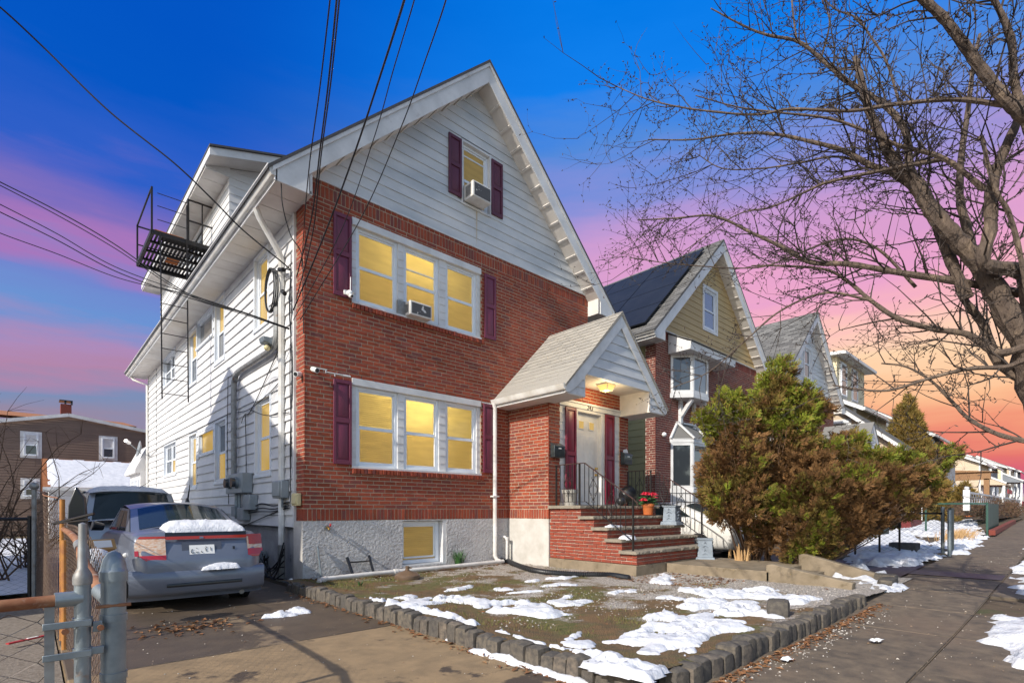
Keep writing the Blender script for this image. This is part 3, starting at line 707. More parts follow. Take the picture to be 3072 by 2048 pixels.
        for a, b in ((5.26, 5.50), (5.60, 5.84)):
            for z0, z1 in ((1.42, 1.92), (2.04, 2.76)):
                q = MB(); p = WF.p; e = .0; f = .035
                A = [p(x0+a, -.099, z0), p(x0+b, -.099, z0), p(x0+b, -.099, z1), p(x0+a, -.099, z1)]
                Bq = [p(x0+a+.012, -.094, z0+.012), p(x0+b-.012, -.094, z0+.012), p(x0+b-.012, -.094, z1-.012), p(x0+a+.012, -.094, z1-.012)]
                C = [p(x0+a+.04, -.099, z0+.04), p(x0+b-.04, -.099, z0+.04), p(x0+b-.04, -.099, z1-.04), p(x0+a+.04, -.099, z1-.04)]
                q.add(A+Bq+C, [(i, (i+1) % 4, 4+(i+1) % 4, 4+i) for i in range(4)]+[(4+i, 4+(i+1) % 4, 8+(i+1) % 4, 8+i) for i in range(4)])
                part('door_panel', q, m_trim, door)
            q = MB(); WF.box(q, x0+a+.01, x0+b-.03, -.099, -.086, 2.87, 3.06); part('door_light_frame', q, m_trim, door, bevel=.004)
            q = MB(); WF.box(q, x0+a+.035, x0+b-.055, -.088, -.084, 2.89, 3.04); part('door_pane', q, m_lit_side, door)
        for z in (1.93, 2.07):
            q = MB(); q.tube([WF.p(x0+5.86, -.10, z), WF.p(x0+5.86, -.06, z), WF.p(x0+5.86, -.05, z)], [.03, .012, .028], 10); part('knob' if z < 2 else 'deadbolt', q, m_brass, door, smooth=True)
        part('door_sill', MB().box(x0+5.1, x0+6.04, yv-.03, yv+.1, 1.26, 1.285), m_galv_dull, h)
    else:
        part('front_door', MB().box(x0+5.16, x0+5.94, yv+.1, yv+.14, 1.28, 3.25), m_trim, h)

# ================================================================== the house in front (brick, number 243)
H = thing('brick_house', 'red brick gabled house with burgundy shutters, lit windows and white siding, nearest the camera', 'house', (0, 0, 0))
WF = Wall('Y', 0.); WL_ = Wall('X', 0.)
fh = [(.78, 3.53, 1.87, 3.36), (.78, 3.53, 4.60, 6.02), (4.29, 6.92, .9, 3.42)]
part('front_wall', wall_slab(WF, 0.006, W_, ZB, ZG, -.30, 0, fh, MB()), m_mortar, H)
it = soldiers(WF, -.012, 4.28, ZB, ZB+.2)
brick_rows(WF, -.012, W_, ZB+.2, 6.13, fh+[(4.28, 6.92, .9, 3.3)], items=it)
soldiers(WF, -.012, W_, 6.13, 6.33, items=it); brick_rows(WF, -.012, W_, 6.33, 6.40, [], items=it, L=.1)
WR = Wall('X', 0.006)
brick_rows(WR, -.012, .33, ZB+.2, 6.02, [], items=it, flip=True); soldiers(WR, -.0, .33, ZB, ZB+.2, items=it)
pieces('brick', it, BM, H, 300, 'brickwork')
part('brick_return', MB().box(0.006, .3, .3, .34, ZB, 6.0), m_mortar, H)
# rendered base with the cellar window
base = wall_slab(WF, -.027, 4.26, -.15, ZB, -.3, .012, [(1.73, 2.68, .17, .985)], MB())
part('rendered_base', base, m_stucco, H)
part('rendered_base', MB().box(-.033, .2, .0, .36, -.15, ZB-.004), m_smooth_stucco, H)
part('side_foundation', MB().box(.06, .4, .36, DEP, -.15, .93), mat('grey_foundation', (.36, .36, .37), (.25, .25, .26), scale=4, rough=.9, bump=.5, bscale=25, c3=(.12, .12, .12), s3=6, t3=(.62, .72)), H)
cw = sash_window(WF, 1.74, 2.60, .20, .975, H, m_lit_lo, m_lit_lo, inset=.12, frame=.075, fm=m_vinyl, split=.06, lower_sash=False)
part('cellar_sill', MB().box(1.73, 2.68, .0, .2, .15, .195), m_trim, H)
mb = MB()
for i in range(16): mb.add([(1.83, .158, .30+i*.036), (2.52, .158, .30+i*.036), (2.52, .151, .278+i*.036), (1.83, .151, .278+i*.036)], [(0,1,2,3)])
part('blind_slats', mb, m_lit, cw, norm=False)
part('window_jamb', MB().box(2.61, 2.70, -.004, .28, .16, .99), m_trim, H)
for z0, z1, zh, up in ((1.87, 3.36, 3.245, False), (4.60, 6.02, 5.90, True)):
    triple_window(WF, 0, z0, z1, zh, H, m_lit if up else m_lit_hi, m_lit_lo, up)
    rl = bpy.data.lights.new('room_lamp', 'POINT'); rl.energy = 72 if up else 110; rl.color = (1, .80, .42); rl.shadow_soft_size = .12; ro = bpy.data.objects.new('room_lamp', rl); COL.objects.link(ro); ro.location = (2.1, .95, z1-.05); ro.parent = H
    part('room_ceiling', MB().box(.35, 6.5, .32, 5, z1+.12, z1+.2), m_soffit, H); part('room_wall', MB().box(.35, 6.5, 3.4, 3.5, z0-.8, z1+.12), m_soffit, H)
for a, b, c, d in ((.455, .765, 1.92, 3.29), (3.585, 3.885, 1.93, 3.32), (.455, .765, 4.645, 5.99), (3.61, 3.91, 4.65, 5.95)):
    shutter(WF, a, b, c, d, H, m_shut)
part('window_lintel', MB().box(.78, 3.53, -.003, .05, 3.362, 3.42), mat('weathered_lintel', (.05, .04, .035), (.12, .10, .08), scale=10, rough=.9), H)
# gable
ah = [(3.04, 3.775, 7.15, 8.39)]
gable_front(H, 0, m_gsiding, ah, WF, .183)
mb = MB(); WF.box(mb, 3.03, 3.07, -.12, .03, 7.14, 8.40); WF.box(mb, 3.745, 3.785, -.12, .03, 7.14, 8.40); WF.box(mb, 3.07, 3.745, -.12, .03, 8.36, 8.40); WF.box(mb, 3.07, 3.745, -.12, .04, 7.13, 7.17)
part('window_casing', mb, m_galv_dull if False else m_trim, H)
sash_window(WF, 3.07, 3.745, 7.17, 8.36, H, m_lit, m_lit, inset=.04, bars=(8.16,), split=.42)
shutter(WF, 2.72, 3.025, 7.225, 8.36, H, m_shut2, .022); shutter(WF, 3.79, 4.09, 7.215, 8.34, H, m_shut2, .022)
rakes(H, 0, -.35, m_trim); roof(H, 0, -.35, m_shingle_d, DEP+.5)
eave(H, 0, -1, -.35, DEP+.5); eave(H, 0, 1, -.35, DEP+.5, panels=False)
part('side_wall', MB().box(W_-.2, W_, .3, DEP, 0, 6.1), m_siding, H)
part('rear_wall', MB().prism([(0.05, 0), (W_-.2, 0), (W_-.2, 6.1), (3.46, 9.5), (0.05, 6.1)], lambda x, z: (x, DEP-.2, z), lambda x, z: (x, DEP, z)), m_siding, H)
# left wall: openings (u0,u1,z0,z1)
lw = [(1.50, 2.31, 1.82, 3.20), (4.33, 5.20, 1.80, 3.15), (5.36, 6.76, 2.54, 3.11), (7.03, 7.84, 1.75, 3.13), (9.58, 11.36, 2.24, 3.17),
      (1.61, 2.35, 4.53, 5.85), (4.45, 5.22, 4.49, 5.87), (5.45, 6.98, 5.25, 5.87), (6.99, 7.89, 4.46, 5.84), (9.7, 11.48, 5.05, 5.90)]
part('left_wall', wall_slab(WL_, .345, DEP, .93, 5.94, -.2, 0, lw, MB()), m_siding, H)
siding(WL_, .36, DEP, .90, 5.94, lw, .193, m_siding, H, proud=.034)
for a, b in ((.34, .40), (DEP-.05, DEP+.02)):
    part('corner_trim', MB().box(-.035, .0, a, b, .92, 5.92), m_trim, H)
part('seam_strip', MB().box(-.03, 0, 12.74, 12.80, .95, 5.9), m_galv_dull, H)
for k, (a, b, c, d) in enumerate(lw):
    mb = MB()
    for q in ((a-.05, a+.004, c, d-.004), (b-.004, b+.05, c, d-.004), (a-.05, b+.05, d-.004, d+.05), (a-.06, b+.06, c-.05, c+.004)): WL_.box(mb, q[0], q[1], -.062, .033 if q[2] >= c else .05, q[2], q[3])
    part('window_casing', mb, m_galv_dull if False else m_vinyl, H)
    if k in (2, 7):
        f = MB(); WL_.box(f, a, b, -.06, -.02, c, c+.05); WL_.box(f, a, b, -.06, -.02, d-.05, d); WL_.box(f, a, a+.05, -.06, -.02, c+.05, d-.05); WL_.box(f, b-.05, b, -.06, -.02, c+.05, d-.05)
        w = part('window', f, m_vinyl, H); g = MB(); WL_.box(g, a+.03, b-.03, -.06, -.05, c+.03, d-.03); part('pane', g, m_lit_side if k == 2 else m_glass_b, w)
    elif k in (4, 9):
        mid = (a+b)/2
        for p, q in ((a, mid), (mid, b)): sash_window(WL_, p, q, c, d, H, m_glass_d, m_lit_side if k == 4 and p == a else m_glass_d, inset=.03)
    else:
        hi, lo = {0: (m_lit_side, m_lit_side), 1: (m_glass_d, m_lit_side), 3: (m_lit_side, m_lit_side), 5: (m_lit_side, m_lit_side), 6: (m_lit_side, m_glass_b), 8: (m_lit_side, m_glass_d)}[k]
        sash_window(WL_, a, b, c, d, H, hi, lo, inset=.03)
hood(H, 0, m_shingle, m_gsiding, True, m_smooth_stucco, BM, m_mortar)
for a, b, c, d in ((.10, .36, 3.405, 3.418), (.33, .345, 3.36, 3.41), (.34, .62, 3.372, 3.386), (.48, .495, 3.33, 3.38), (.60, .76, 3.365, 3.39), (3.55, 3.86, 3.335, 3.352)):
    part('mortar_smear', MB().box(a, b, -.0095, .0, c, d), m_paper, H)
part('rust_streak', MB().prism([(3.395, 7.12), (3.425, 7.12), (3.418, 6.62), (3.405, 6.44), (3.400, 6.70)], lambda x, z: (x, -.0275, z), lambda x, z: (x, -.0265, z)), mat('rust_stain', (.52, .40, .24), (.62, .56, .46), scale=20, rough=.7), H)
# downspouts
def downspout(pts, w, m, parent, name='downspout', n=4):
    part(name, MB().tube(pts, w, 8), m, parent, smooth=True)
downspout([(3.83, -.06, 3.34), (3.86, -.06, 3.25), (3.86, -.06, .24), (3.88, -.10, .16), (3.93, -.2, .12)], .042, m_gutter, H)
part('pipe_clamp', MB().box(3.78, 3.94, -.11, 0, 1.44, 1.47), m_gutter, H)
downspout([(-.52, .62, 5.92), (-.46, .64, 5.80), (-.12, .78, 5.42), (-.07, .8, 5.3), (-.07, .8, .55)], .05, m_gutter, H)
part('leader_boot', MB().tube([(-.07, .8, .6), (-.07, .8, .0)], .062, 10), m_galv_dull, H)
downspout([(-.5, DEP+.3, 5.95), (-.42, DEP+.2, 5.8), (-.06, DEP-.1, 5.62), (-.05, DEP-.1, .1)], .045, m_gutter, H)
# dormer on the left slope
def dormer():
    y0, y1, zt = 4.17, 12.2, 8.30
    D = H
    part('dormer_wall', MB().prism([(.02, 6.4), (1.9, 8.25), (2.4, 9.2), (.02, 8.48)], lambda x, z: (x, y0+.01, z), lambda x, z: (x, y0+.12, z)), m_siding, D)
    Wd = Wall('Y', y0+.01); n = 9
    for i in range(n):
        z = 6.75+i*.172; xr = .02+(max(z, 6.62)-6.58)/SL+.05
        part('siding_board', board(Wd, .0, min(2.2, xr), .0, min(2.2, xr+.18), z, .176), m_siding, D)
    for z in (8.298, 8.46): part('siding_board', board(Wd, max(0., (z-8.34)/.3-.4), 2.3, max(0., (z+.16-8.34)/.3-.4), 2.4, z, .165), m_siding, D)
    Wx = Wall('X', .02); hs = [(6.55, 7.35, 6.9, 8.15), (7.5, 8.3, 7.1, 8.1)]
    part('dormer_wall', wall_slab(Wx, y0, y1, 6.4, zt, -.12, 0, hs, MB()), m_siding, D)
    siding(Wx, y0+.01, y1, 6.75, zt, hs, .172, m_siding, D)
    for a, b, c, d in hs:
        mb = MB(); Wx.box(mb, a-.06, a, -.05, .03, c, d); Wx.box(mb, b, b+.06, -.05, .03, c, d); Wx.box(mb, a-.06, b+.06, -.05, .03, d, d+.06); part('window_casing', mb, m_trim, D)
        sash_window(Wx, a, b, c, d, D, m_glass_d, m_glass_b, inset=.03)
    # shed roof
    e = .45; ze = 8.34; sl = .30; xr = 2.6
    def zz(x): return ze+(x+e)*sl
    mb = MB(); mb.prism([(-e-.03, zz(-e-.03)+.16), (xr, zz(xr)+.16), (xr, zz(xr)+.20), (-e-.03, zz(-e-.03)+.20)], lambda x, z: (x, y0-.5, z), lambda x, z: (x, y1+.3, z)); part('dormer_roof', mb, m_shingle_d, D)
    mb = MB(); mb.prism([(-e, zz(-e)), (xr, zz(xr)), (xr, zz(xr)+.155), (-e, zz(-e)+.155)], lambda x, z: (x, y0-.46, z), lambda x, z: (x, y0-.43, z)); part('dormer_fascia', mb, m_trim, D)
    part('soffit_end', MB().prism([(-e, zt-.01), (.02, zt-.01), (.02, zz(.02)+.02), (-e, zz(-e)+.02)], lambda x, z: (x, y0-.02, z), lambda x, z: (x, y0+.005, z)), m_trim, D)
    part('dormer_fascia', MB().box(-e-.02, -e, y0-.46, y1+.3, ze, ze+.15), m_trim, D)
    y = y0-.43; n = 21
    for i in range(n):
        a = y+(y1+.3-y)*i/n; b = y+(y1+.3-y)*(i+1)/n-.012
        part('soffit_panel', MB().box(-e, .02, max(a, y0), b, zt-.01, zt+.01), m_soffit, D) if b > y0 else None
    mb = MB(); mb.prism([(-e, zz(-e)), (xr, zz(xr)), (xr, zz(xr)+.02), (-e, zz(-e)+.02)], lambda x, z: (x, y0-.43, z), lambda x, z: (x, y0, z)); part('dormer_soffit', mb, m_soffit, D)
dormer()
part('rear_porch', MB().box(-.25, 3, DEP+.01, DEP+2.6, 0, 2.55), m_siding, H)
part('rear_porch_roof', MB().prism([(-.4, 2.5), (3.2, 2.5), (3.2, 2.6), (.0, 3.5), (-.4, 2.62)], lambda x, z: (x, DEP+.02, z), lambda x, z: (x, DEP+2.8, z)), m_siding, H)
for u in (DEP+.25, DEP+1.25): sash_window(Wall('X', -.25), u, u+.8, .8, 2.3, H, m_glass_d, m_glass_d, inset=-.04)

# ------------------------------------------------------------------ stoop
ST = thing('brick_stoop', 'red brick front stoop with five rough stone treads below the white door', 'stoop', (5.5, -2.2, .2))
xa, xb = 4.29, 6.80
TR = [(-3.20, .43, .485), (-2.90, .62, .675), (-2.60, .815, .87), (-2.30, 1.01, 1.065), (-2.00, 1.205, 1.26)]
part('stoop_core', MB().box(xa+.02, xb-.02, -3.15, -1.19, .26, .43), m_mortar2, ST)
sit = []
bot = .25
for k, (yf, tb, tt) in enumerate(TR):
    if k: part('stoop_core', MB().box(xa+.02, xb-.02, yf+.05, -1.19, bot, tb), m_mortar2, ST)
    brick_rows(Wall('X', xa+.02), yf+.04, -1.19, bot, tb, [], items=sit, pitch=.066, J=.012, L=.2, prot=.016, flip=k % 2)
    brick_rows(Wall('Y', yf+.05), xa, xb, (TR[k-1][2] if k else .25), tb, [], items=sit, pitch=.066, J=.012, L=.2, prot=.016)
    bot = tb
    yb = TR[k+1][0]+.06 if k < 4 else -1.18
    mb = MB(); n = 26; x0, x1 = xa-.05, xb+.10
    # rough broken front edge
    top = []; lo = []
    for i in range(n+1):
        x = x0+(x1-x0)*i/n
        top.append((x, yf+random.uniform(0, .012), tt+random.uniform(-.004, .002))); lo.append((x, yf+random.uniform(-.006, .012), tb+random.uniform(-.002, .005)))
    for i in range(n):
        a, b, c, d = lo[i], lo[i+1], top[i+1], top[i]
        m1 = ((a[0]+b[0])/2, yf-.012+random.uniform(-.008, .008), (tb+tt)/2)
        mb.add([a, b, c, d, m1], [(0,1,4),(1,2,4),(2,3,4),(3,0,4)])
        mb.add([d, c, (c[0], yb, tt), (d[0], yb, tt)], [(0,1,2,3)])
        mb.add([a, b, (b[0], yb, tb), (a[0], yb, tb)], [(3,2,1,0)])
    for x, s in ((x0, 0), (x1, -1)):
        mb.add([lo[s], top[s], (x, yb, tt), (x, yb, tb)], [(0,1,2,3)])
    mb.add([(x0, yb, tb), (x1, yb, tb), (x1, yb, tt), (x0, yb, tt)], [(0,1,2,3)])
    part('stone_tread', mb, m_tread, ST)
pieces('brick', sit, BMS, ST, 300, 'stoop_brickwork')
part('stoop_footing', MB().box(xa-.02, xb+.02, -3.17, -1.19, -.05, .25), m_landing, ST, bevel=.01)

def railing(xr, label, deck=True):
    T = thing('iron_railing', label, 'railing', (xr, -2., 1.26), 'wrought iron handrails of the stoop')
    zt, zb = 2.04, 1.33
    A, B, C = (xr, -1.27, zt), (xr, -2.0, zt), (xr, -3.06, 1.36)
    def top(y): return zt if y > -2.0 else zt+(y+2.0)*(zt-1.36)/1.06
    def low(y): return zb if y > -2.03 else zb+(y+2.03)*(1.33-.66)/1.0
    mb = MB(); mb.bar(A, B, .03, .014); mb.bar(B, C, .03, .014)
    mb.tube([C, (xr, -3.12, 1.30), (xr, -3.15, 1.24), (xr, -3.13, 1.19), (xr, -3.09, 1.20), (xr, -3.09, 1.24)], .009, 6)
    part('handrail', mb, m_rustrail, T)
    mb = MB(); mb.bar((xr, -1.30, zb), (xr, -2.03, zb), .022, .010); mb.bar((xr, -2.03, zb), (xr, -3.03, .66), .022, .010); part('bottom_rail', mb, m_black, T)
    for y, z0 in ((-1.30, 1.26), (-1.88, 1.26), (-3.05, .485)):
        part('post', MB().box(xr-.014, xr+.014, y-.014, y+.014, z0, top(y)), m_black, T)
    ys = [-1.40-.1*i for i in range(17) if abs(-1.4-.1*i+1.88) > .05]
    orn = (-1.60, -2.22, -2.65)
    for y in ys:
        if y < -2.98: continue
        b = MB(); z0, z1 = low(y), top(y)
        b.bar((xr, y, z0), (xr, y, z1), .011, .011); part('baluster', b, m_black, T)
    for y in orn:
        y = min(ys, key=lambda q: abs(q-y)); zc = (low(y)+top(y))/2-.02; mb = MB()
        for s in (-1, 1):
            pts = [(xr, y, zc+.20), (xr, y+s*.03, zc+.15), (xr, y+s*.075, zc+.07), (xr, y+s*.09, zc), (xr, y+s*.07, zc-.08), (xr, y+s*.03, zc-.15), (xr, y, zc-.2)]
            mb.tube(pts, .006, 5)
            for dz, q in ((.05, 1), (-.06, -1)):
                mb.tube([(xr, y+s*.075, zc+dz), (xr, y+s*.04, zc+dz+.01*q), (xr, y+s*.03, zc+dz+.04*q), (xr, y+s*.05, zc+dz+.045*q)], .005, 5)
            mb.tube([(xr, y, zc+.18), (xr, y+s*.03, zc+.20), (xr, y+s*.035, zc+.225), (xr, y+s*.02, zc+.23)], .005, 5)
            mb.tube([(xr, y, zc-.18), (xr, y+s*.03, zc-.20), (xr, y+s*.035, zc-.225), (xr, y+s*.02, zc-.23)], .005, 5)
        part('scroll_ornament', mb, m_black, T)
railing(4.36, 'black iron railing with scrolls on the left edge of the brick stoop')
railing(6.74, 'black iron railing with scrolls on the right edge of the stoop, by the bush')

# landing and short flight to the pavement
LP = thing('concrete_landing', 'weathered tan concrete landing with two low steps and sloping cheek walls', 'steps', (5.9, -4.2, 0))
part('landing_slab', MB().box(5.17, 6.9, -4.95, -3.2, .0, .235), m_landing, LP, bevel=.012)
for k, (y0, y1, z) in enumerate(((-5.30, -4.94, .16), (-5.85, -5.29, .08))):
    part('step', MB().box(5.35, 6.55, y0, y1, -.1, z), m_landing, LP, bevel=.012)
for x in (5.17, 6.55):
    mb = MB(); mb.prism([(-4.90, -.1), (-6.02, -.1), (-6.05, .17), (-4.98, .43 if x > 6 else .35), (-4.9, .41 if x > 6 else .33)], lambda y, z: (x, y, z), lambda y, z: (x+.17, y, z)); part('cheek_wall', mb, m_landing, LP, bevel=.012)

# ------------------------------------------------------------------ granite block edging
def stone_meshes(n=8):
    out = []
    for i in range(n):
        mb = MB(); N = 4
        r = random.Random(i*17+3)
        for ax in range(3):
            for s in (-1, 1):
                vs = []
                for a in range(N+1):
                    for b in range(N+1):
                        u, v = -1+2*a/N, -1+2*b/N; p = [0, 0, 0]; p[ax] = s; p[(ax+1) % 3] = u; p[(ax+2) % 3] = v
                        q = np.array(p, float); k = (np.abs(q)**7).sum()**(1/7); q = q/k
                        d = 1+.10*(fbm(q[0]*1.6+i*7.1+q[2]*1.3, q[1]*1.6+q[2]*1.7+i*3.3, i, 3)-.5)
                        vs.append(q*d*.5)
                fs = [(a*(N+1)+b, a*(N+1)+b+1, (a+1)*(N+1)+b+1, (a+1)*(N+1)+b) for a in range(N) for b in range(N)]
                mb.add(vs, fs)
        me = mb.mesh('granite_block', m_cobble); fix_normals(me); out.append(me)
    return out
STM = stone_meshes()
ED = thing('granite_edging', 'row of dark granite blocks edging the snowy front yard', 'edging', (-.3, -3.5, 0))
items = []
y = -.35
while y > -6.25:
    w = random.uniform(.11, .17); t = random.uniform(.13, .16); top = .155+random.uniform(-.022, .018)-(.03 if y > -1.2 else 0)
    items.append((Matrix.Translation((-.325+random.uniform(-.012, .012), y-w/2, top-.15))@Matrix.Rotation(random.gauss(0, .06), 4, 'Z')@Matrix.Rotation(random.gauss(0, .05), 4, 'X')@Matrix.Diagonal((t, w-.006, .30, 1)), random.randrange(8)))
    y -= w
x = -.12
while x < 4.35:
    w = random.uniform(.09, .17); t = random.uniform(.13, .17); top = .158+random.uniform(-.02, .02)
    if 2.3 < x < 2.5: top += .03
    items.append((Matrix.Translation((x+w/2, -6.36+random.uniform(-.015, .015)+.03*max(0, (x-2)/2), top-.15))@Matrix.Rotation(random.gauss(0, .08), 4, 'Z')@Matrix.Rotation(random.gauss(0, .04), 4, 'Y')@Matrix.Diagonal((w-.006, t, .30, 1)), random.randrange(8)))
    x += w
for p, d in (((6.15, -6.25, .06), (.62, .2, .24)), ((6.62, -6.13, .08), (.2, .3, .22)), ((6.75, -5.83, .07), (.2, .3, .2)), ((6.78, -5.5, .07), (.2, .32, .2))):
    items.append((Matrix.Translation(p)@Matrix.Rotation(random.gauss(0, .05), 4, 'Z')@Matrix.Diagonal((*d, 1)), random.randrange(8)))
pieces('granite_block', items, STM, ED, 300)
lo = bpy.data.objects.new('loose_stone', STM[2].copy()); link(lo); lo.matrix_basis = Matrix.Translation((2.35, -6.12, .20))@Matrix.Rotation(.3, 4, 'Z')@Matrix.Diagonal((.26, .2, .17, 1))
tag(lo, 'loose squarish tan stone lying on top of the granite edging among snow', 'stone')

# ------------------------------------------------------------------ snow, litter, ground cover
def snow(name, polys, zf, thick, seed, label=None, step=.026, amp=.15, w=.10, soft=.6, rough=1.35, holes=0.):
    P = [np.array(p) for p in polys]; allp = np.concatenate(P)
    x0, y0 = allp.min(0)-.2; x1, y1 = allp.max(0)+.2
    X, Y = np.meshgrid(np.arange(x0, x1, step), np.arange(y0, y1, step))
    best = np.full(X.shape, -9.)
    for p in P:
        d = np.full(X.shape, 1e9); ins = np.zeros(X.shape, bool); n = len(p)
        for i in range(n):
            a = p[i]; b = p[(i+1) % n]; e = b-a; t = np.clip(((X-a[0])*e[0]+(Y-a[1])*e[1])/(e@e+1e-9), 0, 1)
            d = np.minimum(d, np.hypot(X-a[0]-t*e[0], Y-a[1]-t*e[1]))
            c = (a[1] > Y) != (b[1] > Y)
            ins ^= c & (X < (b[0]-a[0])*(Y-a[1])/((b[1]-a[1]) if abs(b[1]-a[1]) > 1e-9 else 1e-9)+a[0])
        best = np.maximum(best, np.where(ins, d, -d))
    nz = 1.7*(fbm(X*4.2, Y*4.2, seed, 6)-.46)+.35*(fbm(X*19, Y*19, seed+3, 2)-.5); lump = fbm(X*11, Y*11, seed+5, 4)**1.3
    h = np.clip((best+nz*amp)/w, 0, 1)**soft*thick*(.22+(1.35-rough)*.5+rough*.8*lump+.08)
    if holes: h = h*np.clip((fbm(X*3.1+5, Y*4.6, seed+9, 5)-holes)/.05, 0, 1)**.7*np.clip((fbm(X*9+2, Y*12, seed+13, 3)-holes+.12)/.06, 0, 1)
    zb = np.vectorize(zf)(X, Y)
    idx = -np.ones(X.shape, int); on = h > 0
    cell = on[:-1, :-1] | on[1:, :-1] | on[:-1, 1:] | on[1:, 1:]
    use = np.zeros(X.shape, bool)
    for dy in (0, 1):
        for dx in (0, 1): use[dy:dy+cell.shape[0], dx:dx+cell.shape[1]] |= cell
    idx[use] = np.arange(use.sum())
    Z = np.where(on, zb+h+.006, zb-.02)
    v = np.stack([X[use], Y[use], Z[use]], 1).tolist()
    j, i = np.nonzero(cell)
    f = np.stack([idx[j, i], idx[j, i+1], idx[j+1, i+1], idx[j+1, i]], 1).tolist()
    mb = MB(); mb.v = v; mb.f = [tuple(q) for q in f]; mb.m = [0]*len(f)
    return part(name, mb, m_snow, smooth=True, kind='stuff', norm=False)
def g(pts, z=.09): return [tuple(onZ(x, y, z)[:2]) for x, y in pts]
snow('melting_snow', [g([(1100, 1790), (1180, 1800), (1300, 1825), (1430, 1860), (1560, 1910), (1700, 1940), (1860, 1975), (1975, 2020), (1955, 2070), (1870, 2040), (1740, 1975), (1600, 1925), (1470, 1880), (1330, 1850), (1200, 1822)], .13),
     g([(1290, 1780), (1380, 1785), (1500, 1805), (1560, 1800), (1640, 1820), (1700, 1840), (1640, 1850), (1560, 1838), (1480, 1835), (1400, 1810), (1300, 1800)]),
     g([(1830, 1925), (1930, 1895), (1950, 1850), (1990, 1830), (2060, 1860), (2140, 1880), (2280, 1900), (2300, 1880), (2230, 1905), (2120, 1925), (2090, 1950), (2000, 1955), (1930, 1940)]),
     g([(2010, 1820), (2080, 1800), (2150, 1795), (2240, 1820), (2330, 1850), (2345, 1865), (2250, 1855), (2180, 1850), (2110, 1835)]),
     g([(2040, 1765), (2130, 1772), (2250, 1760), (2300, 1755), (2350, 1780), (2455, 1800), (2440, 1815), (2380, 1818), (2320, 1795), (2240, 1790), (2150, 1790), (2050, 1775)]),
     g([(1928, 1745), (1970, 1735), (1990, 1712), (2025, 1745), (2010, 1752), (1950, 1752)]), g([(2040, 1960), (2075, 1965), (2065, 1985), (2040, 1980)])], yz, .055, 3, holes=.385)
_r = random.Random(77); small = []
for i in range(26):
    x, y = _r.uniform(0, 3.4), _r.uniform(-6.0, -2.2); a, b = _r.uniform(.10, .38), _r.uniform(.05, .13); t = _r.uniform(-.4, .8)
    small.append([(x+a*math.cos(k)*math.cos(t)-b*math.sin(k)*math.sin(t), y+a*math.cos(k)*math.sin(t)+b*math.sin(k)*math.cos(t)) for k in np.linspace(0, 5.6, 9)])
snow('melting_snow', small, yz, .028, 91, amp=.16, w=.07, holes=.36)
snow('melting_snow', [g([(1380, 1925), (1420, 1945), (1500, 1965), (1580, 1990), (1700, 2025), (1790, 2060), (1700, 2055), (1600, 2015), (1500, 1985), (1430, 1960)], 0), g([(1098, 1840), (1120, 1838), (1118, 1848)], 0), g([(1335, 1912), (1350, 1912), (1345, 1920)], 0)], lambda x, y: 0, .06, 8, amp=.12, w=.1)
snow('melting_snow', [g([(775, 1855), (840, 1845), (860, 1828), (910, 1824), (940, 1838), (880, 1845), (840, 1853)], 0)], lambda x, y: 0, .08, 12, amp=.15, w=.12)
snow('melting_snow', [[(1.5, -8.1), (2.4, -7.78), (3.4, -7.72), (4.4, -7.62), (4.6, -8.9), (1.2, -9.2)], [(6.2, -7.75), (8.5, -7.6), (10, -7.5), (12, -7.6), (12, -9), (6.4, -9)], [(14, -7.5), (19, -7.3), (26, -7.2), (26, -9), (14, -9)]], lambda x, y: gz(x)-.02, .16, 21, step=.06, amp=.5, w=.4)
snow('melting_snow', [g([(2580, 1650), (2650, 1610), (2740, 1625), (2790, 1660), (2740, 1690), (2660, 1690), (2560, 1680)], .15), g([(2690, 1600), (2800, 1580), (2900, 1600), (2800, 1610)], .3), g([(2500, 1725), (2560, 1715), (2630, 1750), (2650, 1770), (2580, 1745)], .05), g([(2855, 1590), (2905, 1575), (2920, 1615), (2860, 1640), (2845, 1620)], .35)], lambda x, y: gz(x)+.03, .14, 31, step=.06, amp=.6, w=.4)

def scatter_leaves(name, n, fn, m, size=.03, kind='stuff'):
    vs = []; fs = []
    for i in range(n):
        x, y, z = fn(); a = random.uniform(0, 6.28); s = size*random.uniform(.5, 1.3); c, d = math.cos(a)*s, math.sin(a)*s; t = random.uniform(-.6, .6)*s
        b = len(vs); vs += [(x-c, y-d, z+.004), (x+d*.5, y-c*.5, z+.006+abs(t)*.6), (x+c, y+d, z+.004+abs(t)*.3), (x-d*.5, y+c*.5, z+.006+abs(t))]; fs += [(b, b+1, b+2), (b, b+2, b+3)]
    mb = MB(); mb.v = vs; mb.f = fs; mb.m = [0]*len(fs)
    return part(name, mb, m, kind=kind, norm=False)
def leaf_pos():
    r = random.random()
    if r < .32: x, y = random.uniform(-.1, 4.9), -abs(random.gauss(.15, .25))-.02; z = yz(x, y)
    elif r < .5: x, y = random.uniform(3.6, 5.1), random.uniform(-4.6, -3.0); z = yz(x, y)
    elif r < .72: x, y = random.uniform(.2, 4.6), -6.47-abs(random.gauss(0, .07)); z = .005
    elif r < .82: y = random.uniform(-6.2, -.5); x = -.42-abs(random.gauss(0, .06)); z = .005
    elif r < .93: x, y = random.uniform(5.8, 7.3), random.uniform(-5, -3.2); z = .2 if x < 6.9 and y > -4.9 else .12
    else: x, y = random.uniform(-.1, 5), random.uniform(-6, 0); z = yz(x, y)
    return x, y, z
scatter_leaves('leaf_litter', 2300, leaf_pos, m_dryleaf, .028)
scatter_leaves('leaf_litter', 130, lambda: (random.gauss(-2.0, .25), random.gauss(-2.15, .2), .004), m_dryleaf, .035)
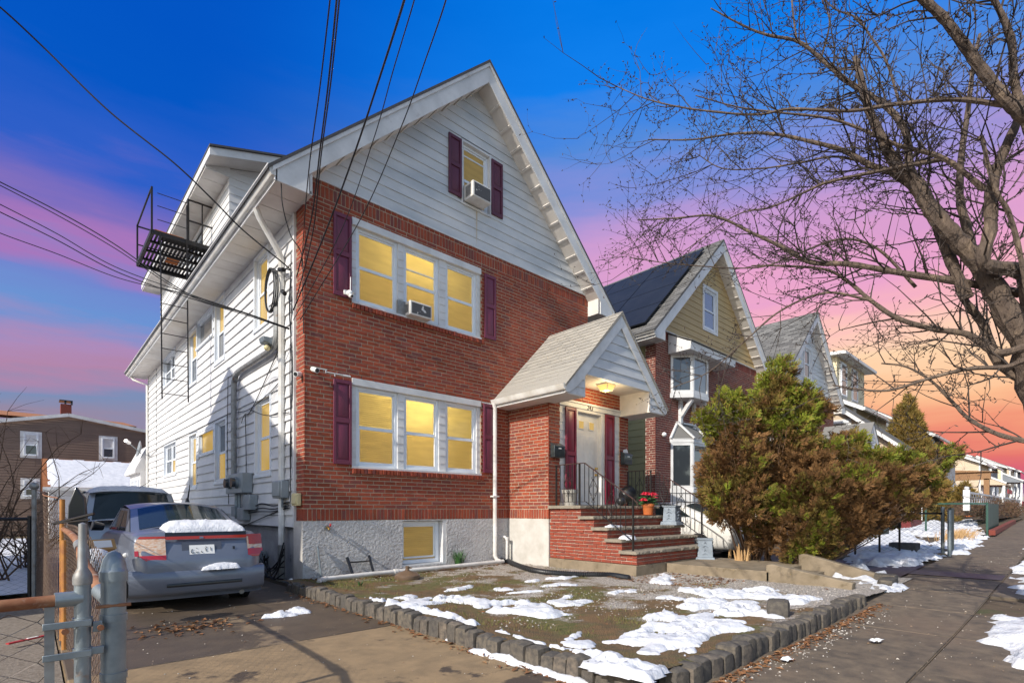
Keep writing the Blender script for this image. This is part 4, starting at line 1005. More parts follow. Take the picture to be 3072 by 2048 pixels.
def gravel():
    vs = []; fs = []
    for i in range(5200):
        r = random.random()
        if r < .82:
            x, y = random.uniform(-.1, 5.1), random.uniform(-6.2, -.05)
            if fbm(x*1.1, y*1.1, 2)+.07*x-.17 < random.uniform(.42, .6): continue
            z = yz(x, y)
        else:
            x, y = random.uniform(.3, 5.2), -6.47-abs(random.gauss(0, .13)); z = .004
            if random.random() < .55: continue
        s = random.uniform(.005, .013); b = len(vs); a = random.uniform(0, 3)
        for k in range(4):
            vs.append((x+s*math.cos(a+k*1.57), y+s*math.sin(a+k*1.57), z))
        vs.append((x, y, z+s*.9)); fs += [(b, b+1, b+4), (b+1, b+2, b+4), (b+2, b+3, b+4), (b+3, b, b+4)]
    mb = MB(); mb.v = vs; mb.f = fs; mb.m = [0]*len(fs)
    part('gravel', mb, mat('pale_gravel', [(.42, .38, .34), (.52, .48, .44), (.28, .25, .22), (.40, .35, .30)], rough=.9), kind='stuff', norm=False)
gravel()
def grass():
    vs = []; fs = []
    for i in range(26000):
        x, y = random.uniform(-.1, 4.6), random.uniform(-6.1, -.1)
        if fbm(x*1.3+9, y*1.3, 14)-.05*x+.02 < random.uniform(.44, .62): continue
        z = yz(x, y); a = random.uniform(0, 6.28); h = random.uniform(.012, .04); w = .004; l = random.uniform(-.02, .02)
        b = len(vs); vs += [(x-w*math.cos(a), y-w*math.sin(a), z), (x+w*math.cos(a), y+w*math.sin(a), z), (x+l, y+random.uniform(-.02, .02), z+h)]; fs.append((b, b+1, b+2))
    mb = MB(); mb.v = vs; mb.f = fs; mb.m = [0]*len(fs)
    part('winter_grass', mb, mat('winter_grass_blade', [(.105, .125, .022), (.16, .15, .04), (.21, .165, .07), (.09, .11, .02)], rough=.9), kind='stuff', norm=False)
grass()
def grit():
    vs = []; fs = []
    for i in range(900):
        if i % 3: x = random.uniform(-.3, 14); y = random.uniform(-8.4, -6.5)
        else: x = random.uniform(-2.8, -.5); y = random.uniform(-7.5, 0)
        z = gz(x)+.006; s = random.uniform(.003, .009)*(1 if random.random() < .93 else 2); b = len(vs); a = random.uniform(0, 3)
        vs += [(x+s*math.cos(a+k*2.1), y+s*math.sin(a+k*2.1), z) for k in range(3)]+[(x, y, z+s*.7)]; fs += [(b, b+1, b+3), (b+1, b+2, b+3), (b+2, b, b+3)]
    mb = MB(); mb.v = vs; mb.f = fs; mb.m = [0]*len(fs); part('grit', mb, mat('pale_grit', [(.5, .46, .4), (.2, .12, .07), (.62, .58, .52), (.1, .07, .05)], rough=.9), kind='stuff', norm=False)
grit()
def litter(p, s, label, seed):
    r = random.Random(seed); mb = MB(); n = 5
    vs = [(p[0]+(i-2)*s*.5+r.uniform(-.1, .1)*s, p[1]+(j-2)*s*.28+r.uniform(-.1, .1)*s, p[2]+.01+r.uniform(0, .35)*s) for j in range(5) for i in range(5)]
    mb.add(vs, [(j*5+i, j*5+i+1, (j+1)*5+i+1, (j+1)*5+i) for j in range(4) for i in range(4) if (i, j) not in ((0, 0), (3, 3))])
    tag(part('paper_scrap', mb, m_paper, norm=False), label, 'litter')
litter(onZ(2628, 1925, .01), .07, 'crumpled white and yellow paper scrap in the middle of the sidewalk', 1)
litter(onZ(2360, 1983, .01), .06, 'flat torn white paper scrap on the sidewalk near the granite edging', 2)

# ------------------------------------------------------------------ things in the front yard
def pipe(pts, r, label, name='plastic_pipe', m=m_pvc, cat='pipe', collars=()):
    T = thing(name, label, cat, pts[0]); part('tube', MB().tube(pts, r, 12), m, T, smooth=True)
    for a, b in collars: part('coupling', MB().tube([a, b], r*1.25, 12), m, T, smooth=True)
    return T
a = onZ(975, 1752, .1); b = onZ(1490, 1680, .14); m1 = a+(b-a)*.28; m2 = a+(b-a)*.31
pipe([(0.02, -.5, .10), (.12, -.42, .13), (.9, -.38, .14), (2.2, -.36, .14), (3.85, -.33, .15)], .038, 'long white plastic pipe lying along the foot of the rendered wall', collars=(((.05, -.47, .12), (.16, -.42, .13)), ((1.35, -.375, .14), (1.42, -.375, .14))))
p0 = onZ(875, 1752, .05); p1 = onZ(930, 1775, .04)
pipe([(p0[0], p0[1]+.05, .12), tuple(p0), tuple(p0+(p1-p0)*.3), tuple(p1)], .034, 'short white elbow pipe on the driveway at the house corner', collars=((tuple(p0+(p1-p0)*.3), tuple(p0+(p1-p0)*.36)),))
q0 = onZ(960, 1784, .04); q1 = onZ(1016, 1801, .04)
pipe([tuple(q0), tuple(q0+(q1-q0)*.3), tuple(q1)], .034, 'short straight white pipe lying on the driveway against the granite blocks', collars=((tuple(q0+(q1-q0)*.28), tuple(q0+(q1-q0)*.36)),))
pipe([(4.1, .01, .62), (4.1, -.10, .62), (4.12, -.14, .58), (4.12, -.14, .15)], .028, 'small white drain pipe leaving a hole in the rendered wall', collars=(((4.12, -.14, .56), (4.12, -.14, .62)),))
# corrugated hose
hp = [onZ(1500, 1668, .14), onZ(1540, 1690, .12), onZ(1610, 1712, .11), onZ(1720, 1722, .11), onZ(1820, 1724, .11), onZ(1888, 1734, .10)]
def smooth(P, k=8):
    P = [np.array(p, float) for p in P]; P = [2*P[0]-P[1]]+P+[2*P[-1]-P[-2]]; out = []
    for i in range(1, len(P)-2):
        for j in range(k):
            t = j/k; a, b, c, d = P[i-1:i+3]
            out.append(.5*((2*b)+(-a+c)*t+(2*a-5*b+4*c-d)*t*t+(-a+3*b-3*c+d)*t**3))
    out.append(P[-2]); return out
hq = smooth([np.array((3.93, -.2, .14))]+hp, 34)
tag(part('drain_hose', MB().tube(hq, [.05+.006*(1 if i % 2 else -1) for i in range(len(hq))], 12), m_hose, smooth=False), 'black corrugated drain hose curving over the yard from the white downspout', 'hose')
# parasol foot
c = onZ(1222, 1738, .06)
T = thing('parasol_base', 'brown round plastic parasol foot standing before the cellar window', 'parasol base', c)
part('weight', MB().lathe([(.05, 0), (.19, .0), (.205, .03), (.20, .075), (.14, .12), (.05, .145), (.045, .15)], c, 28), m_base_brown, T, smooth=True)
part('socket', MB().lathe([(.035, .14), (.035, .17), (.026, .175), (.03, .20), (.03, .22)], c, 14), m_base_brown, T, smooth=True)
part('knob', MB().tube([c+np.array((.02, 0, .19)), c+np.array((.06, -.03, .19))], .014, 8), m_base_brown, T)
# broken frame, rod, spigot
a = onY(1062, 1733, -.25); b = onY(1041, 1671, -.06); c2 = onY(1124, 1729, -.2); d = onY(1107, 1665, -.05)
T = thing('broken_ladder', 'black H-shaped piece of metal ladder leaning on the rendered wall', 'frame', a)
part('leg', MB().bar(a, b, .035), m_cardark, T); part('leg', MB().bar(c2, d, .03), m_cardark, T); part('crossbar', MB().bar(b+(a-b)*.25, d+(c2-d)*.25, .022), m_cardark, T); part('foot_bar', MB().bar(a, a+(c2-a)*.95, .025), m_cardark, T)
a = onY(964, 1735, -.12); b = onY(953, 1640, -.05)
T = thing('metal_rod', 'thin galvanised rod standing upright at the house corner', 'rod', a); part('shaft', MB().tube([a, b], .018, 8), m_galv, T); part('cap', MB().tube([b, b+(b-a)*.03], .022, 8), m_galv, T)
a = onY(978, 1581, 0)
T = thing('water_tap', 'small brass garden tap on the white rendered wall', 'tap', a); part('flange', MB().tube([a+np.array((0, -.01, 0)), a+np.array((0, -.03, 0))], .04, 10), m_galv, T); part('spout', MB().tube([a+np.array((0, -.02, 0)), a+np.array((0, -.08, 0)), a+np.array((.01, -.11, -.03))], .018, 8), m_brass, T); part('handle', MB().tube([a+np.array((.03, -.07, .035)), a+np.array((.05, -.075, .035))], .025, 8), m_redplastic, T)
def clump(c, n, h, label, spread=.11):
    T = thing('leafy_clump', label, 'plant', c)
    for i in range(n):
        a = random.uniform(0, 6.28); r = random.uniform(0, spread*.55); hh = h*random.uniform(.65, 1.05); b = np.array((c[0]+r*math.cos(a), c[1]+r*math.sin(a), c[2])); o = np.array((math.cos(a), math.sin(a), 0)); t = np.array((-math.sin(a), math.cos(a), 0))*.010
        mb = MB(); vs = []
        for k in range(4):
            f = k/3; p = b+o*spread*.9*f*f*random.uniform(.6, 1)+np.array((0, 0, hh*f)); w = (1-.75*f)
            vs += [p-t*w, p+t*w]
        mb.add(vs, [(0,1,3,2),(2,3,5,4),(4,5,7,6)]); part('leaf', mb, m_blade, T, norm=False)
clump(onY(1378, 1700, -.16), 80, .33, 'clump of green daffodil leaves beside the cellar window', .15)
clump(onZ(1081, 1760, .07), 12, .1, 'tiny green shoots in the yard near the house corner', .05)
# pots and ornaments on the stoop
def pot(c, r, h, m, n=24): return MB().lathe([(r*.72, 0), (r*.9, h*.75), (r*.93, h*.77), (r*1.02, h*.78), (r*1.05, h), (r*.94, h), (r*.9, h*.85), (.01, h*.84)], c, n)
c = np.array((6.22, -2.15, 1.065))
T = thing('flower_pot', 'terracotta pot of red poinsettias on the second highest step', 'flower pot', c)
part('pot', pot(c, .125, .24, m_terra), m_terra, T, smooth=False); part('saucer', MB().lathe([(.12, 0), (.15, .02), (.14, .02)], c+np.array((0, 0, -.0)), 20), m_terra, T)
def fan(mb, c, d, L, w):
    d = np.array(d)/np.linalg.norm(d); s = np.cross(d, (0.01, .02, 1)); s = s/np.linalg.norm(s); u = np.cross(s, d)
    mb.add([c, c+d*L*.5+s*w-u*.01, c+d*L, c+d*L*.5-s*w-u*.01, c+d*L*.5+u*.012], [(0,1,4),(1,2,4),(2,3,4),(3,0,4)])
mb = MB()
for i in range(60): a = random.uniform(0, 6.28); fan(mb, c+np.array((.03*math.cos(a), .03*math.sin(a), .24+random.uniform(0, .16))), (math.cos(a), math.sin(a), random.uniform(-.35, .4)), random.uniform(.12, .2), .035)
part('leaves', mb, m_leaf, T, norm=False)
for hx, hy, hz in ((-.10, -.05, .42), (.10, -.06, .42), (.0, .08, .43), (-.2, -.02, .30), (.03, -.1, .36)):
    mb = MB()
    for ring, (k, L, up) in enumerate(((7, .10, .12), (6, .075, .45), (5, .05, .9))):
        for i in range(k): a = 6.28*i/k+ring*.4; fan(mb, c+np.array((hx, hy, hz+ring*.012)), (math.cos(a), math.sin(a), up), L, .026)
    part('flower', mb, m_petal, T, norm=False)
c = np.array((4.62, -1.42, 1.262))
T = thing('planter', 'empty grey plastic planter behind the left stoop railing', 'planter', c); part('pot', pot(c, .155, .31, m_grey_plastic), m_grey_plastic, T); part('ribs', MB().lathe([(.148, .24), (.160, .245), (.160, .255), (.149, .26)], c, 24), m_grey_plastic, T)
c = np.array((6.42, -1.45, 1.262))
T = thing('tipped_pot', 'black round pot lying on its side by the right door post', 'pot', c)
mb = MB(); prof = [(.02, -.02), (.11, 0), (.16, .08), (.175, .18), (.17, .27), (.15, .27), (.14, .1), (.02, .05)]
mb.lathe(prof, (0, 0, 0), 20); R = Matrix.Rotation(math.radians(68), 3, Vector((.3, 1, 0)).normalized()); mb.v = [tuple(R@Vector(v)+Vector(c)+Vector((-.05, .05, .2))) for v in mb.v]
part('shell', mb, m_hose, T, smooth=True); part('rim_band', MB().tube([(c[0]+.19+.0, c[1]+.05+.12*math.cos(t), c[2]+.24+.12*math.sin(t)) for t in np.linspace(0, 6.28, 16)], .012, 5), m_grey_plastic, T)
def sphere(c, r, n=14): return MB().lathe([(r*math.sin(math.pi*k/10)+.0005, -r*math.cos(math.pi*k/10)) for k in range(11)], c, n)
tag(part('black_globe', sphere((6.12, -1.55, 1.36), .095), m_hose, smooth=True), 'small shiny black globe ornament on the stoop landing', 'ornament')
def pedestal(c, rz, label, h=.40):
    T = thing('plaster_pedestal', label, 'pedestal', c, 'plaster pedestals by the stoop'); R = Matrix.Rotation(rz, 4, 'Z')
    def at(b): b.v = [tuple(R@Vector(v)+Vector(c)) for v in b.v]; return b
    def frustum(w0, w1, z0, z1): mb = MB(); mb.add([(sx*w, sy*w, z) for w, z in ((w0, z0), (w1, z1)) for sx, sy in ((-1,-1),(1,-1),(1,1),(-1,1))], [(3,2,1,0),(4,5,6,7),(0,1,5,4),(1,2,6,5),(2,3,7,6),(3,0,4,7)]); return mb
    part('plinth', at(frustum(.18, .165, 0, .07)), m_pedestal, T, bevel=.006); part('shaft', at(frustum(.14, .125, .07, h-.04)), m_pedestal, T, bevel=.006); part('capital', at(frustum(.135, .15, h-.04, h)), m_pedestal, T, bevel=.006)
    for q in range(4):
        mb = MB(); z = h*.3
        for i, z in enumerate(np.linspace(.12, h-.09, 4)): mb.tube([(-.05+(i % 2)*.03, -.137+.0*z, z), (0, -.145, z+.03), (.05-(i % 2)*.03, -.137, z)], .008, 5)
        mb.v = [tuple(Matrix.Rotation(q*math.pi/2, 3, 'Z')@Vector(v)) for v in mb.v]; part('relief', at(mb), m_pedestal, T)
pedestal((6.62, -2.46, .87), .1, 'blue grey plaster pedestal standing on a stoop step beside the flower pot')
pc = onZ(2115, 1680, .2); pedestal((pc[0], pc[1], .2), .5, 'blue grey plaster pedestal tilted on the landing left of the bush', .43)
c = onZ(2092, 1665, .2)
tag(part('egg_ornament', MB().lathe([(.02, 0), (.05, .01), (.062, .06), (.05, .12), (.025, .17), (.005, .18)], c, 12), m_grey_plastic, smooth=True), 'small pale egg-shaped ornament beside the pedestal on the landing', 'ornament')
for i, (p, w) in enumerate((((4.55, -2.52, .875), .16), ((4.52, -2.83, .68), .14))):
    snow('melting_snow', [[(p[0]-w, p[1]-.06), (p[0]+w, p[1]-.06), (p[0]+w*.8, p[1]+.09), (p[0]-w, p[1]+.09)]], lambda x, y, z=p[2]: z, .07, 40+i, step=.02, amp=.1, w=.09)
# mailboxes
def mailbox(x, y, z, label, letter):
    T = thing('mailbox', label, 'mailbox', (x, y, z), 'letterboxes by the front door')
    mb = MB(); mb.prism([(0, 0), (-.11, 0), (-.12, .02), (-.11, .22), (0, .28)], lambda v, q: (x-.15, y+v, z+q), lambda v, q: (x+.15, y+v, z+q)); part('box', mb, m_mail, T, bevel=.008)
    mb = MB(); mb.prism([(0.0, .285), (-.118, .222), (-.122, .20), (-.126, .20), (-.122, .228), (0, .295)], lambda v, q: (x-.156, y+v, z+q), lambda v, q: (x+.156, y+v, z+q)); part('lid', mb, m_mail, T, bevel=.003)
    part('label_plate', MB().box(x-.04, x+.04, y-.123, y-.116, z+.165, z+.185), m_paper, T)
    if letter: mb = MB(); mb.add([(x-.12, y-.05, z+.27), (x+.1, y-.04, z+.26), (x+.06, y-.03, z+.36), (x-.11, y-.05, z+.33)], [(0,1,2,3)]); part('letter', mb, m_paper, T, norm=False)
mailbox(4.46, -1.185, 2.20, 'dark mailbox left of the door, a white letter edge showing', False)
mailbox(6.76, -1.185, 2.20, 'black mailbox right of the door with a letter sticking out', True)
# house number
fc = bpy.data.curves.new('house_number', 'FONT'); fc.body = '243'; fc.size = .135; fc.extrude = .004; fc.align_x = 'CENTER'; fc.shear = .15
fo = bpy.data.objects.new('tmp', fc); COL.objects.link(fo)
dg = bpy.context.evaluated_depsgraph_get(); me = bpy.data.meshes.new_from_object(fo.evaluated_get(dg)); bpy.data.objects.remove(fo)
me.name = 'house_number'; me.materials.clear(); me.materials.append(m_cardark)
no = link(bpy.data.objects.new('house_number', me), H); no.rotation_euler = (math.pi/2, 0, 0); no.location = (5.52, -1.172-.025, 3.275)
# ceiling lamp under the hood
c = (5.46, -1.66, 3.73)
T = thing('porch_lamp', 'lit square glass porch lamp on the hood ceiling', 'lamp', c)
part('canopy', MB().box(c[0]-.14, c[0]+.14, c[1]-.14, c[1]+.14, 3.70, 3.73), m_ac, T)
mb = MB(); mb.add([(c[0]+sx*w, c[1]+sy*w, z) for w, z in ((.135, 3.70), (.08, 3.59)) for sx, sy in ((-1,-1),(1,-1),(1,1),(-1,1))], [(0,1,2,3),(7,6,5,4),(0,4,5,1),(1,5,6,2),(2,6,7,3),(3,7,4,0)]); part('glass_shade', mb, m_lampglass, T)
mb = MB()
for sx, sy in ((-1,-1),(1,-1),(1,1),(-1,1)): mb.bar((c[0]+sx*.137, c[1]+sy*.137, 3.70), (c[0]+sx*.083, c[1]+sy*.083, 3.585), .012)
part('shade_frame', mb, m_ac, T)
pl = bpy.data.lights.new('porch_lamp_light', 'POINT'); pl.energy = 14; pl.color = (1, .75, .4); pl.shadow_soft_size = .12; po = bpy.data.objects.new('porch_lamp_light', pl); COL.objects.link(po); po.location = (c[0], c[1], 3.48); po.parent = T; po.matrix_parent_inverse = Matrix.Translation(-Vector(c))
# window air conditioners
def ac(u0, u1, z0, z1, out, label):
    T = thing('window_air_conditioner', label, 'air conditioner', ((u0+u1)/2, -out, z0), 'air conditioners in front windows')
    part('case', MB().box(u0, u1, -out, .03, z0, z1), m_ac, T, bevel=.012)
    part('condenser_grille', MB().box(u0+.035, u1-.03, -out-.006, -out+.002, z0+.03, z1-.03), m_acg, T)
    for i in range(8): part('louvre', MB().box(u0-.006, u0+.002, -out+.06+i*.022, -out+.072+i*.022, z0+.05, z1-.05), m_galv_dull, T)
    part('side_curtain', MB().box(u0-.16, u0, -.02, .02, z0, z1), m_galv_dull, T)
ac(1.79, 2.25, 4.63, 4.88, .17, 'white air conditioner with peeling grille in the middle second-floor window')
ac(3.10, 3.56, 7.20, 7.50, .30, 'white air conditioner jutting from the attic gable window')
# cameras and fittings
def bullet(a, b, label):
    T = thing('security_camera', label, 'camera', a); a = np.array(a); b = np.array(b); d = (b-a)/np.linalg.norm(b-a)
    part('mount', MB().tube([a, a+(b-a)*.3], .035, 10), m_camw, T); part('barrel', MB().tube([a+(b-a)*.2, b], .042, 14), m_camw, T, smooth=False); part('lens', MB().tube([b, b+d*.006], .032, 14), m_cardark, T)
bullet((.12, -.01, 3.38), (.15, -.13, 3.34), 'white bullet camera facing out of the brick above the lower left shutter')
bullet((0, .12, 3.30), (-.12, .04, 3.27), 'white bullet camera on the side edge of the brick corner')
c = (.70, -.06, 4.68)
T = thing('dome_camera', 'white round security camera with antenna at the foot of the upper left shutter', 'camera', c)
part('bracket', MB().box(.62, .70, -.06, .0, 4.68, 4.76), m_camw, T, bevel=.01); part('head', sphere((.70, -.10, 4.70), .055), m_camw, T, smooth=True); part('eye', sphere((.705, -.125, 4.655), .036), m_camw, T, smooth=True); part('lens', MB().tube([(.71, -.155, 4.645), (.71, -.163, 4.642)], .02, 10), m_cardark, T); part('antenna', MB().tube([(.72, -.08, 4.75), (.725, -.08, 4.98)], .008, 6), m_camw, T)

# ------------------------------------------------------------------ fittings on the side wall
T = thing('electric_meter', 'grey double electric meter cabinet with conduits on the white side wall', 'electric meter', (-.1, 2.9, 1.5))
part('cabinet', MB().box(-.22, -.03, 2.45, 3.55, 1.50, 1.88), m_utility, T, bevel=.01)
for y in (2.75, 3.2):
    part('meter_ring', MB().tube([(-.22, y, 1.70), (-.27, y, 1.70)], .11, 18), m_galv, T); part('meter_glass', MB().tube([(-.27, y, 1.70), (-.33, y, 1.70)], .09, 18), m_glass_d, T)
part('lower_box', MB().box(-.18, -.03, 2.15, 2.55, 1.18, 1.46), m_utility, T, bevel=.008); part('lower_box', MB().box(-.16, -.03, 2.6, 3.0, .98, 1.22), m_utility, T, bevel=.008); part('lower_box', MB().box(-.16, -.03, 3.15, 3.4, 1.05, 1.25), m_utility, T, bevel=.008)
for y in (2.7, 3.1, 3.3): part('conduit_stub', MB().tube([(-.09, y, 1.5), (-.09, y, 1.0)], .03, 8), m_galv, T)
part('riser_conduit', MB().tube(smooth([(-.10, 3.43, 1.88), (-.10, 3.43, 3.55), (-.10, 3.36, 3.80), (-.10, 3.15, 3.90), (-.10, 2.2, 3.91), (-.10, 1.25, 3.91), (-.10, 1.0, 3.98), (-.10, .93, 4.2), (-.10, .92, 5.0), (-.12, .92, 5.15)], 6), .055, 10), m_galv_dull, T, smooth=True)
T = thing('junction_box', 'grey cable junction box near the white downspout on the side wall', 'junction box', (-.1, .75, 1.36))
part('case', MB().box(-.16, -.03, .56, .98, 1.37, 1.66), m_utility, T, bevel=.015); part('cover', MB().box(-.18, -.155, .60, .94, 1.40, 1.64), m_utility, T, bevel=.01); part('cable_stub', MB().tube([(-.09, .7, 1.37), (-.09, .7, 1.22)], .02, 6), m_galv, T)
part('cable_stub', MB().tube([(-.09, .82, 1.37), (-.09, .82, 1.22)], .02, 6), m_galv, T)
T = thing('cream_box', 'small cream plastic cable box at the foot of the brick corner', 'cable box', (-.06, .2, 1.28)); part('case', MB().box(-.085, -.012, .08, .30, 1.24, 1.44), m_yellow, T, bevel=.012); part('cover', MB().box(-.10, -.084, .10, .28, 1.27, 1.42), m_yellow, T, bevel=.008)
T = thing('flood_light', 'yellowish wall flood light above the bent conduit on the side wall', 'lamp', (-.1, 1.12, 3.95)); part('bracket', MB().box(-.14, -.03, 1.02, 1.22, 3.94, 4.02), m_yellow, T, bevel=.01); part('head', MB().prism([(0, 0), (.16, .04), (.18, .12), (.02, .12)], lambda a, z: (-.12-a, 1.0, 3.94+z), lambda a, z: (-.12-a, 1.22, 3.94+z)), m_galv, T, bevel=.008); part('sensor', sphere((-.2, 1.1, 3.90), .05), m_yellow, T, smooth=True)
def wirebundle(name, label, runs, r=.008):
    T = thing(name, label, 'cable', runs[0][0])
    for q in runs: part('strand', MB().tube(smooth(q, 6), r, 5), m_wire, T)
runs = []
for i in range(5):
    o = random.uniform(-.05, .05); runs.append([(-.05, 3.6, 1.10+o), (-.06, 2.4, 1.18+o), (-.07, 1.8, 1.22+o*1.5), (-.06, 1.2, 1.20+o), (-.05, .5, 1.26+o)])
runs.append([(-.05, 3.4, .78), (-.05, 2.2, .98), (-.05, .6, 1.22)])
wirebundle('cable_bundle', 'tangle of black cables sagging along the lower side wall', runs, .009)
runs = []
for i in range(6):
    o = random.uniform(-.06, .06); runs.append([(-.045+o*.2, .42+o*.8, 5.3-i*.2), (-.05, .44+o, 4.4), (-.05, .42-o, 3.4), (-.05, .43+o*.5, 2.3), (-.05, .44, 1.3+.2*i)])
wirebundle('cable_bundle', 'bunch of thin black cables running down beside the brick corner', runs, .007)
T = thing('coiled_cable', 'coiled black service cable hung high on the side wall by the corner', 'cable', (-.15, .9, 4.9))
for i in range(3): part('loop', MB().tube([(-.14-.02*i, 1.05+.30*math.cos(t)*(1-.12*i), 4.86+.36*math.sin(t)) for t in np.linspace(0, 6.28, 22)], .011, 6), m_wire, T)
part('insulator', MB().tube([(-.12, .75, 5.12), (-.12, .55, 5.05)], .035, 8), m_wire, T); part('insulator', MB().tube([(-.12, .6, 4.72), (-.12, .5, 4.65)], .035, 8), m_wire, T)
wirebundle('cable_bundle', 'thin cables crossing the side wall from the tall window to the junction', [[(-.04, .95, 3.92), (-.05, 2.4, 3.1), (-.05, 2.9, 3.03), (-.05, 3.1, 2.9)], [(-.04, .9, 3.35), (-.05, 1.5, 3.22), (-.05, 2.7, 3.1), (-.05, 4.2, 3.2), (-.05, 7, 3.18), (-.05, 9.5, 3.22), (-.05, 12, 3.2), (-.05, 13.8, 3.05), (-.05, DEP, 3.2)], [(-.05, 2.85, 3.05), (-.05, 2.8, 2.4), (-.05, 2.78, 1.5)], [(-.05, 4.05, 4.0), (-.05, 4.1, 2.5), (-.05, 4.0, 1.3)], [(-.05, 2.6, 3.1), (-.05, 1.6, 2.85), (-.05, .5, 2.75)]], .008)
T = thing('cable_junk', 'heap of old cables and broken boards at the foot of the side wall', 'scrap', (-.2, 1.4, 0))
for a in ((.06, 1.9, 0), (.05, 2.15, 0), (.05, 2.4, 0)): part('board', MB().box(-.14, .02, a[1]-.08, a[1]+.08, 0, .42+random.uniform(0, .08)), m_utility, T, bevel=.005)
for i in range(7): part('cable', MB().tube(smooth([(-.1-.1*random.random(), 2.2-random.random(), .42-.1*random.random()), (-.15, 1.6-.5*random.random(), .1+.2*random.random()), (-.2, 1.1-.5*random.random(), .02+.2*random.random()), (-.1, .6, .05+.1*i)], 5), .012, 5), m_wire, T)
part('rag', sphere((-.3, 1.25, .05), .07, 8), m_paper, T); part('rag', sphere((-.28, 1.75, .04), .06, 8), m_redplastic, T)
wirebundle('service_cable', 'thin black cable hanging from the front eave onto the brick corner', [[(-.45, -.3, 5.92), (-.42, -.28, 5.6), (-.25, -.12, 5.3), (-.05, -.03, 5.1), (-.03, -.02, 4.5), (-.02, -.02, 3.9)]], .008)

# fire escape at the dormer
F = thing('fire_escape', 'rusty black iron fire escape balcony with a hanging ladder by the dormer', 'fire escape', (-.5, 6.6, 7.27))
zp = 7.27; xo, xi = -1.17, .0; ya, yb_ = 5.6, 7.7
part('platform_frame', MB().bar((xo, ya, zp), (xi, ya, zp), .05, .09).bar((xo, yb_, zp), (xi, yb_, zp), .05, .09).bar((xo, ya, zp), (xo, yb_, zp), .05, .09).bar((xi, ya, zp), (xi, yb_, zp), .05, .09), m_black, F)
for i in range(15): x = xo+.05+i*.075; part('grate_slat', MB().bar((x, ya, zp+.03), (x, yb_, zp+.03), .045, .014), m_black, F)
for y in (6.1, 6.65, 7.2): part('cross_bar', MB().bar((xo, y, zp-.01), (xi, y, zp-.01), .05, .05), m_black, F)
part('rust_edge', MB().bar((xo+.05, ya+.04, zp+.055), (xo+.6, ya+.05, zp+.05), .10, .03), m_orange, F)
part('rust_plate', MB().box(-.68, -.44, 6.7, 7.1, zp+.0, zp+.035), m_orange, F)
part('deck_board', MB().box(-1.0, .0, ya+.05, ya+.42, zp+.04, zp+.06), m_black, F)
for p in ((xo, ya), (xo, yb_), (-.48, ya), (.04, ya)): part('post', MB().bar((p[0], p[1], zp), (p[0], p[1], zp+.98), .036), m_black, F)
for z in (zp+.97,): part('rail', MB().bar((xo, ya, z), (xo, yb_, z), .03).bar((-.48, ya, z), (.04, ya, z), .03), m_black, F)
part('rail', MB().bar((xo, yb_, zp+.95), (xi, yb_, zp+.95), .03).bar((xo, yb_, zp+.5), (xi, yb_, zp+.5), .025).bar((-.48, ya, zp+.5), (.04, ya, zp+.5), .03), m_black, F)
part('baluster', MB().bar((-.2, ya, zp), (-.2, ya, zp+.96), .025), m_black, F)
for z in (.3, .6, .88): part('chain_rail', MB().bar((xo+.1, ya, zp+z), (-.48, ya, zp+z), .012), m_black, F)
for x in (-1.02, -.52): part('ladder_rail', MB().bar((x, ya-.06, zp+.0 if x < -.6 else zp+.8), (x+.03, ya-.06, 3.62), .024), m_black, F)
for i in range(11): part('rung', MB().bar((-1.01, ya-.06, 3.75+i*.33), (-.50, ya-.06, 3.75+i*.33), .016), m_black, F)
T = thing('satellite_dish', 'grey satellite dish on the rear corner of the side wall', 'satellite dish', (-.2, DEP+.1, 3.3))
mb = MB(); mb.lathe([(.0, 0), (.12, .012), (.24, .05), (.3, .09)], (0, 0, 0), 18); R = Matrix.Rotation(math.radians(-80), 3, 'Y'); mb.v = [tuple(R@Vector(v)+Vector((-.2, DEP+.2, 3.35))) for v in mb.v]; part('dish', mb, m_utility, T, smooth=True); part('arm', MB().tube([(-.2, DEP+.2, 3.2), (-.62, DEP-.3, 3.5)], .015, 6), m_galv, T); part('feed', MB().tube([(-.6, DEP-.28, 3.5), (-.72, DEP-.42, 3.56)], .06, 8), m_camw, T)

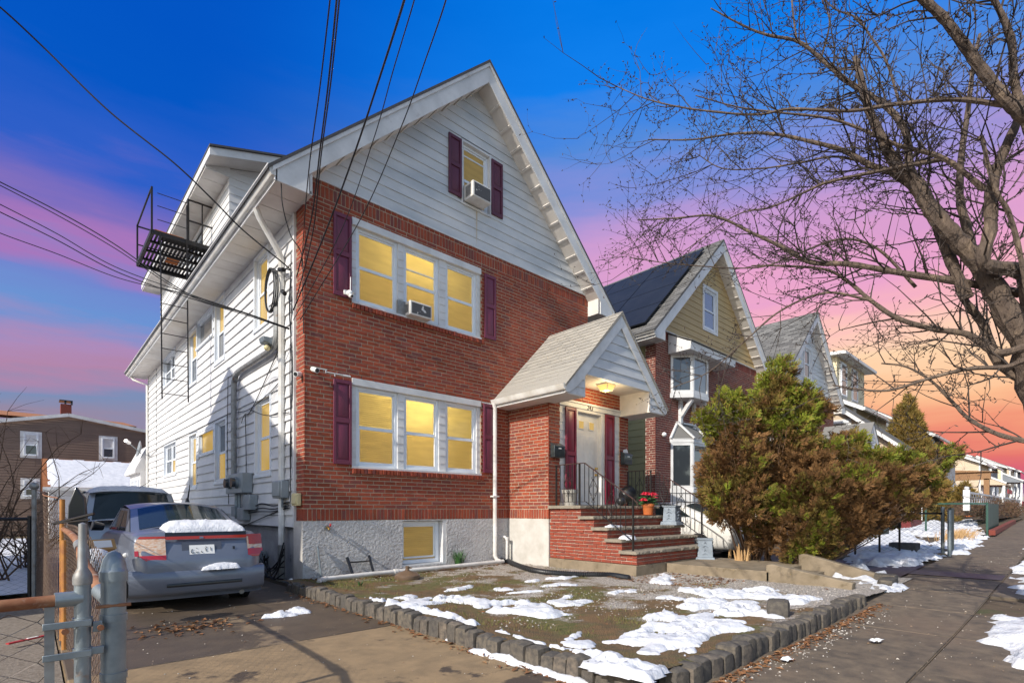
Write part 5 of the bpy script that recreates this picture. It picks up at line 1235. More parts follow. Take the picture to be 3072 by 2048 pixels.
# overhead wires
def wire(label, P, r=.012):
    r *= .75
    a = np.array(P[0]); b = np.array(P[-1])
    tag(part('utility_wire', MB().tube(smooth(P, 10), r, 6), m_wire), label, 'wire', 'utility wires over the house')
def span(px, da, db):                              # points along a traced wire, distance running from da to db
    n = len(px); return [atD(x, y, da+(db-da)*i/(n-1)) for i, (x, y) in enumerate(px)]
wire('thick black service wire sagging from the top left of the sky to the house corner', [tuple(atD(-120, -70, 6.2))]+[tuple(q) for q in span([(0, 22), (130, 142), (326, 333), (522, 489), (640, 601), (731, 692), (862, 800)], 6.4, 8.3)]+[(-.1, .5, 5.05)], .016)
for k, (top, bots, D0, r, lab) in enumerate((((990, 0), [(960, 260), (930, 480), (915, 640), (905, 800)], 3.2, .009, 'thin wire furthest left of those crossing the front gable'),
                                       ((1010, 0), [(985, 250), (960, 450), (935, 650), (890, 830)], 3.2, .012, 'black wire second from left over the gable, dropping to the corner'),
                                       ((1018, 0), [(992, 250), (963, 470), (938, 700), (888, 900)], 3.0, .010, 'black wire twisted close beside the second one over the gable'),
                                       ((1213, 0), [(1140, 230), (1060, 470), (975, 700), (880, 930)], 3.0, .013, 'thick black wire slanting across the rake and the upper left shutter'),
                                       ((1243, 0), [(1180, 210), (1120, 420), (1020, 700), (880, 960)], 3.0, .007, 'faint thin wire between the two slanting black wires'),
                                       ((1338, 0), [(1280, 170), (1200, 390), (1080, 660), (900, 960)], 3.0, .008, 'thin wire furthest right, passing in front of the second-floor left window'))):
    pts = [(top[0]+.35*(top[0]-bots[0][0]), -110)]+[top]+bots
    wire(lab, [tuple(q) for q in span(pts, D0, 7.95)], r)
for y0, m1, r, lab in ((546, (340, 730), .011, 'upper black wire of the bundle coming in from the left'), (556, (345, 745), .009, 'second wire of the left bundle, just under the upper one'), (613, (345, 800), .009, 'third wire from the left edge passing below the fire escape'), (636, (350, 815), .010, 'fourth wire from the left edge passing below the fire escape'), (699, (360, 835), .008, 'lowest of the wires coming in from the left edge')):
    e = random.uniform(-12, 12)
    wire(lab, [tuple(q) for q in span([(-90, y0-45), (0, y0), (170, y0+(m1[1]-y0)*.5-6), m1, (560, 880+e), (740, 940+e*.5), (868, 985+e*.3)], 6.5, 8.35)], r)

# ------------------------------------------------------------------ chain link
def chain(f, U, V, d, r, name, m, parent, n=3):
    """woven wire over a panel: f(u, v) gives the place, u in 0..U, v in 0..V"""
    mb = MB(); k = int(U/d); h = d/2; rows = int(V/h)
    for i in range(k+1):
        for s in (0,):
            pts = [f(min(max(i*d+(h if (j+i) % 2 else -h)*.98, 0), U), j*h) for j in range(rows+1)]
            mb.tube(pts, r, n, cap=False)
    return part(name, mb, m, parent, norm=False, kind='stuff')
G = thing('chain_link_fence', 'leaning rusty chain link fence with round topped steel posts along the driveway', 'fence', (-2.92, -5.87, 0))
PX, PY = -2.915, -5.87
def post(x, y, r, h, m, parent, cap=True, name='post'):
    o = part(name, MB().tube([(x, y, -.1), (x, y, h-.05)], r, 18), m, parent, smooth=False)
    if cap:
        c = part('post_cap', MB().lathe([(r*1.12, -.055), (r*1.14, -.02), (r*1.04, -.015), (r*1.0, .0), (r*.86, .022), (r*.55, .042), (r*.15, .05), (.001, .051)], (x, y, h-.03), 18), m_galv, parent, smooth=True)
    return o
post(PX, PY, .036, 1.01, m_galv, G)
for z in (.80, .60): part('tension_band', MB().tube([(PX, PY, z-.012), (PX, PY, z+.012)], .0395, 18), m_galv, G)
part('carriage_bolt', MB().tube([(PX-.05, PY-.03, .845), (PX+.045, PY-.035, .845)], .006, 6), m_rust, G)
rail = smooth([(PX-.02, PY+.03, .87), (PX-.03, -5.0, .93), (PX-.02, -4.6, .985), (PX, -3.4, 1.0), (PX+.01, -1.94, 1.0)], 8)
part('top_rail', MB().tube(rail, .021, 12), m_rust, G, smooth=True)
part('rail_sleeve', MB().tube([rail[14], rail[17]], .027, 12), m_galv_dull, G); part('rail_end', MB().tube([(PX-.012, PY+.01, .865), (PX-.03, PY+.09, .885)], .027, 12), m_galv, G)
post(PX-.01, -4.70, .022, .99, m_galv_dull, G)
for y, h in ((-1.94, 1.27), (-2.36, .92)): part('rust_post', MB().tube([(PX, y, -.1), (PX+.0, y, h)], .02, 10), m_rustorange, G)
def railz(y): return float(np.interp(y, [q[1] for q in rail], [q[2] for q in rail]))
chain(lambda u, v: (PX+.018+.01*math.sin(u*3), PY+.06+u, .02+v*(railz(PY+u)+.05)/1.05), 3.9, 1.05, .052, .0019, 'chain_link', m_rustwire, G)
G2 = thing('chain_link_fence', 'sagging section of rusty chain link fence before the brown siding house', 'fence', (-3.0, -.5, 0))
def f2(u, v):
    t = u/3.0; return (PX-.03-.13*t-.05*math.sin(t*6)*(v/1.3), -1.95+u*.97, .06+v*(1.0+.12*t)+.0*t)
chain(f2, 3.0, 1.22, .052, .0021, 'chain_link', m_rustwire, G2)
part('post', MB().tube([(-3.09, .95, -.1), (-3.09, .95, 1.45)], .025, 10), m_galv_dull, G2); part('post_cap', sphere((-3.09, .95, 1.48), .05, 10), m_galv_dull, G2, smooth=True)
part('top_wire', MB().tube([f2(u, 1.22) for u in np.linspace(0, 3, 12)], .006, 5), m_rust, G2)
G3 = thing('black_fence', 'dark chain link cross fence in the snowy neighbouring yard', 'fence', (-3.5, 1.0, 0))
chain(lambda u, v: (-3.12-u, 1.0, .08+v), 2.2, .95, .06, .002, 'chain_link', m_greenlink, G3); part('rail', MB().tube([(-3.1, 1.0, 1.06), (-5.3, 1.0, 1.06)], .02, 8), m_black, G3)
for x in (-3.13, -4.2, -5.2): part('post', MB().tube([(x, 1.0, -.1), (x, 1.0, 1.1)], .025, 8), m_black, G3)
# gate
K = thing('chain_link_gate', 'galvanised chain link gate with a rusty top rail at the left edge', 'gate', (-3.02, -5.92, 0))
gx = PX-.085; gy = -5.90
part('gate_post', MB().tube([(gx, gy, .02), (gx, gy, .935)], .0225, 14), m_galv, K); part('post_cap', MB().lathe([(.026, 0), (.027, .02), (.024, .035), (.014, .055), (.012, .15), (.011, .20), (.001, .205)], (gx, gy, .925), 14), m_galv_dull, K, smooth=True)
part('top_rail', MB().tube([(gx, gy, .88), (gx-.2, gy-.012, .878), (gx-1.3, gy-.03, .872)], .019, 12), m_rust, K, smooth=True); part('bottom_rail', MB().tube([(gx, gy, .08), (gx-1.3, gy-.03, .08)], .019, 10), m_galv_dull, K)
part('rail_socket', MB().tube([(gx, gy, .88), (gx-.07, gy-.004, .88)], .025, 12), m_galv, K)
part('tension_bar', MB().box(gx-.095, gx-.07, gy-.008, gy-.002, .08, .86), m_galv_dull, K)
for z in (.70, .80):
    part('hinge_strap', MB().box(gx-.10, gx+.022, gy-.028, gy-.022, z-.011, z+.011), m_galv, K, bevel=.002); part('hinge_collar', MB().tube([(gx, gy, z-.016), (gx, gy, z+.016)], .027, 14), m_galv, K)
part('latch_fork', MB().box(gx+.02, PX-.03, gy-.014, gy-.004, .69, .715), m_galv, K, bevel=.002); part('latch_plate', MB().box(gx+.025, PX-.035, gy-.018, gy-.010, .765, .80), m_galv, K, bevel=.002)
for x in (-.045, .045): part('rivet', MB().tube([(gx+x, gy-.028, .78), (gx+x, gy-.036, .78)], .010, 8), m_rust, K)
chain(lambda u, v: (gx-.08-u, gy-.005-.02*u, .08+v), 1.2, .79, .064, .0023, 'chain_link', m_linkwire, K)
for u in (.28, .62): part('tie_wire', MB().tube([(gx-u+.02*math.cos(t), gy-.01+.023*math.sin(t), .88-.0+.023*math.cos(t)) for t in np.linspace(0, 6.0, 10)], .003, 5), m_galv, K)
T = thing('red_stick', 'red and white broken plastic strip lying on the gravel path behind the gate', 'litter', (-3.3, -5.0, .03))
a = onZ(22, 1930, .04); b = onZ(150, 1902, .04); part('strip', MB().bar(a, b, .035, .012), m_redplastic, T); part('label', MB().bar(a+(b-a)*.45+np.array((0, 0, .009)), a+(b-a)*.7+np.array((0, 0, .009)), .02, .004), m_paper, T)
T = thing('black_bag', 'black plastic sheet and broken umbrella ribs hanging on the fence by the car', 'scrap', (-2.8, -2.2, .5))
a = atD(225, 1520, 4.5); part('sheet', MB().prism([(0, 0), (.14, .02), (.2, .28), (.17, .62), (.09, .72), (.02, .55)], lambda u, z: (a[0]-.06+u*.75, a[1]+.1, .66+z), lambda u, z: (a[0]-.04+u*.75, a[1]+.14, .66+z)), m_cardark, T, bevel=.01)
b0 = atD(160, 1570, 4.4); b1 = atD(282, 1540, 4.4); part('rib', MB().tube([b0, b1], .012, 6), m_black, T); part('rib', MB().tube([b0, b1+np.array((-.03, 0, -.05))], .008, 6), m_black, T)
T = thing('parcel', 'opened cardboard parcel with a white label beside the parked sedan', 'box', atD(285, 1620, 5.3))
c = atD(285, 1640, 5.4); mb = MB(); mb.box(-.14, .14, -.10, .10, -.06, .05); R = Matrix.Rotation(.5, 3, 'Z')@Matrix.Rotation(-.35, 3, 'X'); mb.v = [tuple(R@Vector(v)+Vector(c)) for v in mb.v]; part('carton', mb, m_card, T)
mb = MB(); mb.box(-.07, .10, -.105, -.101, -.04, .035); mb.v = [tuple(R@Vector(v)+Vector(c)) for v in mb.v]; part('label', mb, m_paper, T)
tag(part('trash_bag', sphere(atD(285, 1690, 5.0), .15, 12), m_snow, smooth=True), 'crumpled white plastic sack wedged between fence and sedan', 'bag')

# ------------------------------------------------------------------ cars
def car_body(name, label, cat, cx, y0, L, W, prof, paint, group=None, rear=True):
    """y0: rear bumper, nose towards +y.  prof: dict of heights."""
    T = thing(name, label, cat, (cx, y0+L/2, 0), group); hw = W/2; P = prof
    # lower body stations: (t along length, half width, z sill, z shoulder, z deck)
    st = P['body']; mb = MB(); n = 11
    for (t, w, zb, zs, zd) in st:
        y = y0+t; w *= hw
        sec = [(0, zb), (w*.62, zb), (w*.86, zb+.015), (w*.965, zb+(zs-zb)*.22), (w, zb+(zs-zb)*.5), (w*.985, zb+(zs-zb)*.8), (w*.95, zs-.02), (w*.90, zs+.008), (w*.80, zs+(zd-zs)*.6), (w*.5, zd-.004), (0, zd)]
        mb.v += [(cx+x, y, z) for x, z in sec]+[(cx-x, y, z) for x, z in sec[-2:0:-1]]
    k = 2*n-2
    for i in range(len(st)-1):
        for j in range(k): mb.f.append((i*k+j, i*k+(j+1) % k, (i+1)*k+(j+1) % k, (i+1)*k+j)); mb.m.append(0)
    mb.f += [tuple(range(k)), tuple((len(st)-1)*k+j for j in reversed(range(k)))]; mb.m += [0, 0]
    body = part('body', mb, paint, T, smooth=True, subsurf=2)
    # cabin: rings (t, half width base, half width top, z base, z top)
    cb = P['cabin']; roofz = P['roof']
    def ring(t, w, z): return (cx+w, y0+t, z), (cx-w, y0+t, z)
    rb, rt, ft, fb = cb                         # rear base, rear top, front top, front base : (t, halfwidth, z)
    def pt(q, s): return np.array((cx+s*q[1], y0+q[0], q[2]))
    mb = MB(); N = 8; M_ = 8
    # roof skin, slightly crowned
    vs = []
    for i in range(N+1):
        f = i/N; t = rt[0]+(ft[0]-rt[0])*f; w = (rt[1]+(ft[1]-rt[1])*f)*(1+.03*math.sin(math.pi*f)); z = rt[2]+(ft[2]-rt[2])*f+.045*math.sin(math.pi*f)
        for j in range(M_+1): g = -1+2*j/M_; vs.append((cx+w*g, y0+t, z-.045*abs(g)**3+.0))
    mb.add(vs, [(i*(M_+1)+j, i*(M_+1)+j+1, (i+1)*(M_+1)+j+1, (i+1)*(M_+1)+j) for i in range(N) for j in range(M_)])
    part('roof', mb, paint, T, smooth=True, norm=False)
    def pane(name, A, B, C, D, m, inset, bulge=.0):      # quad A,B (base) C,D (top) with a painted surround
        A, B, C, D = map(np.array, (A, B, C, D)); c = (A+B+C+D)/4; nrm = np.cross(B-A, D-A); nrm = nrm/np.linalg.norm(nrm)
        if nrm@(c-np.array((cx, y0+L*.5, .8))) < 0: nrm = -nrm
        n_ = 8; vs = []
        for i in range(n_+1):
            for j in range(n_+1):
                u, v = i/n_, j/n_; p = (A*(1-u)+B*u)*(1-v)+(D*(1-u)+C*u)*v
                vs.append(p+nrm*bulge*math.sin(math.pi*u))
        q = MB(); q.add(vs, [(i*(n_+1)+j, (i+1)*(n_+1)+j, (i+1)*(n_+1)+j+1, i*(n_+1)+j+1) for i in range(n_) for j in range(n_)])
        part(name+'_surround', q, paint, T, smooth=True)
        u0, v0, v1 = inset; vs = []
        for i in range(n_+1):
            for j in range(n_+1):
                u, v = u0+(1-2*u0)*i/n_, v0+(v1-v0)*j/n_; p = (A*(1-u)+B*u)*(1-v)+(D*(1-u)+C*u)*v; vs.append(p+nrm*(bulge*math.sin(math.pi*u)+.006))
        q = MB(); q.add(vs, [(i*(n_+1)+j, (i+1)*(n_+1)+j, (i+1)*(n_+1)+j+1, i*(n_+1)+j+1) for i in range(n_) for j in range(n_)])
        return part(name, q, m, T, smooth=True)
    rtz = (rt[0], rt[1], rt[2]-.04); ftz = (ft[0], ft[1], ft[2]-.04)
    pane('rear_window', pt(rb, -1), pt(rb, 1), pt(rtz, 1), pt(rtz, -1), m_carglass, (.07, .04, .93), .09)
    pane('windscreen', pt(fb, 1), pt(fb, -1), pt(ftz, -1), pt(ftz, 1), m_carglass, (.06, .04, .95), .10)
    for s in (-1, 1):
        a, b, c, d = pt(rb, s), pt(fb, s), pt(ftz, s), pt(rtz, s)
        pane('side_window', a, b, c, d, m_carglass, (.0, .05, .9), 0)
        for f0, f1 in P.get('pillars', ((.0, .17), (.47, .51), (.93, 1.))):
            q = MB(); n3 = np.cross(b-a, d-a); n3 = n3/np.linalg.norm(n3); n3 = n3 if n3[0]*s > 0 else -n3
            v = lambda u, w: (a*(1-u)+b*u)*(1-w)+(d*(1-u)+c*u)*w+n3*.009
            q.add([v(f0, 0), v(f1, 0), v(f1, 1), v(f0, 1)], [(0,1,2,3)]); part('pillar', q, paint if f0 != .47 else m_cardark, T, norm=False)
    for ty in P['wheels']:
        for s in (-1, 1):
            x = cx+s*(hw-.10); y = y0+ty; r = P.get('r', .30)
            w = part('wheel', MB().tube([(x-.10, y, r), (x-.09, y, r), (x+.09, y, r), (x+.10, y, r)], [r*.93, r, r, r*.93], 24), m_tyre, T, smooth=False)
            part('rim', MB().tube([(x+s*.095, y, r), (x+s*.106, y, r)], [r*.62, r*.55], 16), m_rim, w)
            part('wheel_arch', MB().tube([(x+s*.02, y, r+.01), (x+s*.085, y, r+.01)], r*1.14, 22), m_cardark, T)
        part('axle', MB().tube([(cx-hw+.2, y0+ty, .26), (cx+hw-.2, y0+ty, .26)], .05, 8), m_cardark, T)
    part('underbody', MB().box(cx-hw*.8, cx+hw*.8, y0+.35, y0+L-.4, .17, .35), m_cardark, T)
    return T
sed = dict(body=[(0.0, .62, .40, .56, .60), (.03, .80, .27, .60, .66), (.10, .93, .215, .74, .79), (.17, .965, .20, .86, .90), (.24, .985, .19, .895, .935), (.55, 1.0, .18, .90, .955), (1.0, 1.0, .18, .90, .96), (2.2, 1.0, .18, .88, .92), (3.1, 1.0, .18, .86, .90), (3.7, .98, .19, .78, .83), (4.2, .93, .2, .68, .73), (4.38, .78, .25, .55, .6)],
           cabin=[(.70, .61, .905), (1.42, .53, 1.225), (2.35, .52, 1.25), (3.1, .60, .88)], roof=1.27, wheels=(.85, 3.3), r=.285)
cx, y0 = -1.64, -1.2
SD = car_body('sedan', 'dusty blue grey sedan seen from behind with snow on its boot lid', 'car', cx, y0, 4.2, 1.40, sed, m_carblue)
def rearpt(x, z, out=.0):                          # a place on the rounded tail
    s = abs(x-cx)/.70; yy = y0+.035+.22*max(0, s-.35)**2.2+max(0, (z-.62))*.32
    return (x, yy-out, z)
def tailpatch(name, poly, m, parent, out=.012, n=9, curve=0.):
    (xa_, xb_), (za, zb) = poly; mb = MB(); vs = []
    for i in range(n+1):
        for j in range(n+1):
            z = za+(zb-za)*j/n; g_ = curve*abs((z-.76)/.16)**2.2; a_ = xa_+(g_ if xa_ < cx-.6 else 0); b_ = xb_-(g_*.5 if xb_ > cx+.6 else 0)
            vs.append(rearpt(a_+(b_-a_)*i/n, z, out))
    mb.add(vs, [(i*(n+1)+j, (i+1)*(n+1)+j, (i+1)*(n+1)+j+1, i*(n+1)+j+1) for i in range(n) for j in range(n)])
    return part(name, mb, m, parent, smooth=True, norm=False)
def loft_tail(name, m, parent, x0, x1, zs, out, taper=None):
    mb = MB(); n = 14; vs = []
    for i in range(n+1):
        f = i/n; x = x0+(x1-x0)*f
        for (z, o) in zs: vs.append(rearpt(x, z, o))
    k = len(zs); mb.add(vs, [(i*k+j, (i+1)*k+j, (i+1)*k+j+1, i*k+j+1) for i in range(n) for j in range(k-1)])
    return part(name, mb, m, parent, smooth=True, norm=False)
loft_tail('rear_bumper', m_carblue, SD, cx-.70, cx+.70, [(.15, -.08), (.20, -.06), (.21, .0), (.25, .035), (.38, .05), (.46, .045), (.495, .02), (.50, -.03)], 0)
loft_tail('bumper_slot', m_cardark, SD, cx-.36, cx+.42, [(.30, .047), (.335, .056), (.34, .05)], 0)
for s in (-1, 1):
    xs = (cx-.645, cx-.36) if s < 0 else (cx+.50, cx+.69)
    lp = part('tail_light', MB(), m_redlens, SD) if False else tailpatch('tail_light', (xs, (.60, .875)), m_clearlens, SD, .018, curve=.11)
    tailpatch('red_lens', (xs, (.60, .665)), m_redlens, lp, .023, curve=.11); tailpatch('red_lens', ((xs[0], xs[0]+.035) if s < 0 else (xs[0]+.0, xs[1]), (.66, .72) if s < 0 else (.66, .70)), m_redlens, lp, .023)
    if s > 0: tailpatch('red_lens', ((xs[0]+.02, xs[1]), (.75, .875)), m_orangelens, lp, .022)
    tailpatch('amber_lens', (xs, (.85, .875)), m_orangelens, lp, .022, curve=.11)
tailpatch('light_bar', ((cx-.36, cx+.50), (.835, .87)), m_orangelens, SD, .020)
tailpatch('boot_garnish', ((cx-.36, cx+.50), (.868, .915)), m_cardark, SD, .018)
tailpatch('plate_recess', ((cx-.20, cx+.21), (.585, .80)), mat('plate_recess_blue', (.07, .08, .11), rough=.5), SD, .006)
pl_ = tailpatch('number_plate', ((cx-.13, cx+.13), (.62, .765)), m_paper, SD, .016)
for i, ch in enumerate(('0', 'J', 'L', 'E', 'I')):
    x = cx-.10+i*.045; mb = MB()
    if ch == '0': mb.tube([rearpt(x+.014*math.cos(t), .695+.022*math.sin(t), .02) for t in np.linspace(.9, 6.0, 10)], .003, 4)
    elif ch == 'J': mb.tube([rearpt(x-.012, .69, .02), rearpt(x-.006, .677, .02), rearpt(x+.006, .677, .02), rearpt(x+.012, .69, .02)], .003, 4); mb.tube([rearpt(x-.004, .728, .02), rearpt(x+.006, .728, .02)], .003, 4)
    elif ch == 'L': mb.tube([rearpt(x, .695, .02), rearpt(x+.003, .68, .02), rearpt(x+.014, .678, .02)], .003, 4)
    elif ch == 'E': mb.tube([rearpt(x, .73, .02), rearpt(x+.003, .69, .02), rearpt(x+.016, .70, .02)], .003, 4); mb.tube([rearpt(x+.004, .745, .02), rearpt(x+.016, .73, .02)], .003, 4)
    else: mb.tube([rearpt(x+.008, .735, .02), rearpt(x+.010, .695, .02)], .003, 4)
    part('plate_stroke', mb, m_cardark, pl_, norm=False)
tailpatch('badge', ((cx+.33, cx+.355), (.70, .735)), m_cardark, SD, .014, 3); tailpatch('emblem', ((cx-.02, cx+.02), (.84, .862)), m_rim, SD, .026, 3)
part('side_marker', sphere((cx-.69, y0+.40, .66), .028, 8), m_camw, SD, smooth=True)
part('aerial', MB().tube([(cx+.10, y0+1.35, 1.29), (cx+.11, y0+1.25, 1.52)], [.012, .005], 6), m_cardark, SD)
part('aerial_base', MB().lathe([(.03, 0), (.02, .04), (.012, .06)], (cx+.1, y0+1.36, 1.28), 10), m_cardark, SD)
for s in (-1, 1): part('door_mirror', MB().tube([(cx+s*.68, y0+2.9, .92), (cx+s*.82, y0+2.88, .95)], [.05, .075], 10), m_cardark, SD, bevel=.01)
part('exhaust', MB().tube([(cx+.45, y0+.12, .16), (cx+.45, y0+.4, .22)], .03, 10), m_galv_dull, SD)
snow('boot_snow', [[(cx-.34, y0+.22), (cx+.50, y0+.20), (cx+.52, y0+.62), (cx-.32, y0+.66)]], lambda x, y: .90+.05*min(1, max(0, (y-y0-.1)/.35)), .11, 51, step=.02, amp=.02, w=.12, soft=.5, rough=.45)
snow('boot_snow', [[(cx-.02, y0-.09), (cx+.36, y0-.09), (cx+.36, y0+.0), (cx+.05, y0+.0)]], lambda x, y: .50+max(0, (y-y0+.03))*.8, .07, 52, step=.02, amp=.05, w=.08)
suv = dict(body=[(0., .86, .40, .62, .66), (.04, .95, .30, .75, .80), (.12, .985, .25, .86, .95), (.5, 1., .24, .92, .99), (1.5, 1., .24, .92, .98), (3.0, 1., .24, .90, .96), (3.7, .97, .25, .84, .92), (4.2, .9, .27, .74, .8), (4.4, .75, .32, .6, .66)],
           cabin=[(.10, .72, .97), (.42, .62, 1.53), (2.4, .62, 1.55), (3.2, .7, .95)], roof=1.58, wheels=(.9, 3.5), r=.33, pillars=((.0, .05), (.3, .33), (.6, .63), (.95, 1.)))
cx2, y2 = -1.72, 3.5
SU = car_body('estate_car', 'silver estate car with snow on its roof parked ahead of the sedan', 'car', cx2, y2, 4.4, 1.66, suv, m_carsilver)
for s in (-1, 1): part('tail_light', MB().box(cx2+s*.74-.06, cx2+s*.74+.06, y2-.0, y2+.12, .78, .98), m_redlens, SU, bevel=.02)
part('brake_light', MB().box(cx2-.16, cx2+.16, y2+.36, y2+.42, 1.49, 1.515), m_redlens, SU)
snow('roof_snow', [[(cx2-.58, y2+.35), (cx2+.58, y2+.35), (cx2+.58, y2+2.3), (cx2-.58, y2+2.3)]], lambda x, y: 1.545-.04*abs((x-cx2)/.6)**3+.03*math.sin(max(0, min(1, (y-y2-.4)/2))*3.14), .07, 61, step=.05, amp=.05, w=.12)
wc = dict(sed); wc['body'] = [(a, b, c, d, e) for a, b, c, d, e in sed['body']]
WC = car_body('white_car', 'white car parked in the next driveway behind the stoop railing and bush', 'car', 8.75, -3.2, 4.4, 1.64, sed, m_carwhite)
WC.location.z = gz(8.7)

# ------------------------------------------------------------------ the house behind, its garage, the neighbour to the left
YB = 26.
B = thing('brown_house', 'brown clapboard house with white windows and an orange shingle roof behind the driveway', 'house', (-2, YB, 0))
def pb(x, y): q = onY(x, y, YB); return q[0], q[2]
apx = pb(206, 1242); er = pb(435, 1292); el_ = pb(-60, 1262)
WB = Wall('Y', YB)
pz = lambda x: apx[1]-.07+(er[1]-apx[1])*(x-apx[0])/(er[0]-apx[0]) if x > apx[0] else apx[1]-.07+(el_[1]-apx[1])*(x-apx[0])/(el_[0]-apx[0])
mb = MB(); mb.prism([(-9, 0), (er[0]+.1, 0), (er[0]+.1, pz(er[0]+.1)), (apx[0], apx[1]-.07), (-9, pz(-9))], lambda x, z: (x, YB, z), lambda x, z: (x, YB+9, z)); part('wall', mb, m_brownsiding, B)
z = .2
while z < apx[1]:
    lim = er[0]+.08
    a = -9; b = lim
    if z+.13 > pz(b):
        b = apx[0]+(apx[1]-.07-(z+.13))/((apx[1]-er[1])/(er[0]-apx[0]))
    if z+.13 > pz(a): a = apx[0]-(apx[1]-.07-(z+.13))/((apx[1]-el_[1])/(apx[0]-el_[0]))
    if b-a > .3: part('siding_board', board(WB, a, b, a, b, z, .134, .022, .004), m_brownsiding, B)
    z += .13
for (xa_, za), (xb_, zb) in (((-9, pz(-9)), (apx[0], apx[1])), ((apx[0], apx[1]), (er[0]+.2, er[1]))):
    part('eave_board', MB().bar((xa_, YB-.12, za-.06), (xb_, YB-.12, zb-.06), .12, .16), m_trim, B)
part('roof_slope', MB().prism([(-9, 0), (pb(368, 1265)[0]+.8, 0), (pb(365, 1250)[0]+.5, 1.3), (-9, 2.0)], lambda x, q: (x, YB+1.5+q*2.2, pz(-2.)+.02+q*.42), lambda x, q: (x, YB+2.6+q*2.2, pz(-2.)+.02+q*.42)), m_shingle_o, B)
a = pb(185, 1199); b = pb(219, 1242)
ch = part('chimney', MB().box(a[0], b[0], YB+1.2, YB+1.9, b[1]-.8, a[1]), m_brick2, B); part('chimney_cap', MB().box(a[0]-.05, b[0]+.05, YB+1.15, YB+1.95, a[1]+.16, a[1]+.2), m_cardark, ch)
for q in (.1, .6): part('cap_leg', MB().box(a[0]+.1+q*.5, a[0]+.18+q*.5, YB+1.3, YB+1.38, a[1], a[1]+.16), m_cardark, ch)
snow('roof_snow', [[(a[0]-4.4, YB+2.9), (a[0]-3.2, YB+2.9), (a[0]-3.2, YB+3.8), (a[0]-4.6, YB+3.8)]], lambda x, y: pz(-2.)+.1+(y-YB-1.5)*.19, .1, 77, step=.12, amp=.5, w=.4)
for (x0_, y0_), (x1_, y1_) in (((62, 1292), (124, 1375)), ((298, 1306), (351, 1382)), ((63, 1433), (118, 1496))):
    c, d = pb(x0_, y0_), pb(x1_, y1_); mb = MB(); WB.box(mb, c[0]-.02, d[0]+.02, .0, .035, d[1], c[1])
    part('window_casing', mb, m_trim, B); sash_window(WB, c[0]+.1, d[0]-.1, d[1]+.1, c[1]-.1, B, m_glass_b, m_glass_d, inset=-.07, frame=.05)
YG = 20.5
Gq = thing('garage', 'low garage with a thick snow covered roof in front of the brown house', 'garage', (-1, YG, 0))
def pg(x, y): q = onY(x, y, YG); return q[0], q[2]
gl = pg(128, 1465)[0]; gr = pg(425, 1465)[0]+.6; ge = pg(300, 1463)[1]; gt = pg(300, 1396)[1]
part('wall', MB().box(gl+.25, gr, YG+.1, YG+4.6, 0, ge-.1), m_siding, Gq); part('gutter', MB().box(gl, gr, YG-.14, YG-.02, ge-.14, ge-.01), m_gutter, Gq); part('gutter_board', MB().box(gl, gr, YG-.02, YG+.1, ge-.22, ge-.02), m_trim, Gq)
mb = MB(); hh = gt-ge+.35; mb.prism([(0, ge), (2.3, ge+hh), (4.8, ge), (4.8, ge-.1), (2.3, ge+hh-.12), (0, ge-.1)], lambda y, z: (gl, YG-.12+y, z), lambda y, z: (gr, YG-.12+y, z)); part('roof', mb, m_shingle_o, Gq)
snow('roof_snow', [[(gl+.25, YG-.05), (gr, YG-.08), (gr, YG+2.1), (gl+.2, YG+2.1)]], lambda x, y: ge+.02+(y-YG+.12)*hh/2.3, .06, 80, step=.08, amp=.06, w=.2, rough=.25)
part('corner_post', MB().box(gl+.2, gl+.34, YG+.05, YG+.2, 0, ge-.2), m_trim, Gq)
# the twin house to the left, outside the frame; its gable shades the side wall
NB = thing('neighbour_house', 'white sided house to the left whose gable shades the driveway', 'house', (-8, 4, 0))
mb = MB(); mb.prism([(-.5, 0), (7.9, 0), (7.9, 5.5), (3.5, 8.05), (-.5, 5.85)], lambda y, z: (-6.1, y, z), lambda y, z: (-13, y, z)); part('wall', mb, m_siding, NB)
for y0_, z0_, y1_, z1_ in ((3.5, 8.08, -.8, 5.72), (3.5, 8.08, 8.2, 5.35)):
    part('roof_slope', MB().prism([(y0_, z0_), (y1_, z1_), (y1_, z1_+.12), (y0_, z0_+.12)], lambda y, z: (-5.95, y, z), lambda y, z: (-13.2, y, z)), m_shingle_d, NB)
0 and part('porch', MB().prism([(-4.3, 0), (-.5, 0), (-.5, 4.0), (-2.2, 3.75), (-4.3, 2.35)], lambda y, z: (-6.1, y, z), lambda y, z: (-12, y, z)), m_siding, NB)
for y in (1.5, 5.0):
    for z in (1.2, 4.2): sash_window(Wall('X', -6.1), y, y+.9, z, z+1.4, NB, m_glass_d, m_glass_d, inset=-.08)

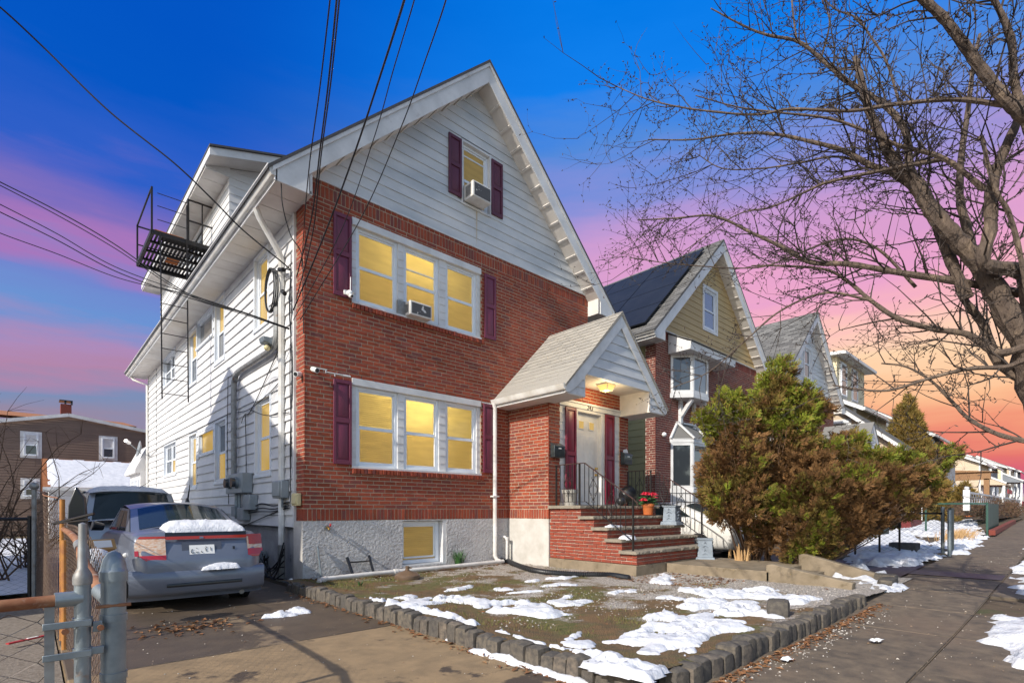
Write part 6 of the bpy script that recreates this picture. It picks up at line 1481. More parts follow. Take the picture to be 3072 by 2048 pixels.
# ------------------------------------------------------------------ the next houses in the row
def row_house(x0, name, label, bm, m_mort, m_gab, pitch, m_roof, detailed):
    h = thing(name, label, 'house', (x0, 0, gz(x0)))
    W0 = Wall('Y', 0.); WX = Wall('X', x0)
    holes = [(x0+4.29, x0+6.92, .9, 3.42)]+([(x0+.85, x0+2.55, 1.70, 3.30)] if detailed else [(x0+.8, x0+3.5, 1.9, 3.3), (x0+.8, x0+3.5, 4.6, 6.0)])
    part('front_wall', wall_slab(W0, x0+.006, x0+W_, ZB, ZG, -.3, 0, holes, MB()), m_mort, h)
    it = soldiers(W0, x0-.012, x0+4.28, ZB, ZB+.2); brick_rows(W0, x0-.012, x0+W_, ZB+.2, 6.13, holes, items=it); soldiers(W0, x0-.012, x0+W_, 6.13, 6.38, items=it)
    W6 = Wall('X', x0+.006); brick_rows(W6, -.012, .33, ZB, 6.1, [], items=it, flip=True)
    pieces('brick', it, bm, h, 300 if detailed else 0, 'brickwork')
    part('brick_return', MB().box(x0+.006, x0+.3, .3, .34, ZB, 6.0), m_mort, h)
    part('rendered_base', MB().box(x0-.02, x0+4.26, -.012, .3, -.1, ZB-.002), m_smooth_stucco, h); part('rendered_base', MB().box(x0-.02, x0+.3, .3, DEP, -.1, .93), m_smooth_stucco, h)
    sm = m_olivesiding if detailed else m_redtrim
    part('left_wall', MB().box(x0+.01, x0+.25, .34, DEP, .93, 6.0), sm, h)
    if detailed:
        siding(WX, .36, DEP, .93, 5.94, [], .2, sm, h)
        part('corner_trim', MB().box(x0-.04, x0-.0, 2.0, 2.12, .92, 5.9), m_trim, h)
    gable_front(h, x0, m_gab, [(x0+2.80, x0+3.66, 7.02, 8.35)], W0, pitch)
    mb = MB(); 
    for a, b, c, d in ((2.72, 2.82, 6.95, 8.42), (3.64, 3.74, 6.95, 8.42), (2.82, 3.64, 8.32, 8.42), (2.82, 3.64, 6.95, 7.04)): W0.box(mb, x0+a, x0+b, -.05, .04, c, d)
    part('window_casing', mb, m_trim, h); sash_window(W0, x0+2.82, x0+3.64, 7.04, 8.32, h, m_glass_sky if detailed else m_glass_d, m_glass_sky if detailed else m_glass_d, inset=.0)
    rakes(h, x0, -.35, m_trim); roof(h, x0, -.35, m_roof, DEP+.4); eave(h, x0, -1, -.35, DEP+.4, panels=False); eave(h, x0, 1, -.35, DEP+.4, panels=False)
    part('right_wall', MB().box(x0+W_-.2, x0+W_, .3, DEP, 0, 6.1), sm, h); part('rear_wall', MB().box(x0+.25, x0+W_-.2, DEP-.2, DEP, 0, 6.1), sm, h)
    return h, W0
X2, X3 = 9.95, 19.05
H2, W2 = row_house(X2, 'brick_house', 'dark red brick house with yellow tan gable, solar roof and white bay windows', BM2, m_mortar2, m_tansiding, .19, m_shingle_g, True)
hood(H2, X2, m_shingle_d, m_siding, False, m_smooth_stucco, BM2, m_mortar2)
# solar panels on its left slope
def slope_panels():
    c = X2+3.46; L = 4.12*math.sqrt(1+SL*SL); ux = 1/math.sqrt(1+SL*SL); uz = SL/math.sqrt(1+SL*SL)
    o = Vector((c-4.12, 0, ZR+.055-4.12*SL)); b = Vector((ux, 0, uz)); n = Vector((-uz, 0, ux))
    T = thing('solar_array', 'dark blue solar panels covering the left roof slope of the second brick house', 'solar panels', o)
    for i in range(6):
        for j in range(4):
            y0 = .05+i*1.72; s0 = .40+j*1.18
            mb = MB(); A = o+b*s0+n*.09; mb.add([A+Vector((0, y0, 0)), A+Vector((0, y0+1.69, 0)), A+b*1.15+Vector((0, y0+1.69, 0)), A+b*1.15+Vector((0, y0, 0))]+[q+n*.04 for q in (A+Vector((0, y0, 0)), A+Vector((0, y0+1.69, 0)), A+b*1.15+Vector((0, y0+1.69, 0)), A+b*1.15+Vector((0, y0, 0)))], [(0,3,2,1),(4,5,6,7),(0,1,5,4),(1,2,6,5),(2,3,7,6),(3,0,4,7)])
            part('solar_panel', mb, m_solar, T)
    for j in (0, 1, 2, 3): A = o+b*(.8+j*1.12)+n*.05; part('rail', MB().bar(A+Vector((0, .3, 0)), A+Vector((0, 10.8, 0)), .05), m_cardark, T)
slope_panels()
_u = 1/math.sqrt(1+SL*SL)
shingles((X2+3.46-4.12, -.38, ZR+.058-4.12*SL), (0, 1, 0), (_u, 0, SL*_u), (-SL*_u, 0, _u), 1.3, 4.12*math.sqrt(1+SL*SL), m_shingle_g, H2, 130, w=.33, e=.15)
def bay(h, x0, z0, z1, upper):
    a, b, pr = x0+.80, x0+2.55, .48
    pts = [(a, -.01), (a+.42, -pr), (b-.42, -pr), (b, -.01)]
    def wallpoly(z): return [(x, y, z) for x, y in pts]
    f = lambda x, y, z: (x, y, z)
    for zz0, zz1, o in ((z0-.14, z0, .04), (z1, z1+.12, .05)):
        q = [(x+(-o if i == 0 else o if i == 3 else (-o*.4 if i == 1 else o*.4)), y-(o if i in (1, 2) else 0)) for i, (x, y) in enumerate(pts)]
        mb = MB(); mb.prism(q, lambda x, y: (x, y, zz0), lambda x, y: (x, y, zz1)); part('bay_board', mb, m_trim, h, bevel=.006)
    for (p, q) in zip(pts, pts[1:]):
        p = np.array((*p, 0.)); q = np.array((*q, 0.)); d = q-p; l = np.linalg.norm(d); d /= l; n = np.array((d[1], -d[0], 0))
        mb = MB(); w = .07
        for s0, s1, c0, c1 in ((0, w, z0, z1), (l-w, l, z0, z1), (w, l-w, z0, z0+.08), (w, l-w, z1-.08, z1)):
            A, Bq = p+d*s0, p+d*s1; mb.add([(*(A+n*k)[:2], z) for z in (c0, c1) for k in (0.03, -.05)]+[(*(Bq+n*k)[:2], z) for z in (c0, c1) for k in (0.03, -.05)], [(0,1,3,2),(4,6,7,5),(0,4,5,1),(2,3,7,6),(0,2,6,4),(1,5,7,3)])
        fr = part('bay_window', mb, m_trim, h)
        mb = MB(); A, Bq = p+d*w*.8, p+d*(l-w*.8); mb.add([(*A[:2], z0+.06), (*Bq[:2], z0+.06), (*Bq[:2], z1-.06), (*A[:2], z1-.06)], [(0,1,2,3)]); part('pane', mb, m_glass_b if (upper and l > .8) else m_glass_d, fr, norm=False)
    part('bay_core', MB().prism([(x+(.1 if i == 0 else -.1 if i == 3 else 0), y+.1 if i in (1, 2) else y) for i, (x, y) in enumerate(pts)], lambda x, y: (x, y, z0), lambda x, y: (x, y, z1)), m_cardark, h)
    if upper:
        mb = MB(); mb.prism([(-.02, 5.74), (-.72, 5.74), (-.74, 5.96), (-.62, 6.0), (-.02, 6.32)], lambda y, z: (a-.15, y, z), lambda y, z: (b+.95, y, z)); part('bay_hood', mb, m_trim, h, bevel=.005)
        mb = MB(); mb.prism([(-.02, 6.335), (-.78, 5.965), (-.78, 5.99), (-.02, 6.36)], lambda y, z: (a-.18, y, z), lambda y, z: (b+.98, y, z)); part('bay_roof', mb, m_shingle_g, h)
        for x in (a+.5, b-.45):
            mb = MB(); mb.box(x-.06, x+.06, -.10, -.01, z0-.85, z0-.14); mb.bar((x, -.08, z0-.62), (x, -.42, z0-.16), .11, .10); mb.lathe([(.05, 0), (.065, .03), (.04, .07)], (x, -.06, z0-.94), 8); part('bracket', mb, m_trim, h)
    else:
        A = [(a-.05, -.01, z1+.10), (a+.40, -pr-.06, z1+.10), (b-.40, -pr-.06, z1+.10), (b+.05, -.01, z1+.10), (a+.35, -.01, z1+.62), (b-.35, -.01, z1+.62)]
        mb = MB(); mb.add(A, [(0,1,4),(1,2,5,4),(2,3,5),(0,4,5,3),(0,3,2,1)]); part('bay_roof', mb, m_shingle_g, h)
        for p, q in ((0, 4), (1, 4), (4, 5), (2, 5)): part('roof_trim', MB().bar(np.array(A[p])+np.array((0, -.02, .02)), np.array(A[q])+np.array((0, -.02, .03)), .09, .05), m_trim, h)
        part('bay_base', MB().prism(pts, lambda x, y: (x, y, z0-.4), lambda x, y: (x, y, z0-.14)), m_trim, h)
bay(H2, X2, 4.62, 5.74, True); bay(H2, X2, 1.82, 3.16, False)
tag(part('egg_lamp', sphere((10.28, -.08, 3.35), .07, 10), m_camw, smooth=True), 'small white oval light on the brick of the second house', 'lamp')
H3, W3 = row_house(X3, 'brick_house', 'third brick house with grey shingle roof and white gable beyond the bush', BM2, m_mortar2, m_gsiding, .2, m_shingle_g, False)
hood(H3, X3, m_shingle_g, m_gsiding, False, m_smooth_stucco, BM2, m_mortar2)
L_ = 4.12*math.sqrt(1+SL*SL); u_ = 1/math.sqrt(1+SL*SL)
shingles((X3+3.46-4.12, -.38, ZR+.058-4.12*SL), (0, 1, 0), (u_, 0, SL*u_), (-SL*u_, 0, u_), 9.5, L_, m_shingle_g, H3, 300, w=.33, e=.17)
shingles((X3+3.84, -2.0, 3.42-.045), (0, 1, 0), (.7071, 0, .7071), (-.7071, 0, .7071), 1.96, 2.4, m_shingle_g, H3, 0, w=.33, e=.17, restname='hood_shingles')

def far_house(name, label, x0, x1, y0, y1, ez, rz, m, m_roof, porch=None, dormer=False, wins=4):
    """street house with its ridge parallel to the street"""
    h = thing(name, label, 'house', (x0, y0, gz(x0))); b = gz(x0)
    ym = (y0+y1)/2
    part('wall', MB().prism([(y0, b-.5), (y1, b-.5), (y1, ez), (ym, rz), (y0, ez)], lambda y, z: (x0, y, z), lambda y, z: (x1, y, z)), m, h)
    for a, c in ((y0-.45, ym), (y1+.45, ym)):
        s = (rz-ez)/(ym-y0); za = ez-.45*s
        part('roof_slope', MB().prism([(a, za+.06), (c, rz+.06), (c, rz+.2), (a, za+.2)], lambda y, z: (x0-.4, y, z), lambda y, z: (x1+.4, y, z)), m_roof, h)
        part('rake_board', MB().prism([(a, za-.08), (c, rz-.08), (c, rz+.14), (a, za+.14)], lambda y, z: (x0-.45, y, z), lambda y, z: (x0-.40, y, z)), m_trim, h)
    part('gutter', MB().box(x0-.4, x1+.4, y0-.55, y0-.42, ez-.3, ez-.14), m_gutter, h)
    WXf = Wall('X', x0); n = int((ez-b-.4)/.22)
    for i in range(n): part('siding_board', board(WXf, y0, y1, y0, y1, b+.4+i*.22, .224, .02, .005), m, h)
    part('corner_trim', MB().box(x0-.05, x0+.12, y0-.04, y0+.12, b, ez), m_trim, h)
    WYf = Wall('Y', y0)
    for i in range(wins):
        u = x0+1.+(x1-x0-2.5)*(i % 2); z = b+1.2+2.9*(i//2)
        if z+1.4 > ez: continue
        mb = MB(); WYf.box(mb, u-.1, u+1.5, 0, .05, z-.1, z+1.5); part('window_casing', mb, m_trim, h); sash_window(WYf, u, u+1.4, z, z+1.4, h, m_glass_d, m_glass_d, inset=-.1, frame=.08)
    for i, (u, z) in enumerate(((y0+2.2, b+1.3), (y0+2.2, b+4.1))):
        mb = MB(); WXf.box(mb, u-.1, u+1.0, 0, .05, z-.1, z+1.4); part('window_casing', mb, m_trim, h); sash_window(WXf, u, u+.9, z, z+1.3, h, m_glass_b, m_glass_d, inset=-.1, frame=.08)
    if dormer:
        dy = y0+1.1
        part('dormer_wall', MB().box(x0+.6, x1-.6, dy, ym+.5, ez+.3, rz+1.0), m, h)
        part('dormer_roof', MB().prism([(dy-.6, rz+.95), (ym+.6, rz+1.25), (ym+.6, rz+1.4), (dy-.6, rz+1.12)], lambda y, z: (x0+.1, y, z), lambda y, z: (x1-.1, y, z)), m_trim, h)
        Wd = Wall('X', x0+.6); i = 0; z = ez+.5
        while z < rz+.8: part('siding_board', board(Wd, dy, ym, dy, ym, z, .204, .02, .005), m, h); z += .2
        WYd = Wall('Y', dy)
        for u in (x0+1.2, x0+3.5): mb = MB(); WYd.box(mb, u-.1, u+1.2, 0, .05, ez+.9, rz+.85); part('window_casing', mb, m_trim, h); sash_window(WYd, u, u+1.1, ez+1., rz+.75, h, m_glass_d, m_glass_d, inset=-.1, frame=.07)
    if porch:
        d, pz_, m_p = porch
        part('porch_roof', MB().prism([(y0, pz_+1.1), (y0-d, pz_), (y0-d, pz_-.18), (y0, pz_-.1)], lambda y, z: (x0, y, z), lambda y, z: (x1-.6, y, z)), m_p, h)
        part('porch_fascia', MB().bar((x0-.03, y0, pz_+1.12), (x0-.03, y0-d-.05, pz_+.02), .06, .18), m_trim, h)
        for x in (x0+.1, x1-.8): part('porch_post', MB().box(x, x+.18, y0-d+.05, y0-d+.25, b, pz_-.15), m_trim, h)
        part('porch_floor', MB().box(x0, x1-.6, y0-d, y0, b-.3, b+.6), m_redtrim, h)
    return h
far_house('cream_house', 'cream clapboard house with a flat roofed dormer behind the cone shaped conifer', 31, 38, .3, 8.3, 7.0, 9.2, m_cream, m_shingle_g, dormer=True)
h4 = far_house('porch_wing', 'low beige porch wing with a slanting white rake beside the third house', 28.6, 31.0-.05, -2.2, 3.8, 4.3, 6.9, m_beige, m_shingle_g)
far_house('slate_house', 'slate grey house with white trim right of the cone shaped conifer', 43, 50, -1.0, 7, 6.6, 9.0, m_greysid, m_shingle_d, dormer=False)
far_house('white_house', 'narrow white house further along the row behind the bush tip', 52.5, 59, -.6, 7, 6.2, 8.6, m_siding, m_shingle_g)
far_house('beige_house', 'beige sided house with a porch awning and red banner far down the street', 72, 80, -1.1, 9.0, 6.3, 8.8, m_beige, m_shingle_g, porch=(2.0, 4.0, m_beige))
far_house('slate_house', 'dark slate house just beyond the beige one far down the street', 81.5, 89, -1.2, 8, 6.5, 9.0, m_greysid, m_shingle_d, dormer=False)
far_house('cream_house', 'pale yellow house two doors beyond the beige one', 92, 99, -1.4, 8, 7.0, 9.0, m_cream, m_shingle_g, porch=(2.0, 5.0, m_greysid))
far_house('beige_house', 'small beige house near the far end of the row', 103, 110, -1.5, 8, 7.4, 9.6, m_beige, m_shingle_d)
far_house('grey_house', 'last grey house at the far end of the row', 114, 122, -1.6, 8, 7.6, 10.2, m_greysid, m_shingle_g)
tag(part('red_banner', MB().box(72.5, 77.5, -3.25, -3.2, 2.95, 3.4), m_redplastic), 'long red banner hanging from the far beige porch', 'banner')
T = thing('porch_shelter', 'open wooden porch frame with arched opening in front of the beige house', 'porch', (64, -.5, gz(64)))
part('beam', MB().box(63.9, 64.2, -2.6, 2.2, 4.1, 4.9), m_wood, T)
for y in (-2.5, 1.9): part('pillar', MB().box(63.9, 64.3, y, y+.4, 1, 4.2), m_wood, T)
part('roof', MB().prism([(-3.0, 4.85), (2.4, 4.85), (2.4, 5.3)], lambda y, z: (63.7, y, z), lambda y, z: (67, y, z)), m_wood, T)

# ------------------------------------------------------------------ fences and planting along the pavement to the right
def lattice():
    T = thing('lattice_fence', 'white lattice fence with knobbed posts above the brown hedge', 'fence', (33, -5.2, 1.5))
    a = np.array(onY(2900, 1508, -5.2)); b = np.array(onY(3060, 1507, -5.4)); z0, z1 = a[2]+.0, a[2]+.42
    for f in (0, .5, 1): p = a+(b-a)*f; part('post', MB().box(p[0]-.1, p[0]+.1, p[1]-.1, p[1]+.1, z0-.3, z1+.1), m_trim, T); part('post_knob', sphere((p[0], p[1], z1+.16), .08, 8), m_trim, T, smooth=True)
    for z in (z0, z1): part('rail', MB().bar((a[0], a[1], z), (b[0], b[1], z), .08, .08), m_trim, T)
    n = 34; h = z1-z0; l = np.linalg.norm((b-a)[:2])
    for i in range(n):
        for s in (1, -1):
            f0 = i/n; f1 = min(1, max(0, f0+s*h*1.2/l)); zt = z0+h*abs(f1-f0)*l/(h*1.2); p = a+(b-a)*f0; q = a+(b-a)*f1
            part('lath', MB().bar((p[0], p[1]+.01*s, z0), (q[0], q[1]+.01*s, zt), .06, .015, up=(0, 1, 0)), m_trim, T)
lattice()
def leafmass(name, blobs, n, size, m, seed, aspect=2.2, parent=None, shell=.35, up=.25, mats=None, kind='stuff'):
    """small leaf sprays spread through the volume of several lumps (centre, radii)"""
    r = np.random.default_rng(seed); mats = mats or [m]
    vol = np.array([b[1][0]*b[1][1]*b[1][2] for b in blobs])**(2/3); vol = vol/vol.sum(); vs = []; fs = []; ms = []
    C = [np.array(b[0]) for b in blobs]; Rr = [np.array(b[1]) for b in blobs]
    ks = r.choice(len(blobs), n, p=vol)
    dirs = r.normal(size=(n, 3)); dirs /= np.linalg.norm(dirs, axis=1)[:, None]; rad = 1-np.abs(r.normal(0, shell, n)); rad = np.clip(rad, .12, 1.08)*(1+np.abs(r.normal(0, .07, n)))
    lump = None
    for i in range(n):
        k = ks[i]; d = dirs[i]
        q = C[k]+d*Rr[k]*rad[i]*(.82+.36*float(vnoise(d[0]*2.4+k*3.1+d[2]*1.9, d[1]*2.4+d[2]*2.2, seed)))
        o = d*np.array((1, 1, .7))+np.array((0, 0, up))+r.normal(0, .45, 3); o /= np.linalg.norm(o); s = np.cross(o, r.normal(size=3)); s /= np.linalg.norm(s)+1e-9; L = size*r.uniform(.55, 1.4); w = L/aspect/2; b = len(vs)
        u = np.cross(o, s)
        vs += [q, q+o*L*.5+s*w*.5, q+o*L, q+o*L*.5-s*w*.5, q+o*L*.75+s*w*2.6+u*w, q+o*L*.35+s*w*.6, q+o*L*.7-s*w*2.6-u*w, q+o*L*.3-s*w*.6]
        fs += [(b, b+1, b+2, b+3), (b, b+5, b+4), (b, b+6, b+7)]
        mi = 0 if len(mats) == 1 else mats_pick(q, r)
        ms += [mi]*3
    mb = MB(); mb.v = [tuple(p) for p in vs]; mb.f = fs; mb.m = ms
    return part(name, mb, mats, parent, norm=False, kind=kind)
m_fr_g = mat('green_frond', [(.15, .20, .012), (.21, .23, .014), (.11, .155, .012), (.27, .23, .02)], rough=.8)
m_fr_o = mat('olive_frond', [(.15, .11, .018), (.19, .13, .022), (.11, .098, .018), (.22, .145, .028)], rough=.85)
m_fr_b = mat('brown_frond', [(.16, .08, .026), (.21, .105, .032), (.115, .062, .024), (.25, .12, .04)], rough=.9)
def sprays(name, blobs, ns, per, size, seed, parent, mats):
    """feathery evergreen sprays: each a little fan of scale-leaf strands, clumped through the lumps"""
    r = np.random.default_rng(seed); C = np.array([b[0] for b in blobs]); Rr = np.array([b[1] for b in blobs])
    vol = Rr.prod(1)**(2/3); ks = r.choice(len(blobs), ns, p=vol/vol.sum())
    d = r.normal(size=(ns, 3)); d /= np.linalg.norm(d, axis=1)[:, None]
    rad = np.clip(1-np.abs(r.normal(0, .30, ns)), .2, 1)+np.abs(r.normal(0, .06, ns))
    vs = []; fs = []; ms = []
    for i in range(ns):
        k = ks[i]; q = C[k]+d[i]*Rr[k]*rad[i]*(.80+.4*float(vnoise(d[i][0]*2.6+k*3.1+d[i][2]*2, d[i][1]*2.6+d[i][2]*2.3, seed)))
        o = d[i]*np.array((1, 1, .6))+np.array((0, 0, .55))+r.normal(0, .25, 3); o /= np.linalg.norm(o)
        s = np.cross(o, r.normal(size=3)); s /= np.linalg.norm(s)+1e-9; u = np.cross(o, s)
        m0 = mats_pick(q, r); L0 = size*r.uniform(.7, 1.5)
        for j in range(per):
            t = j/per; side = 1 if j % 2 else -1; a = q+o*L0*t*.9+u*r.normal(0, .008); e = o*(.55+.3*t)+s*side*(.75-.45*t)+u*r.normal(0, .22); e /= np.linalg.norm(e)
            L = L0*(.62-.34*t)*r.uniform(.7, 1.2); w = np.cross(e, u); w = w/(np.linalg.norm(w)+1e-9)*L*.14; b = len(vs)
            vs += [a, a+e*L*.55+w, a+e*L, a+e*L*.5-w]; fs.append((b, b+1, b+2, b+3)); ms.append(m0 if r.random() < .85 else min(2, m0+1))
    mb = MB(); mb.v = [tuple(p) for p in vs]; mb.f = fs; mb.m = ms
    return part(name, mb, mats, parent, norm=False, kind='stuff')
GREEN_BIAS = [0.]
def mats_pick(q, r):
    f = float(fbm(q[0]*1.5+q[2]*.9, q[1]*1.5+q[2]*1.3, 71, 3))+GREEN_BIAS[0]*(q[2]-1.9)+r.normal(0, .055)
    return 0 if f > .64 else 1 if f > .50 else 2
def px_blob(x, y, D, rx, ry, dz=1.0):
    s = D/FPX; return (atD(x, y, D), (rx*s*.86, rx*s*.82*dz, ry*s*.9))
GREEN_BIAS[0] = .105
SA = thing('arborvitae_bush', 'tall half brown arborvitae shrub with bright green tips beside the landing', 'bush', onZ(2255, 1685, .15))
blA = [px_blob(x, y, D, rx, ry) for x, y, D, rx, ry in ((2342, 1128, 10, 44, 52), (2330, 1190, 10, 62, 70), (2290, 1235, 9.9, 70, 60), (2390, 1240, 10.1, 70, 70), (2440, 1235, 10.2, 52, 36), (2420, 1190, 10.2, 36, 34), (2185, 1215, 9.7, 40, 48), (2135, 1258, 9.7, 52, 34), (2200, 1290, 9.7, 90, 70), (2330, 1320, 10, 110, 90), (2210, 1400, 9.6, 110, 90), (2340, 1430, 9.9, 110, 100), (2210, 1490, 9.5, 110, 80), (2270, 1550, 9.6, 86, 60), (2180, 1540, 9.5, 56, 44), (2285, 1615, 9.6, 44, 50), (2150, 1440, 9.6, 60, 90))]
sprays('foliage', blA, 7000, 16, .13, 5, SA, [m_fr_g, m_fr_o, m_fr_b])
GREEN_BIAS[0] = .10
SB = thing('arborvitae_bush', 'wide brown bush leaning right over the sidewalk with a flat green top', 'bush', onZ(2420, 1712, .1))
blB = [px_blob(x, y, D, rx, ry) for x, y, D, rx, ry in ((2420, 1400, 9.7, 80, 70), (2500, 1370, 9.9, 70, 50), (2545, 1335, 10.2, 58, 34), (2600, 1382, 10.2, 70, 26), (2430, 1490, 9.4, 120, 90), (2530, 1470, 9.6, 120, 80), (2620, 1440, 9.9, 110, 60), (2700, 1420, 10.2, 100, 56), (2780, 1390, 10.5, 80, 40), (2840, 1362, 10.7, 42, 22), (2690, 1380, 10.3, 60, 34), (2740, 1470, 10.2, 80, 50), (2640, 1520, 9.8, 110, 60), (2510, 1565, 9.4, 110, 70), (2415, 1590, 9.2, 100, 70), (2590, 1570, 9.6, 70, 44), (2450, 1640, 9.3, 66, 44), (2385, 1660, 9.2, 44, 30), (2400, 1340, 9.9, 60, 50))]
sprays('foliage', blB, 8500, 16, .13, 6, SB, [m_fr_g, m_fr_o, m_fr_b])
def stems(T, base, blobs, n, r0, seed, m=m_stem):
    rr = random.Random(seed)
    for i in range(n):
        b = blobs[rr.randrange(len(blobs))]; e = np.array(b[0])+np.array([rr.uniform(-1, 1)*k*.8 for k in b[1]]); p = np.array(base)+np.array((rr.gauss(0, .10), rr.gauss(0, .10), 0))
        mid = p+(e-p)*.45+np.array((rr.gauss(0, .08), rr.gauss(0, .08), -.12*rr.random())); k = rr.uniform(.35, 1)
        part('stem', MB().tube(smooth([p, mid, e], 5), [r0*k*(1-.8*j/10) for j in range(11)], 6), m, T, smooth=True)
ba = onZ(2262, 1690, .15); stems(SA, ba, blA, 26, .035, 3); bb = onZ(2425, 1715, .08); stems(SB, bb, blB, 46, .03, 4)
def twigs_bare(T, base, blobs, n, seed):
    rr = random.Random(seed); mb = MB()
    for i in range(n):
        b = blobs[rr.randrange(len(blobs))]; d = np.array([rr.gauss(0, 1) for _ in range(3)]); d /= np.linalg.norm(d); e = np.array(b[0])+d*np.array(b[1])*rr.uniform(.75, 1.02)
        s = e+(np.array(base)-e)*rr.uniform(.08, .22)+np.array([rr.gauss(0, .05) for _ in range(3)]); mb.tube([s, (s+e)/2+np.array([rr.gauss(0, .02) for _ in range(3)]), e], [.006, .0045, .002], 3, cap=False)
    part('twigs', mb, m_stem, T, norm=False, kind='stuff')
twigs_bare(SA, ba, blA[-9:], 900, 8); twigs_bare(SB, bb, blB[-12:], 2600, 9)
T = thing('split_stump', 'splintered pale wood stump at the foot of the tall arborvitae', 'stump', onZ(2220, 1690, .2)); c = onZ(2228, 1690, .17)
for i in range(12): a = random.uniform(0, 6.28); q = c+np.array((.10*math.cos(a), .10*math.sin(a), 0)); part('splinter', MB().tube([q, q+np.array((.06*math.cos(a), .06*math.sin(a), random.uniform(.18, .42)))], [.035, .008], 5), m_splint, T)
c = onZ(2190, 1675, .2); tag(part('cut_stub', MB().tube([c, c+np.array((.01, 0, .19))], [.035, .03], 8), m_splint), 'short cut wooden stub between the pedestal and the bush', 'stump')

def conifer(label, x, y, z0, h, r, n, seed):
    T = thing('conifer', label, 'tree', (x, y, z0)); rr = np.random.default_rng(seed)
    part('trunk', MB().tube([(x, y, z0-.2), (x, y, z0+h*.9)], [.09, .02], 8), m_bark, T)
    bl = []
    for i in range(16): f = i/15; w = r*(1-f)**.8 + .06; bl.append(((x+rr.normal(0, .04), y+rr.normal(0, .04), z0+.25+f*(h-.35)), (w, w, h*.07+.05)))
    leafmass('crown', bl, n, .26, m_conifer, seed, parent=T, up=1.1, shell=.15)
p = onY(2722, 1400, -1.4)
conifer('tall cone shaped golden green conifer rising behind the leaning bush', p[0], p[1], .4, onY(2722, 1190, -1.4)[2]-.4, 2.15, 26000, 17)
p = onY(2893, 1520, -3.5); conifer('small dark bushy conifer in a red tub by the lattice fence', p[0], p[1], p[2]+.1, 1.35, .5, 1500, 19)
tag(part('red_tub', MB().box(p[0]-.45, p[0]+.45, p[1]-.4, p[1]+.4, p[2]-.6, p[2]+.2), m_terra, bevel=.03), 'square red tub holding the small conifer', 'tub')
def hedge(label, a, b, w, h, n, seed):
    T = thing('hedge', label, 'hedge', a); a = np.array(a); b = np.array(b); bl = [(tuple(a+(b-a)*(i/7)+np.array((0, 0, h*.5))), (np.linalg.norm(b-a)/10, w, h*.55)) for i in range(8)]
    leafmass('leaves', bl, n, .10, m_hedge, seed, parent=T); part('stems', MB().box(min(a[0], b[0]), max(a[0], b[0]), min(a[1], b[1])-w*.3, max(a[1], b[1])+w*.3, a[2], a[2]+h*.75), m_stem, T)
hedge('low brown leafless hedge under the lattice fence by the far sidewalk', onY(2960, 1555, -5.2), onY(3040, 1550, -5.4), .55, .95, 5000, 23)
hedge('brown clipped hedge nearer on the left of the far lattice fence', onY(2880, 1545, -4.6), onY(2945, 1545, -4.6), .5, .6, 2500, 24)
F5 = thing('garden_fence', 'low wire fence with twin steel gate posts behind the neighbour driveway', 'fence', (11, -5.4, .2))
gp = onZ(2828, 1652, .25); gp2 = onZ(2848, 1655, .25)
for q, h in ((gp, 1.25), (gp2, 1.18)): part('gate_post', MB().tube([(q[0], q[1], 0), (q[0], q[1], h)], .035, 10), m_galv, F5)
ql = (gp[0]-2.8, gp[1]+1.9)
def f5(u, v): t = u/3.35; return (gp[0]+(ql[0]-gp[0])*t, gp[1]+(ql[1]-gp[1])*t, .28+v)
chain(f5, 3.35, .8, .085, .0035, 'chain_link', m_greenlink, F5)
part('top_rail', MB().bar(f5(0, .82), f5(3.35, .82), .04), m_black, F5)
for u in (1.1, 1.6, 2.2, 3.3): part('post', MB().bar(f5(u, -.3), f5(u, .84), .035), m_black, F5)
part('gate_leaf', MB().bar((gp2[0]+.05, gp2[1], .75), (gp2[0]+.62, gp2[1]+.02, .75), .05, .95), m_greenlink, F5)
part('fence_kerb', MB().bar(f5(0, -.22), f5(3.3, -.25), .16, .28), m_landing, F5)
q = f5(.75, .45); tag(part('green_mailbox', MB().prism([(-.25, 0), (.25, 0), (.25, .26), (.12, .34), (-.12, .34), (-.25, .26)], lambda a, z: (q[0]-.25+a, q[1]+.45, q[2]+z-.1), lambda a, z: (q[0]-.25+a, q[1]+.75, q[2]+z-.1)), m_greenbin), 'dark green plastic box behind the wire fence', 'box')
q = f5(.35, -.1); tag(part('brick_planter', MB().box(q[0]-.25, q[0]+.25, q[1]+.2, q[1]+.7, .1, .42), m_shingle_d), 'low dark planter box beside the twin steel gate posts', 'planter')
F6 = thing('green_fence', 'green wire fence with a solid green corner panel along the far sidewalk', 'fence', (20, -5.3, .4))
c = onZ(2962, 1585, .55); d = onZ(2996, 1575, .55)
part('panel', MB().prism([(c[0], c[1]), (d[0], d[1]), (d[0], d[1]+.04), (c[0], c[1]+.04)], lambda x, y: (x, y, .5), lambda x, y: (x, y, 1.42)), m_greenbin, F6)
def f6(u, v): return (c[0]-1.0*u*.55, c[1]+u*.83, .6+v)
chain(f6, 3.6, .8, .10, .004, 'chain_link', m_greenlink, F6); part('rail', MB().bar(f6(0, .8), f6(3.6, .8), .05), m_greenbin, F6)
for u in (0, 1.8, 3.6): part('post', MB().bar(f6(u, -.4), f6(u, .84), .05), m_greenbin, F6)
tag(part('brick_kerb', MB().bar((c[0]-1, c[1]-.2, .45), (d[0]+6, d[1]-.1, .62), .16, .16), m_brick2), 'low red brick kerb in front of the green fence panel', 'kerb')
T = thing('porch_steps', 'white railed porch steps behind the green wire fence', 'steps', (24, -1.5, .6))
for i in range(5): part('step', MB().box(23+i*.0, 25.2, -3.6+i*.32, -3.3+i*.32+1.8, .3, .75+i*.19), m_redtrim, T)
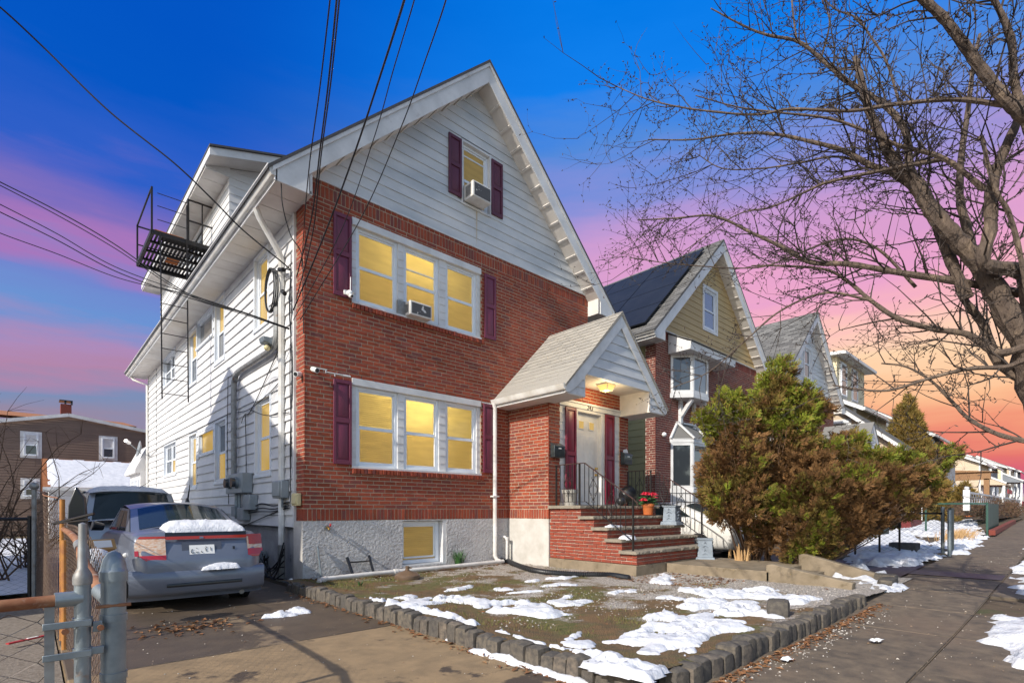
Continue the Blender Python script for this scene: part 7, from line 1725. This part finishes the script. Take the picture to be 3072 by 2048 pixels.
for x in (23, 25.2):
    part('rail', MB().bar((x, -3.6, 1.55), (x, -2.0, 2.5), .06), m_trim, T); part('rail', MB().bar((x, -2.0, 2.5), (x, -.2, 2.5), .06), m_trim, T)
    for i in range(12): y = -3.6+i*.29; zz = 1.55+min(1.6, (y+3.6))*.594; part('baluster', MB().bar((x, y, zz-.8), (x, y, zz), .035), m_trim, T)
p = onZ(2895, 1610, .4)
T = thing('straw_grass', 'tuft of straw coloured dry grass at the sidewalk edge by the gate posts', 'plant', p); mb = MB()
for i in range(260): a = random.uniform(0, 6.28); r = random.uniform(.1, .6); s = np.array((p[0]+random.gauss(0, .3), p[1]+random.gauss(0, .18)+.2, gz(p[0]))); e = s+np.array((r*.5*math.cos(a), r*.5*math.sin(a)-.1, .45-.4*r)); mb.tube([s, (s+e)/2+np.array((0, 0, .1)), e], [.008, .006, .002], 3, cap=False)
part('blades', mb, m_splint, T, norm=False, kind='stuff')

# ------------------------------------------------------------------ the bare street tree on the right
TREE = thing('street_tree', 'bare winter street tree with many thin twigs filling the upper right', 'tree', (3.55, -8.05, 0))
def c3(x, y): return (1800+x*.574, y*.574)
def c4(x, y): return (1800+x*.5408, 700+y*.5408)
def limb(pts, D0, D1, r0, r1, k=6, name='limb'):
    n = len(pts); P = [atD(x, y, D0+(D1-D0)*i/(n-1)) for i, (x, y) in enumerate(pts)]; Q = smooth(P, k); m = len(Q)
    r0 *= .8
    R = [r0+(r1-r0)*(i/(m-1))**.8 for i in range(m)]
    R = [q*(1+.07*math.sin(i*1.9)+random.gauss(0, .03)) for i, q in enumerate(R)]
    part(name, MB().tube(Q, R, 9 if r0 > .03 else 6), m_bark, TREE, smooth=True)
    return Q, R
LIMBS = []
trunk_pts = [(3330, 1900), (3300, 1750), (3240, 1500), (3170, 1300), (3110, 1150), (3090, 1000)]
LIMBS.append(limb(trunk_pts, 4.75, 4.55, .21, .13, name='trunk'))
part('trunk_foot', MB().tube([atD(3345, 2030, 4.8), atD(3330, 1895, 4.75)], [.27, .21], 12), m_bark, TREE, smooth=True)
for pts, D0, D1, r0, r1 in (
    ([(3100, 1080), c3(2090, 1568), c3(1990, 1390), c3(1880, 1270), c3(1770, 1150), c3(1700, 1050), c3(1620, 930), c3(1550, 870), c3(1470, 720), c3(1400, 560), c3(1360, 400), c3(1332, 300)], 4.55, 4.75, .125, .022),
    ([(3095, 1000), c3(2216, 1440), c3(2010, 1380), c3(2040, 1200), c3(2050, 980), c3(2100, 820), c3(2180, 640), c3(2230, 500)], 4.5, 4.2, .085, .028),
    ([(3140, 380), c3(2216, 610), c3(2130, 530), c3(2000, 370), c3(1900, 230), c3(1790, 90), c3(1660, -30)], 4.1, 4.0, .065, .028),
    ([(3090, 400), c3(2200, 560), c3(2160, 380), c3(2150, 200), c3(2060, 0), c3(2000, -90)], 4.1, 4.0, .045, .016),
    ([c3(1960, 1380), c3(1920, 1200), c3(1880, 1030), c3(1890, 800), c3(1920, 600), c3(1950, 350), c3(1985, 180)], 4.7, 5.0, .055, .014),
    ([c3(1920, 1560), c3(1800, 1280), c3(1700, 1000), c3(1620, 880), c3(1600, 700), c3(1500, 560), c3(1300, 430), c3(1180, 330), c3(1040, 220), c3(880, 185), c3(760, 140), c3(580, 45)], 4.7, 5.3, .06, .006),
    ([(3060, 880), c3(1930, 1480), c3(1600, 1430), c3(1300, 1380), c3(1100, 1370), c3(950, 1290), c3(800, 1220), c3(600, 1130), c3(400, 1140), c3(200, 1150)], 4.6, 5.6, .048, .006),
    ([c3(1640, 930), c3(1430, 870), c3(1280, 790), c3(1100, 740), c3(900, 700), c3(700, 700), c3(480, 730), c3(250, 730)], 4.7, 5.4, .038, .005),
    ([c3(2010, 990), c3(1800, 830), c3(1560, 760), c3(1400, 690), c3(1200, 620), c3(950, 590), c3(720, 560), c3(500, 500)], 4.4, 5.0, .032, .005),
    ([c3(2120, 550), c3(1850, 520), c3(1550, 545), c3(1300, 580), c3(1000, 570), c3(800, 600), c3(480, 570), c3(250, 520), c3(60, 440)], 4.1, 5.0, .028, .004),
    ([c3(1800, 830), c3(1480, 890), c3(1200, 950), c3(1080, 1000), c3(900, 1080), c3(700, 1130), c3(430, 1320)], 4.5, 5.4, .028, .004),
    ([(3075, 1080), c4(2250, 740), c4(2050, 750), c4(1840, 800), c4(1600, 870), c4(1400, 860), c4(1290, 840)], 4.4, 5.0, .032, .006),
    ([(3080, 1040), c4(2200, 660), c4(2040, 560), c4(1850, 530), c4(1650, 470), c4(1500, 370), c4(1380, 270), c4(1250, 200), c4(1000, 180), c4(840, 180)], 4.5, 5.4, .046, .008),
    ([c4(1500, 370), c4(1250, 330), c4(1000, 430), c4(800, 600), c4(600, 770), c4(390, 860)], 5.0, 5.6, .018, .004),
    ([(3110, 1330), c4(2352, 1150), c4(2200, 1110), c4(2050, 1030), c4(1950, 930), c4(1840, 820), c4(1700, 740), c4(1560, 720)], 4.5, 5.2, .034, .007),
    ([(3100, 1150), c4(2330, 800), c4(2200, 700), c4(2120, 500), c4(2000, 330), c4(1950, 100), c4(1860, 0)], 4.6, 5.0, .07, .02),
    ([(3090, 900), c3(2150, 1150), c3(2060, 980), c3(2000, 740), c3(1980, 720)], 4.3, 4.2, .03, .012),
    ([c3(1700, 1050), c3(1500, 900), c3(1250, 820), c3(1050, 850), c3(850, 880), c3(640, 880), c3(500, 800)], 4.8, 5.3, .022, .004),
    ([c3(1150, 330), c3(1200, 120), c3(1160, 0), c3(1150, -60)], 5.2, 5.4, .012, .005),
    ([c3(1030, 225), c3(1010, 80), c3(1000, -30)], 5.2, 5.3, .012, .008),
    ([c3(1570, 560), c3(1500, 330), c3(1420, 200), c3(1340, 95), c3(1240, 55), c3(1170, 0)], 4.9, 5.2, .016, .006),
    ([c3(1650, 1500), c3(1450, 1300), c3(1250, 1250), c3(1000, 1340), c3(800, 1400), c3(400, 1380), c3(150, 1345)], 4.9, 5.6, .02, .004)):
    LIMBS.append(limb(pts, D0, D1, r0, r1))
TW = MB(); BUD = MB(); rt = random.Random(5)
def twig(p, d, L, r, lev):
    n = 4 if lev < 2 else 3; pts = [p]; q = p.copy(); dd = d.copy()
    for i in range(n):
        dd = dd+np.array([rt.gauss(0, .16), rt.gauss(0, .16), rt.gauss(.03, .14)]); dd /= np.linalg.norm(dd); q = q+dd*L/n; pts.append(q.copy())
    TW.tube(pts, [r*(1-.75*i/n) for i in range(n+1)], 4 if lev == 0 else 3, cap=False)
    for i, a in enumerate(pts[1:]):
        if rt.random() < .65:
            b = np.array([rt.gauss(0, 1), rt.gauss(0, 1), rt.gauss(.2, .8)]); b /= np.linalg.norm(b); s = rt.uniform(.014, .034)
            BUD.tube([a, a+b*s*.5, a+b*s], [.003, .0055, .001], 3, cap=False)
    if lev < 2:
        k = {0: rt.randint(3, 5), 1: rt.randint(1, 3)}[lev]
        for _ in range(k):
            i = rt.randint(1, n); side = np.array([rt.gauss(0, 1) for _ in range(3)]); t = pts[i]-pts[i-1]; t /= np.linalg.norm(t); side -= t*(side@t); side /= np.linalg.norm(side)+1e-9
            nd = t*.65+side*.75+np.array((0, 0, .12)); nd /= np.linalg.norm(nd)
            twig(pts[i], nd, L*rt.uniform(.35, .65), r*.6, lev+1)
for li, (Q, R) in enumerate(LIMBS[1:]):
    Q = np.array(Q); seg = np.linalg.norm(np.diff(Q, axis=0), axis=1); total = seg.sum()
    n = int(total*9.5)
    for _ in range(n):
        i = min(len(Q)-2, int(len(Q)*rt.uniform(.12, 1.0))); t = Q[i+1]-Q[i]; t /= np.linalg.norm(t)+1e-9
        if R[i] > .07 and rt.random() < .7: continue
        side = np.array([rt.gauss(0, 1), rt.gauss(0, 1), rt.gauss(.15, 1)]); side -= t*(side@t); side /= np.linalg.norm(side)+1e-9
        d = t*.7+side*.8; d /= np.linalg.norm(d)
        twig(Q[i], d, rt.uniform(.22, .85), min(.009, max(.005, R[i]*.45)), 0 if rt.random() < .75 else 1)
part('twigs', TW, m_twig, TREE, norm=False, kind='stuff'); part('buds', BUD, m_twig, TREE, norm=False, kind='stuff')

# bare shrub at the far left
def bare_shrub(label, base, n, h, seed):
    T = thing('bare_shrub', label, 'bush', base); rr = random.Random(seed); mb = MB(); main = MB()
    for i in range(n):
        p = np.array(base)+np.array((rr.gauss(0, .12), rr.gauss(0, .12), 0)); d = np.array((rr.gauss(0, .35), rr.gauss(0, .35), 1.)); q = p.copy(); pts = [q.copy()]
        for k in range(7): d = d+np.array((rr.gauss(0, .22), rr.gauss(0, .22), rr.gauss(0, .1))); d /= np.linalg.norm(d); q = q+d*h/7*rr.uniform(.7, 1.1); pts.append(q.copy())
        main.tube(pts, [.012*(1-.9*k/7)+.002 for k in range(8)], 5, cap=False)
        for k in range(2, 8):
            for _ in range(3):
                e = d*0+np.array((rr.gauss(0, 1), rr.gauss(0, 1), rr.gauss(.3, .7))); e /= np.linalg.norm(e); a = pts[k]; L = rr.uniform(.15, .5); mb.tube([a, a+e*L*.5+np.array((0, 0, .02)), a+e*L], [.004, .003, .0015], 3, cap=False)
    part('stems', main, m_stem, T, norm=False, smooth=True); part('twigs', mb, m_stem, T, norm=False, kind='stuff')
p = atD(20, 1560, 8.0); bare_shrub('leafless brown shrub standing in the snow at the far left edge', (p[0]-.15, p[1], .05), 16, 3.0, 12)
p = atD(90, 1600, 10.0); bare_shrub('low tangle of brown stems behind the black cross fence', (p[0], p[1], .05), 22, 1.3, 13)
p = onY(2960, 1440, 2.5); bare_shrub('bare thin garden tree before the far beige house', (40, -2.6, .7), 14, 4.2, 14)
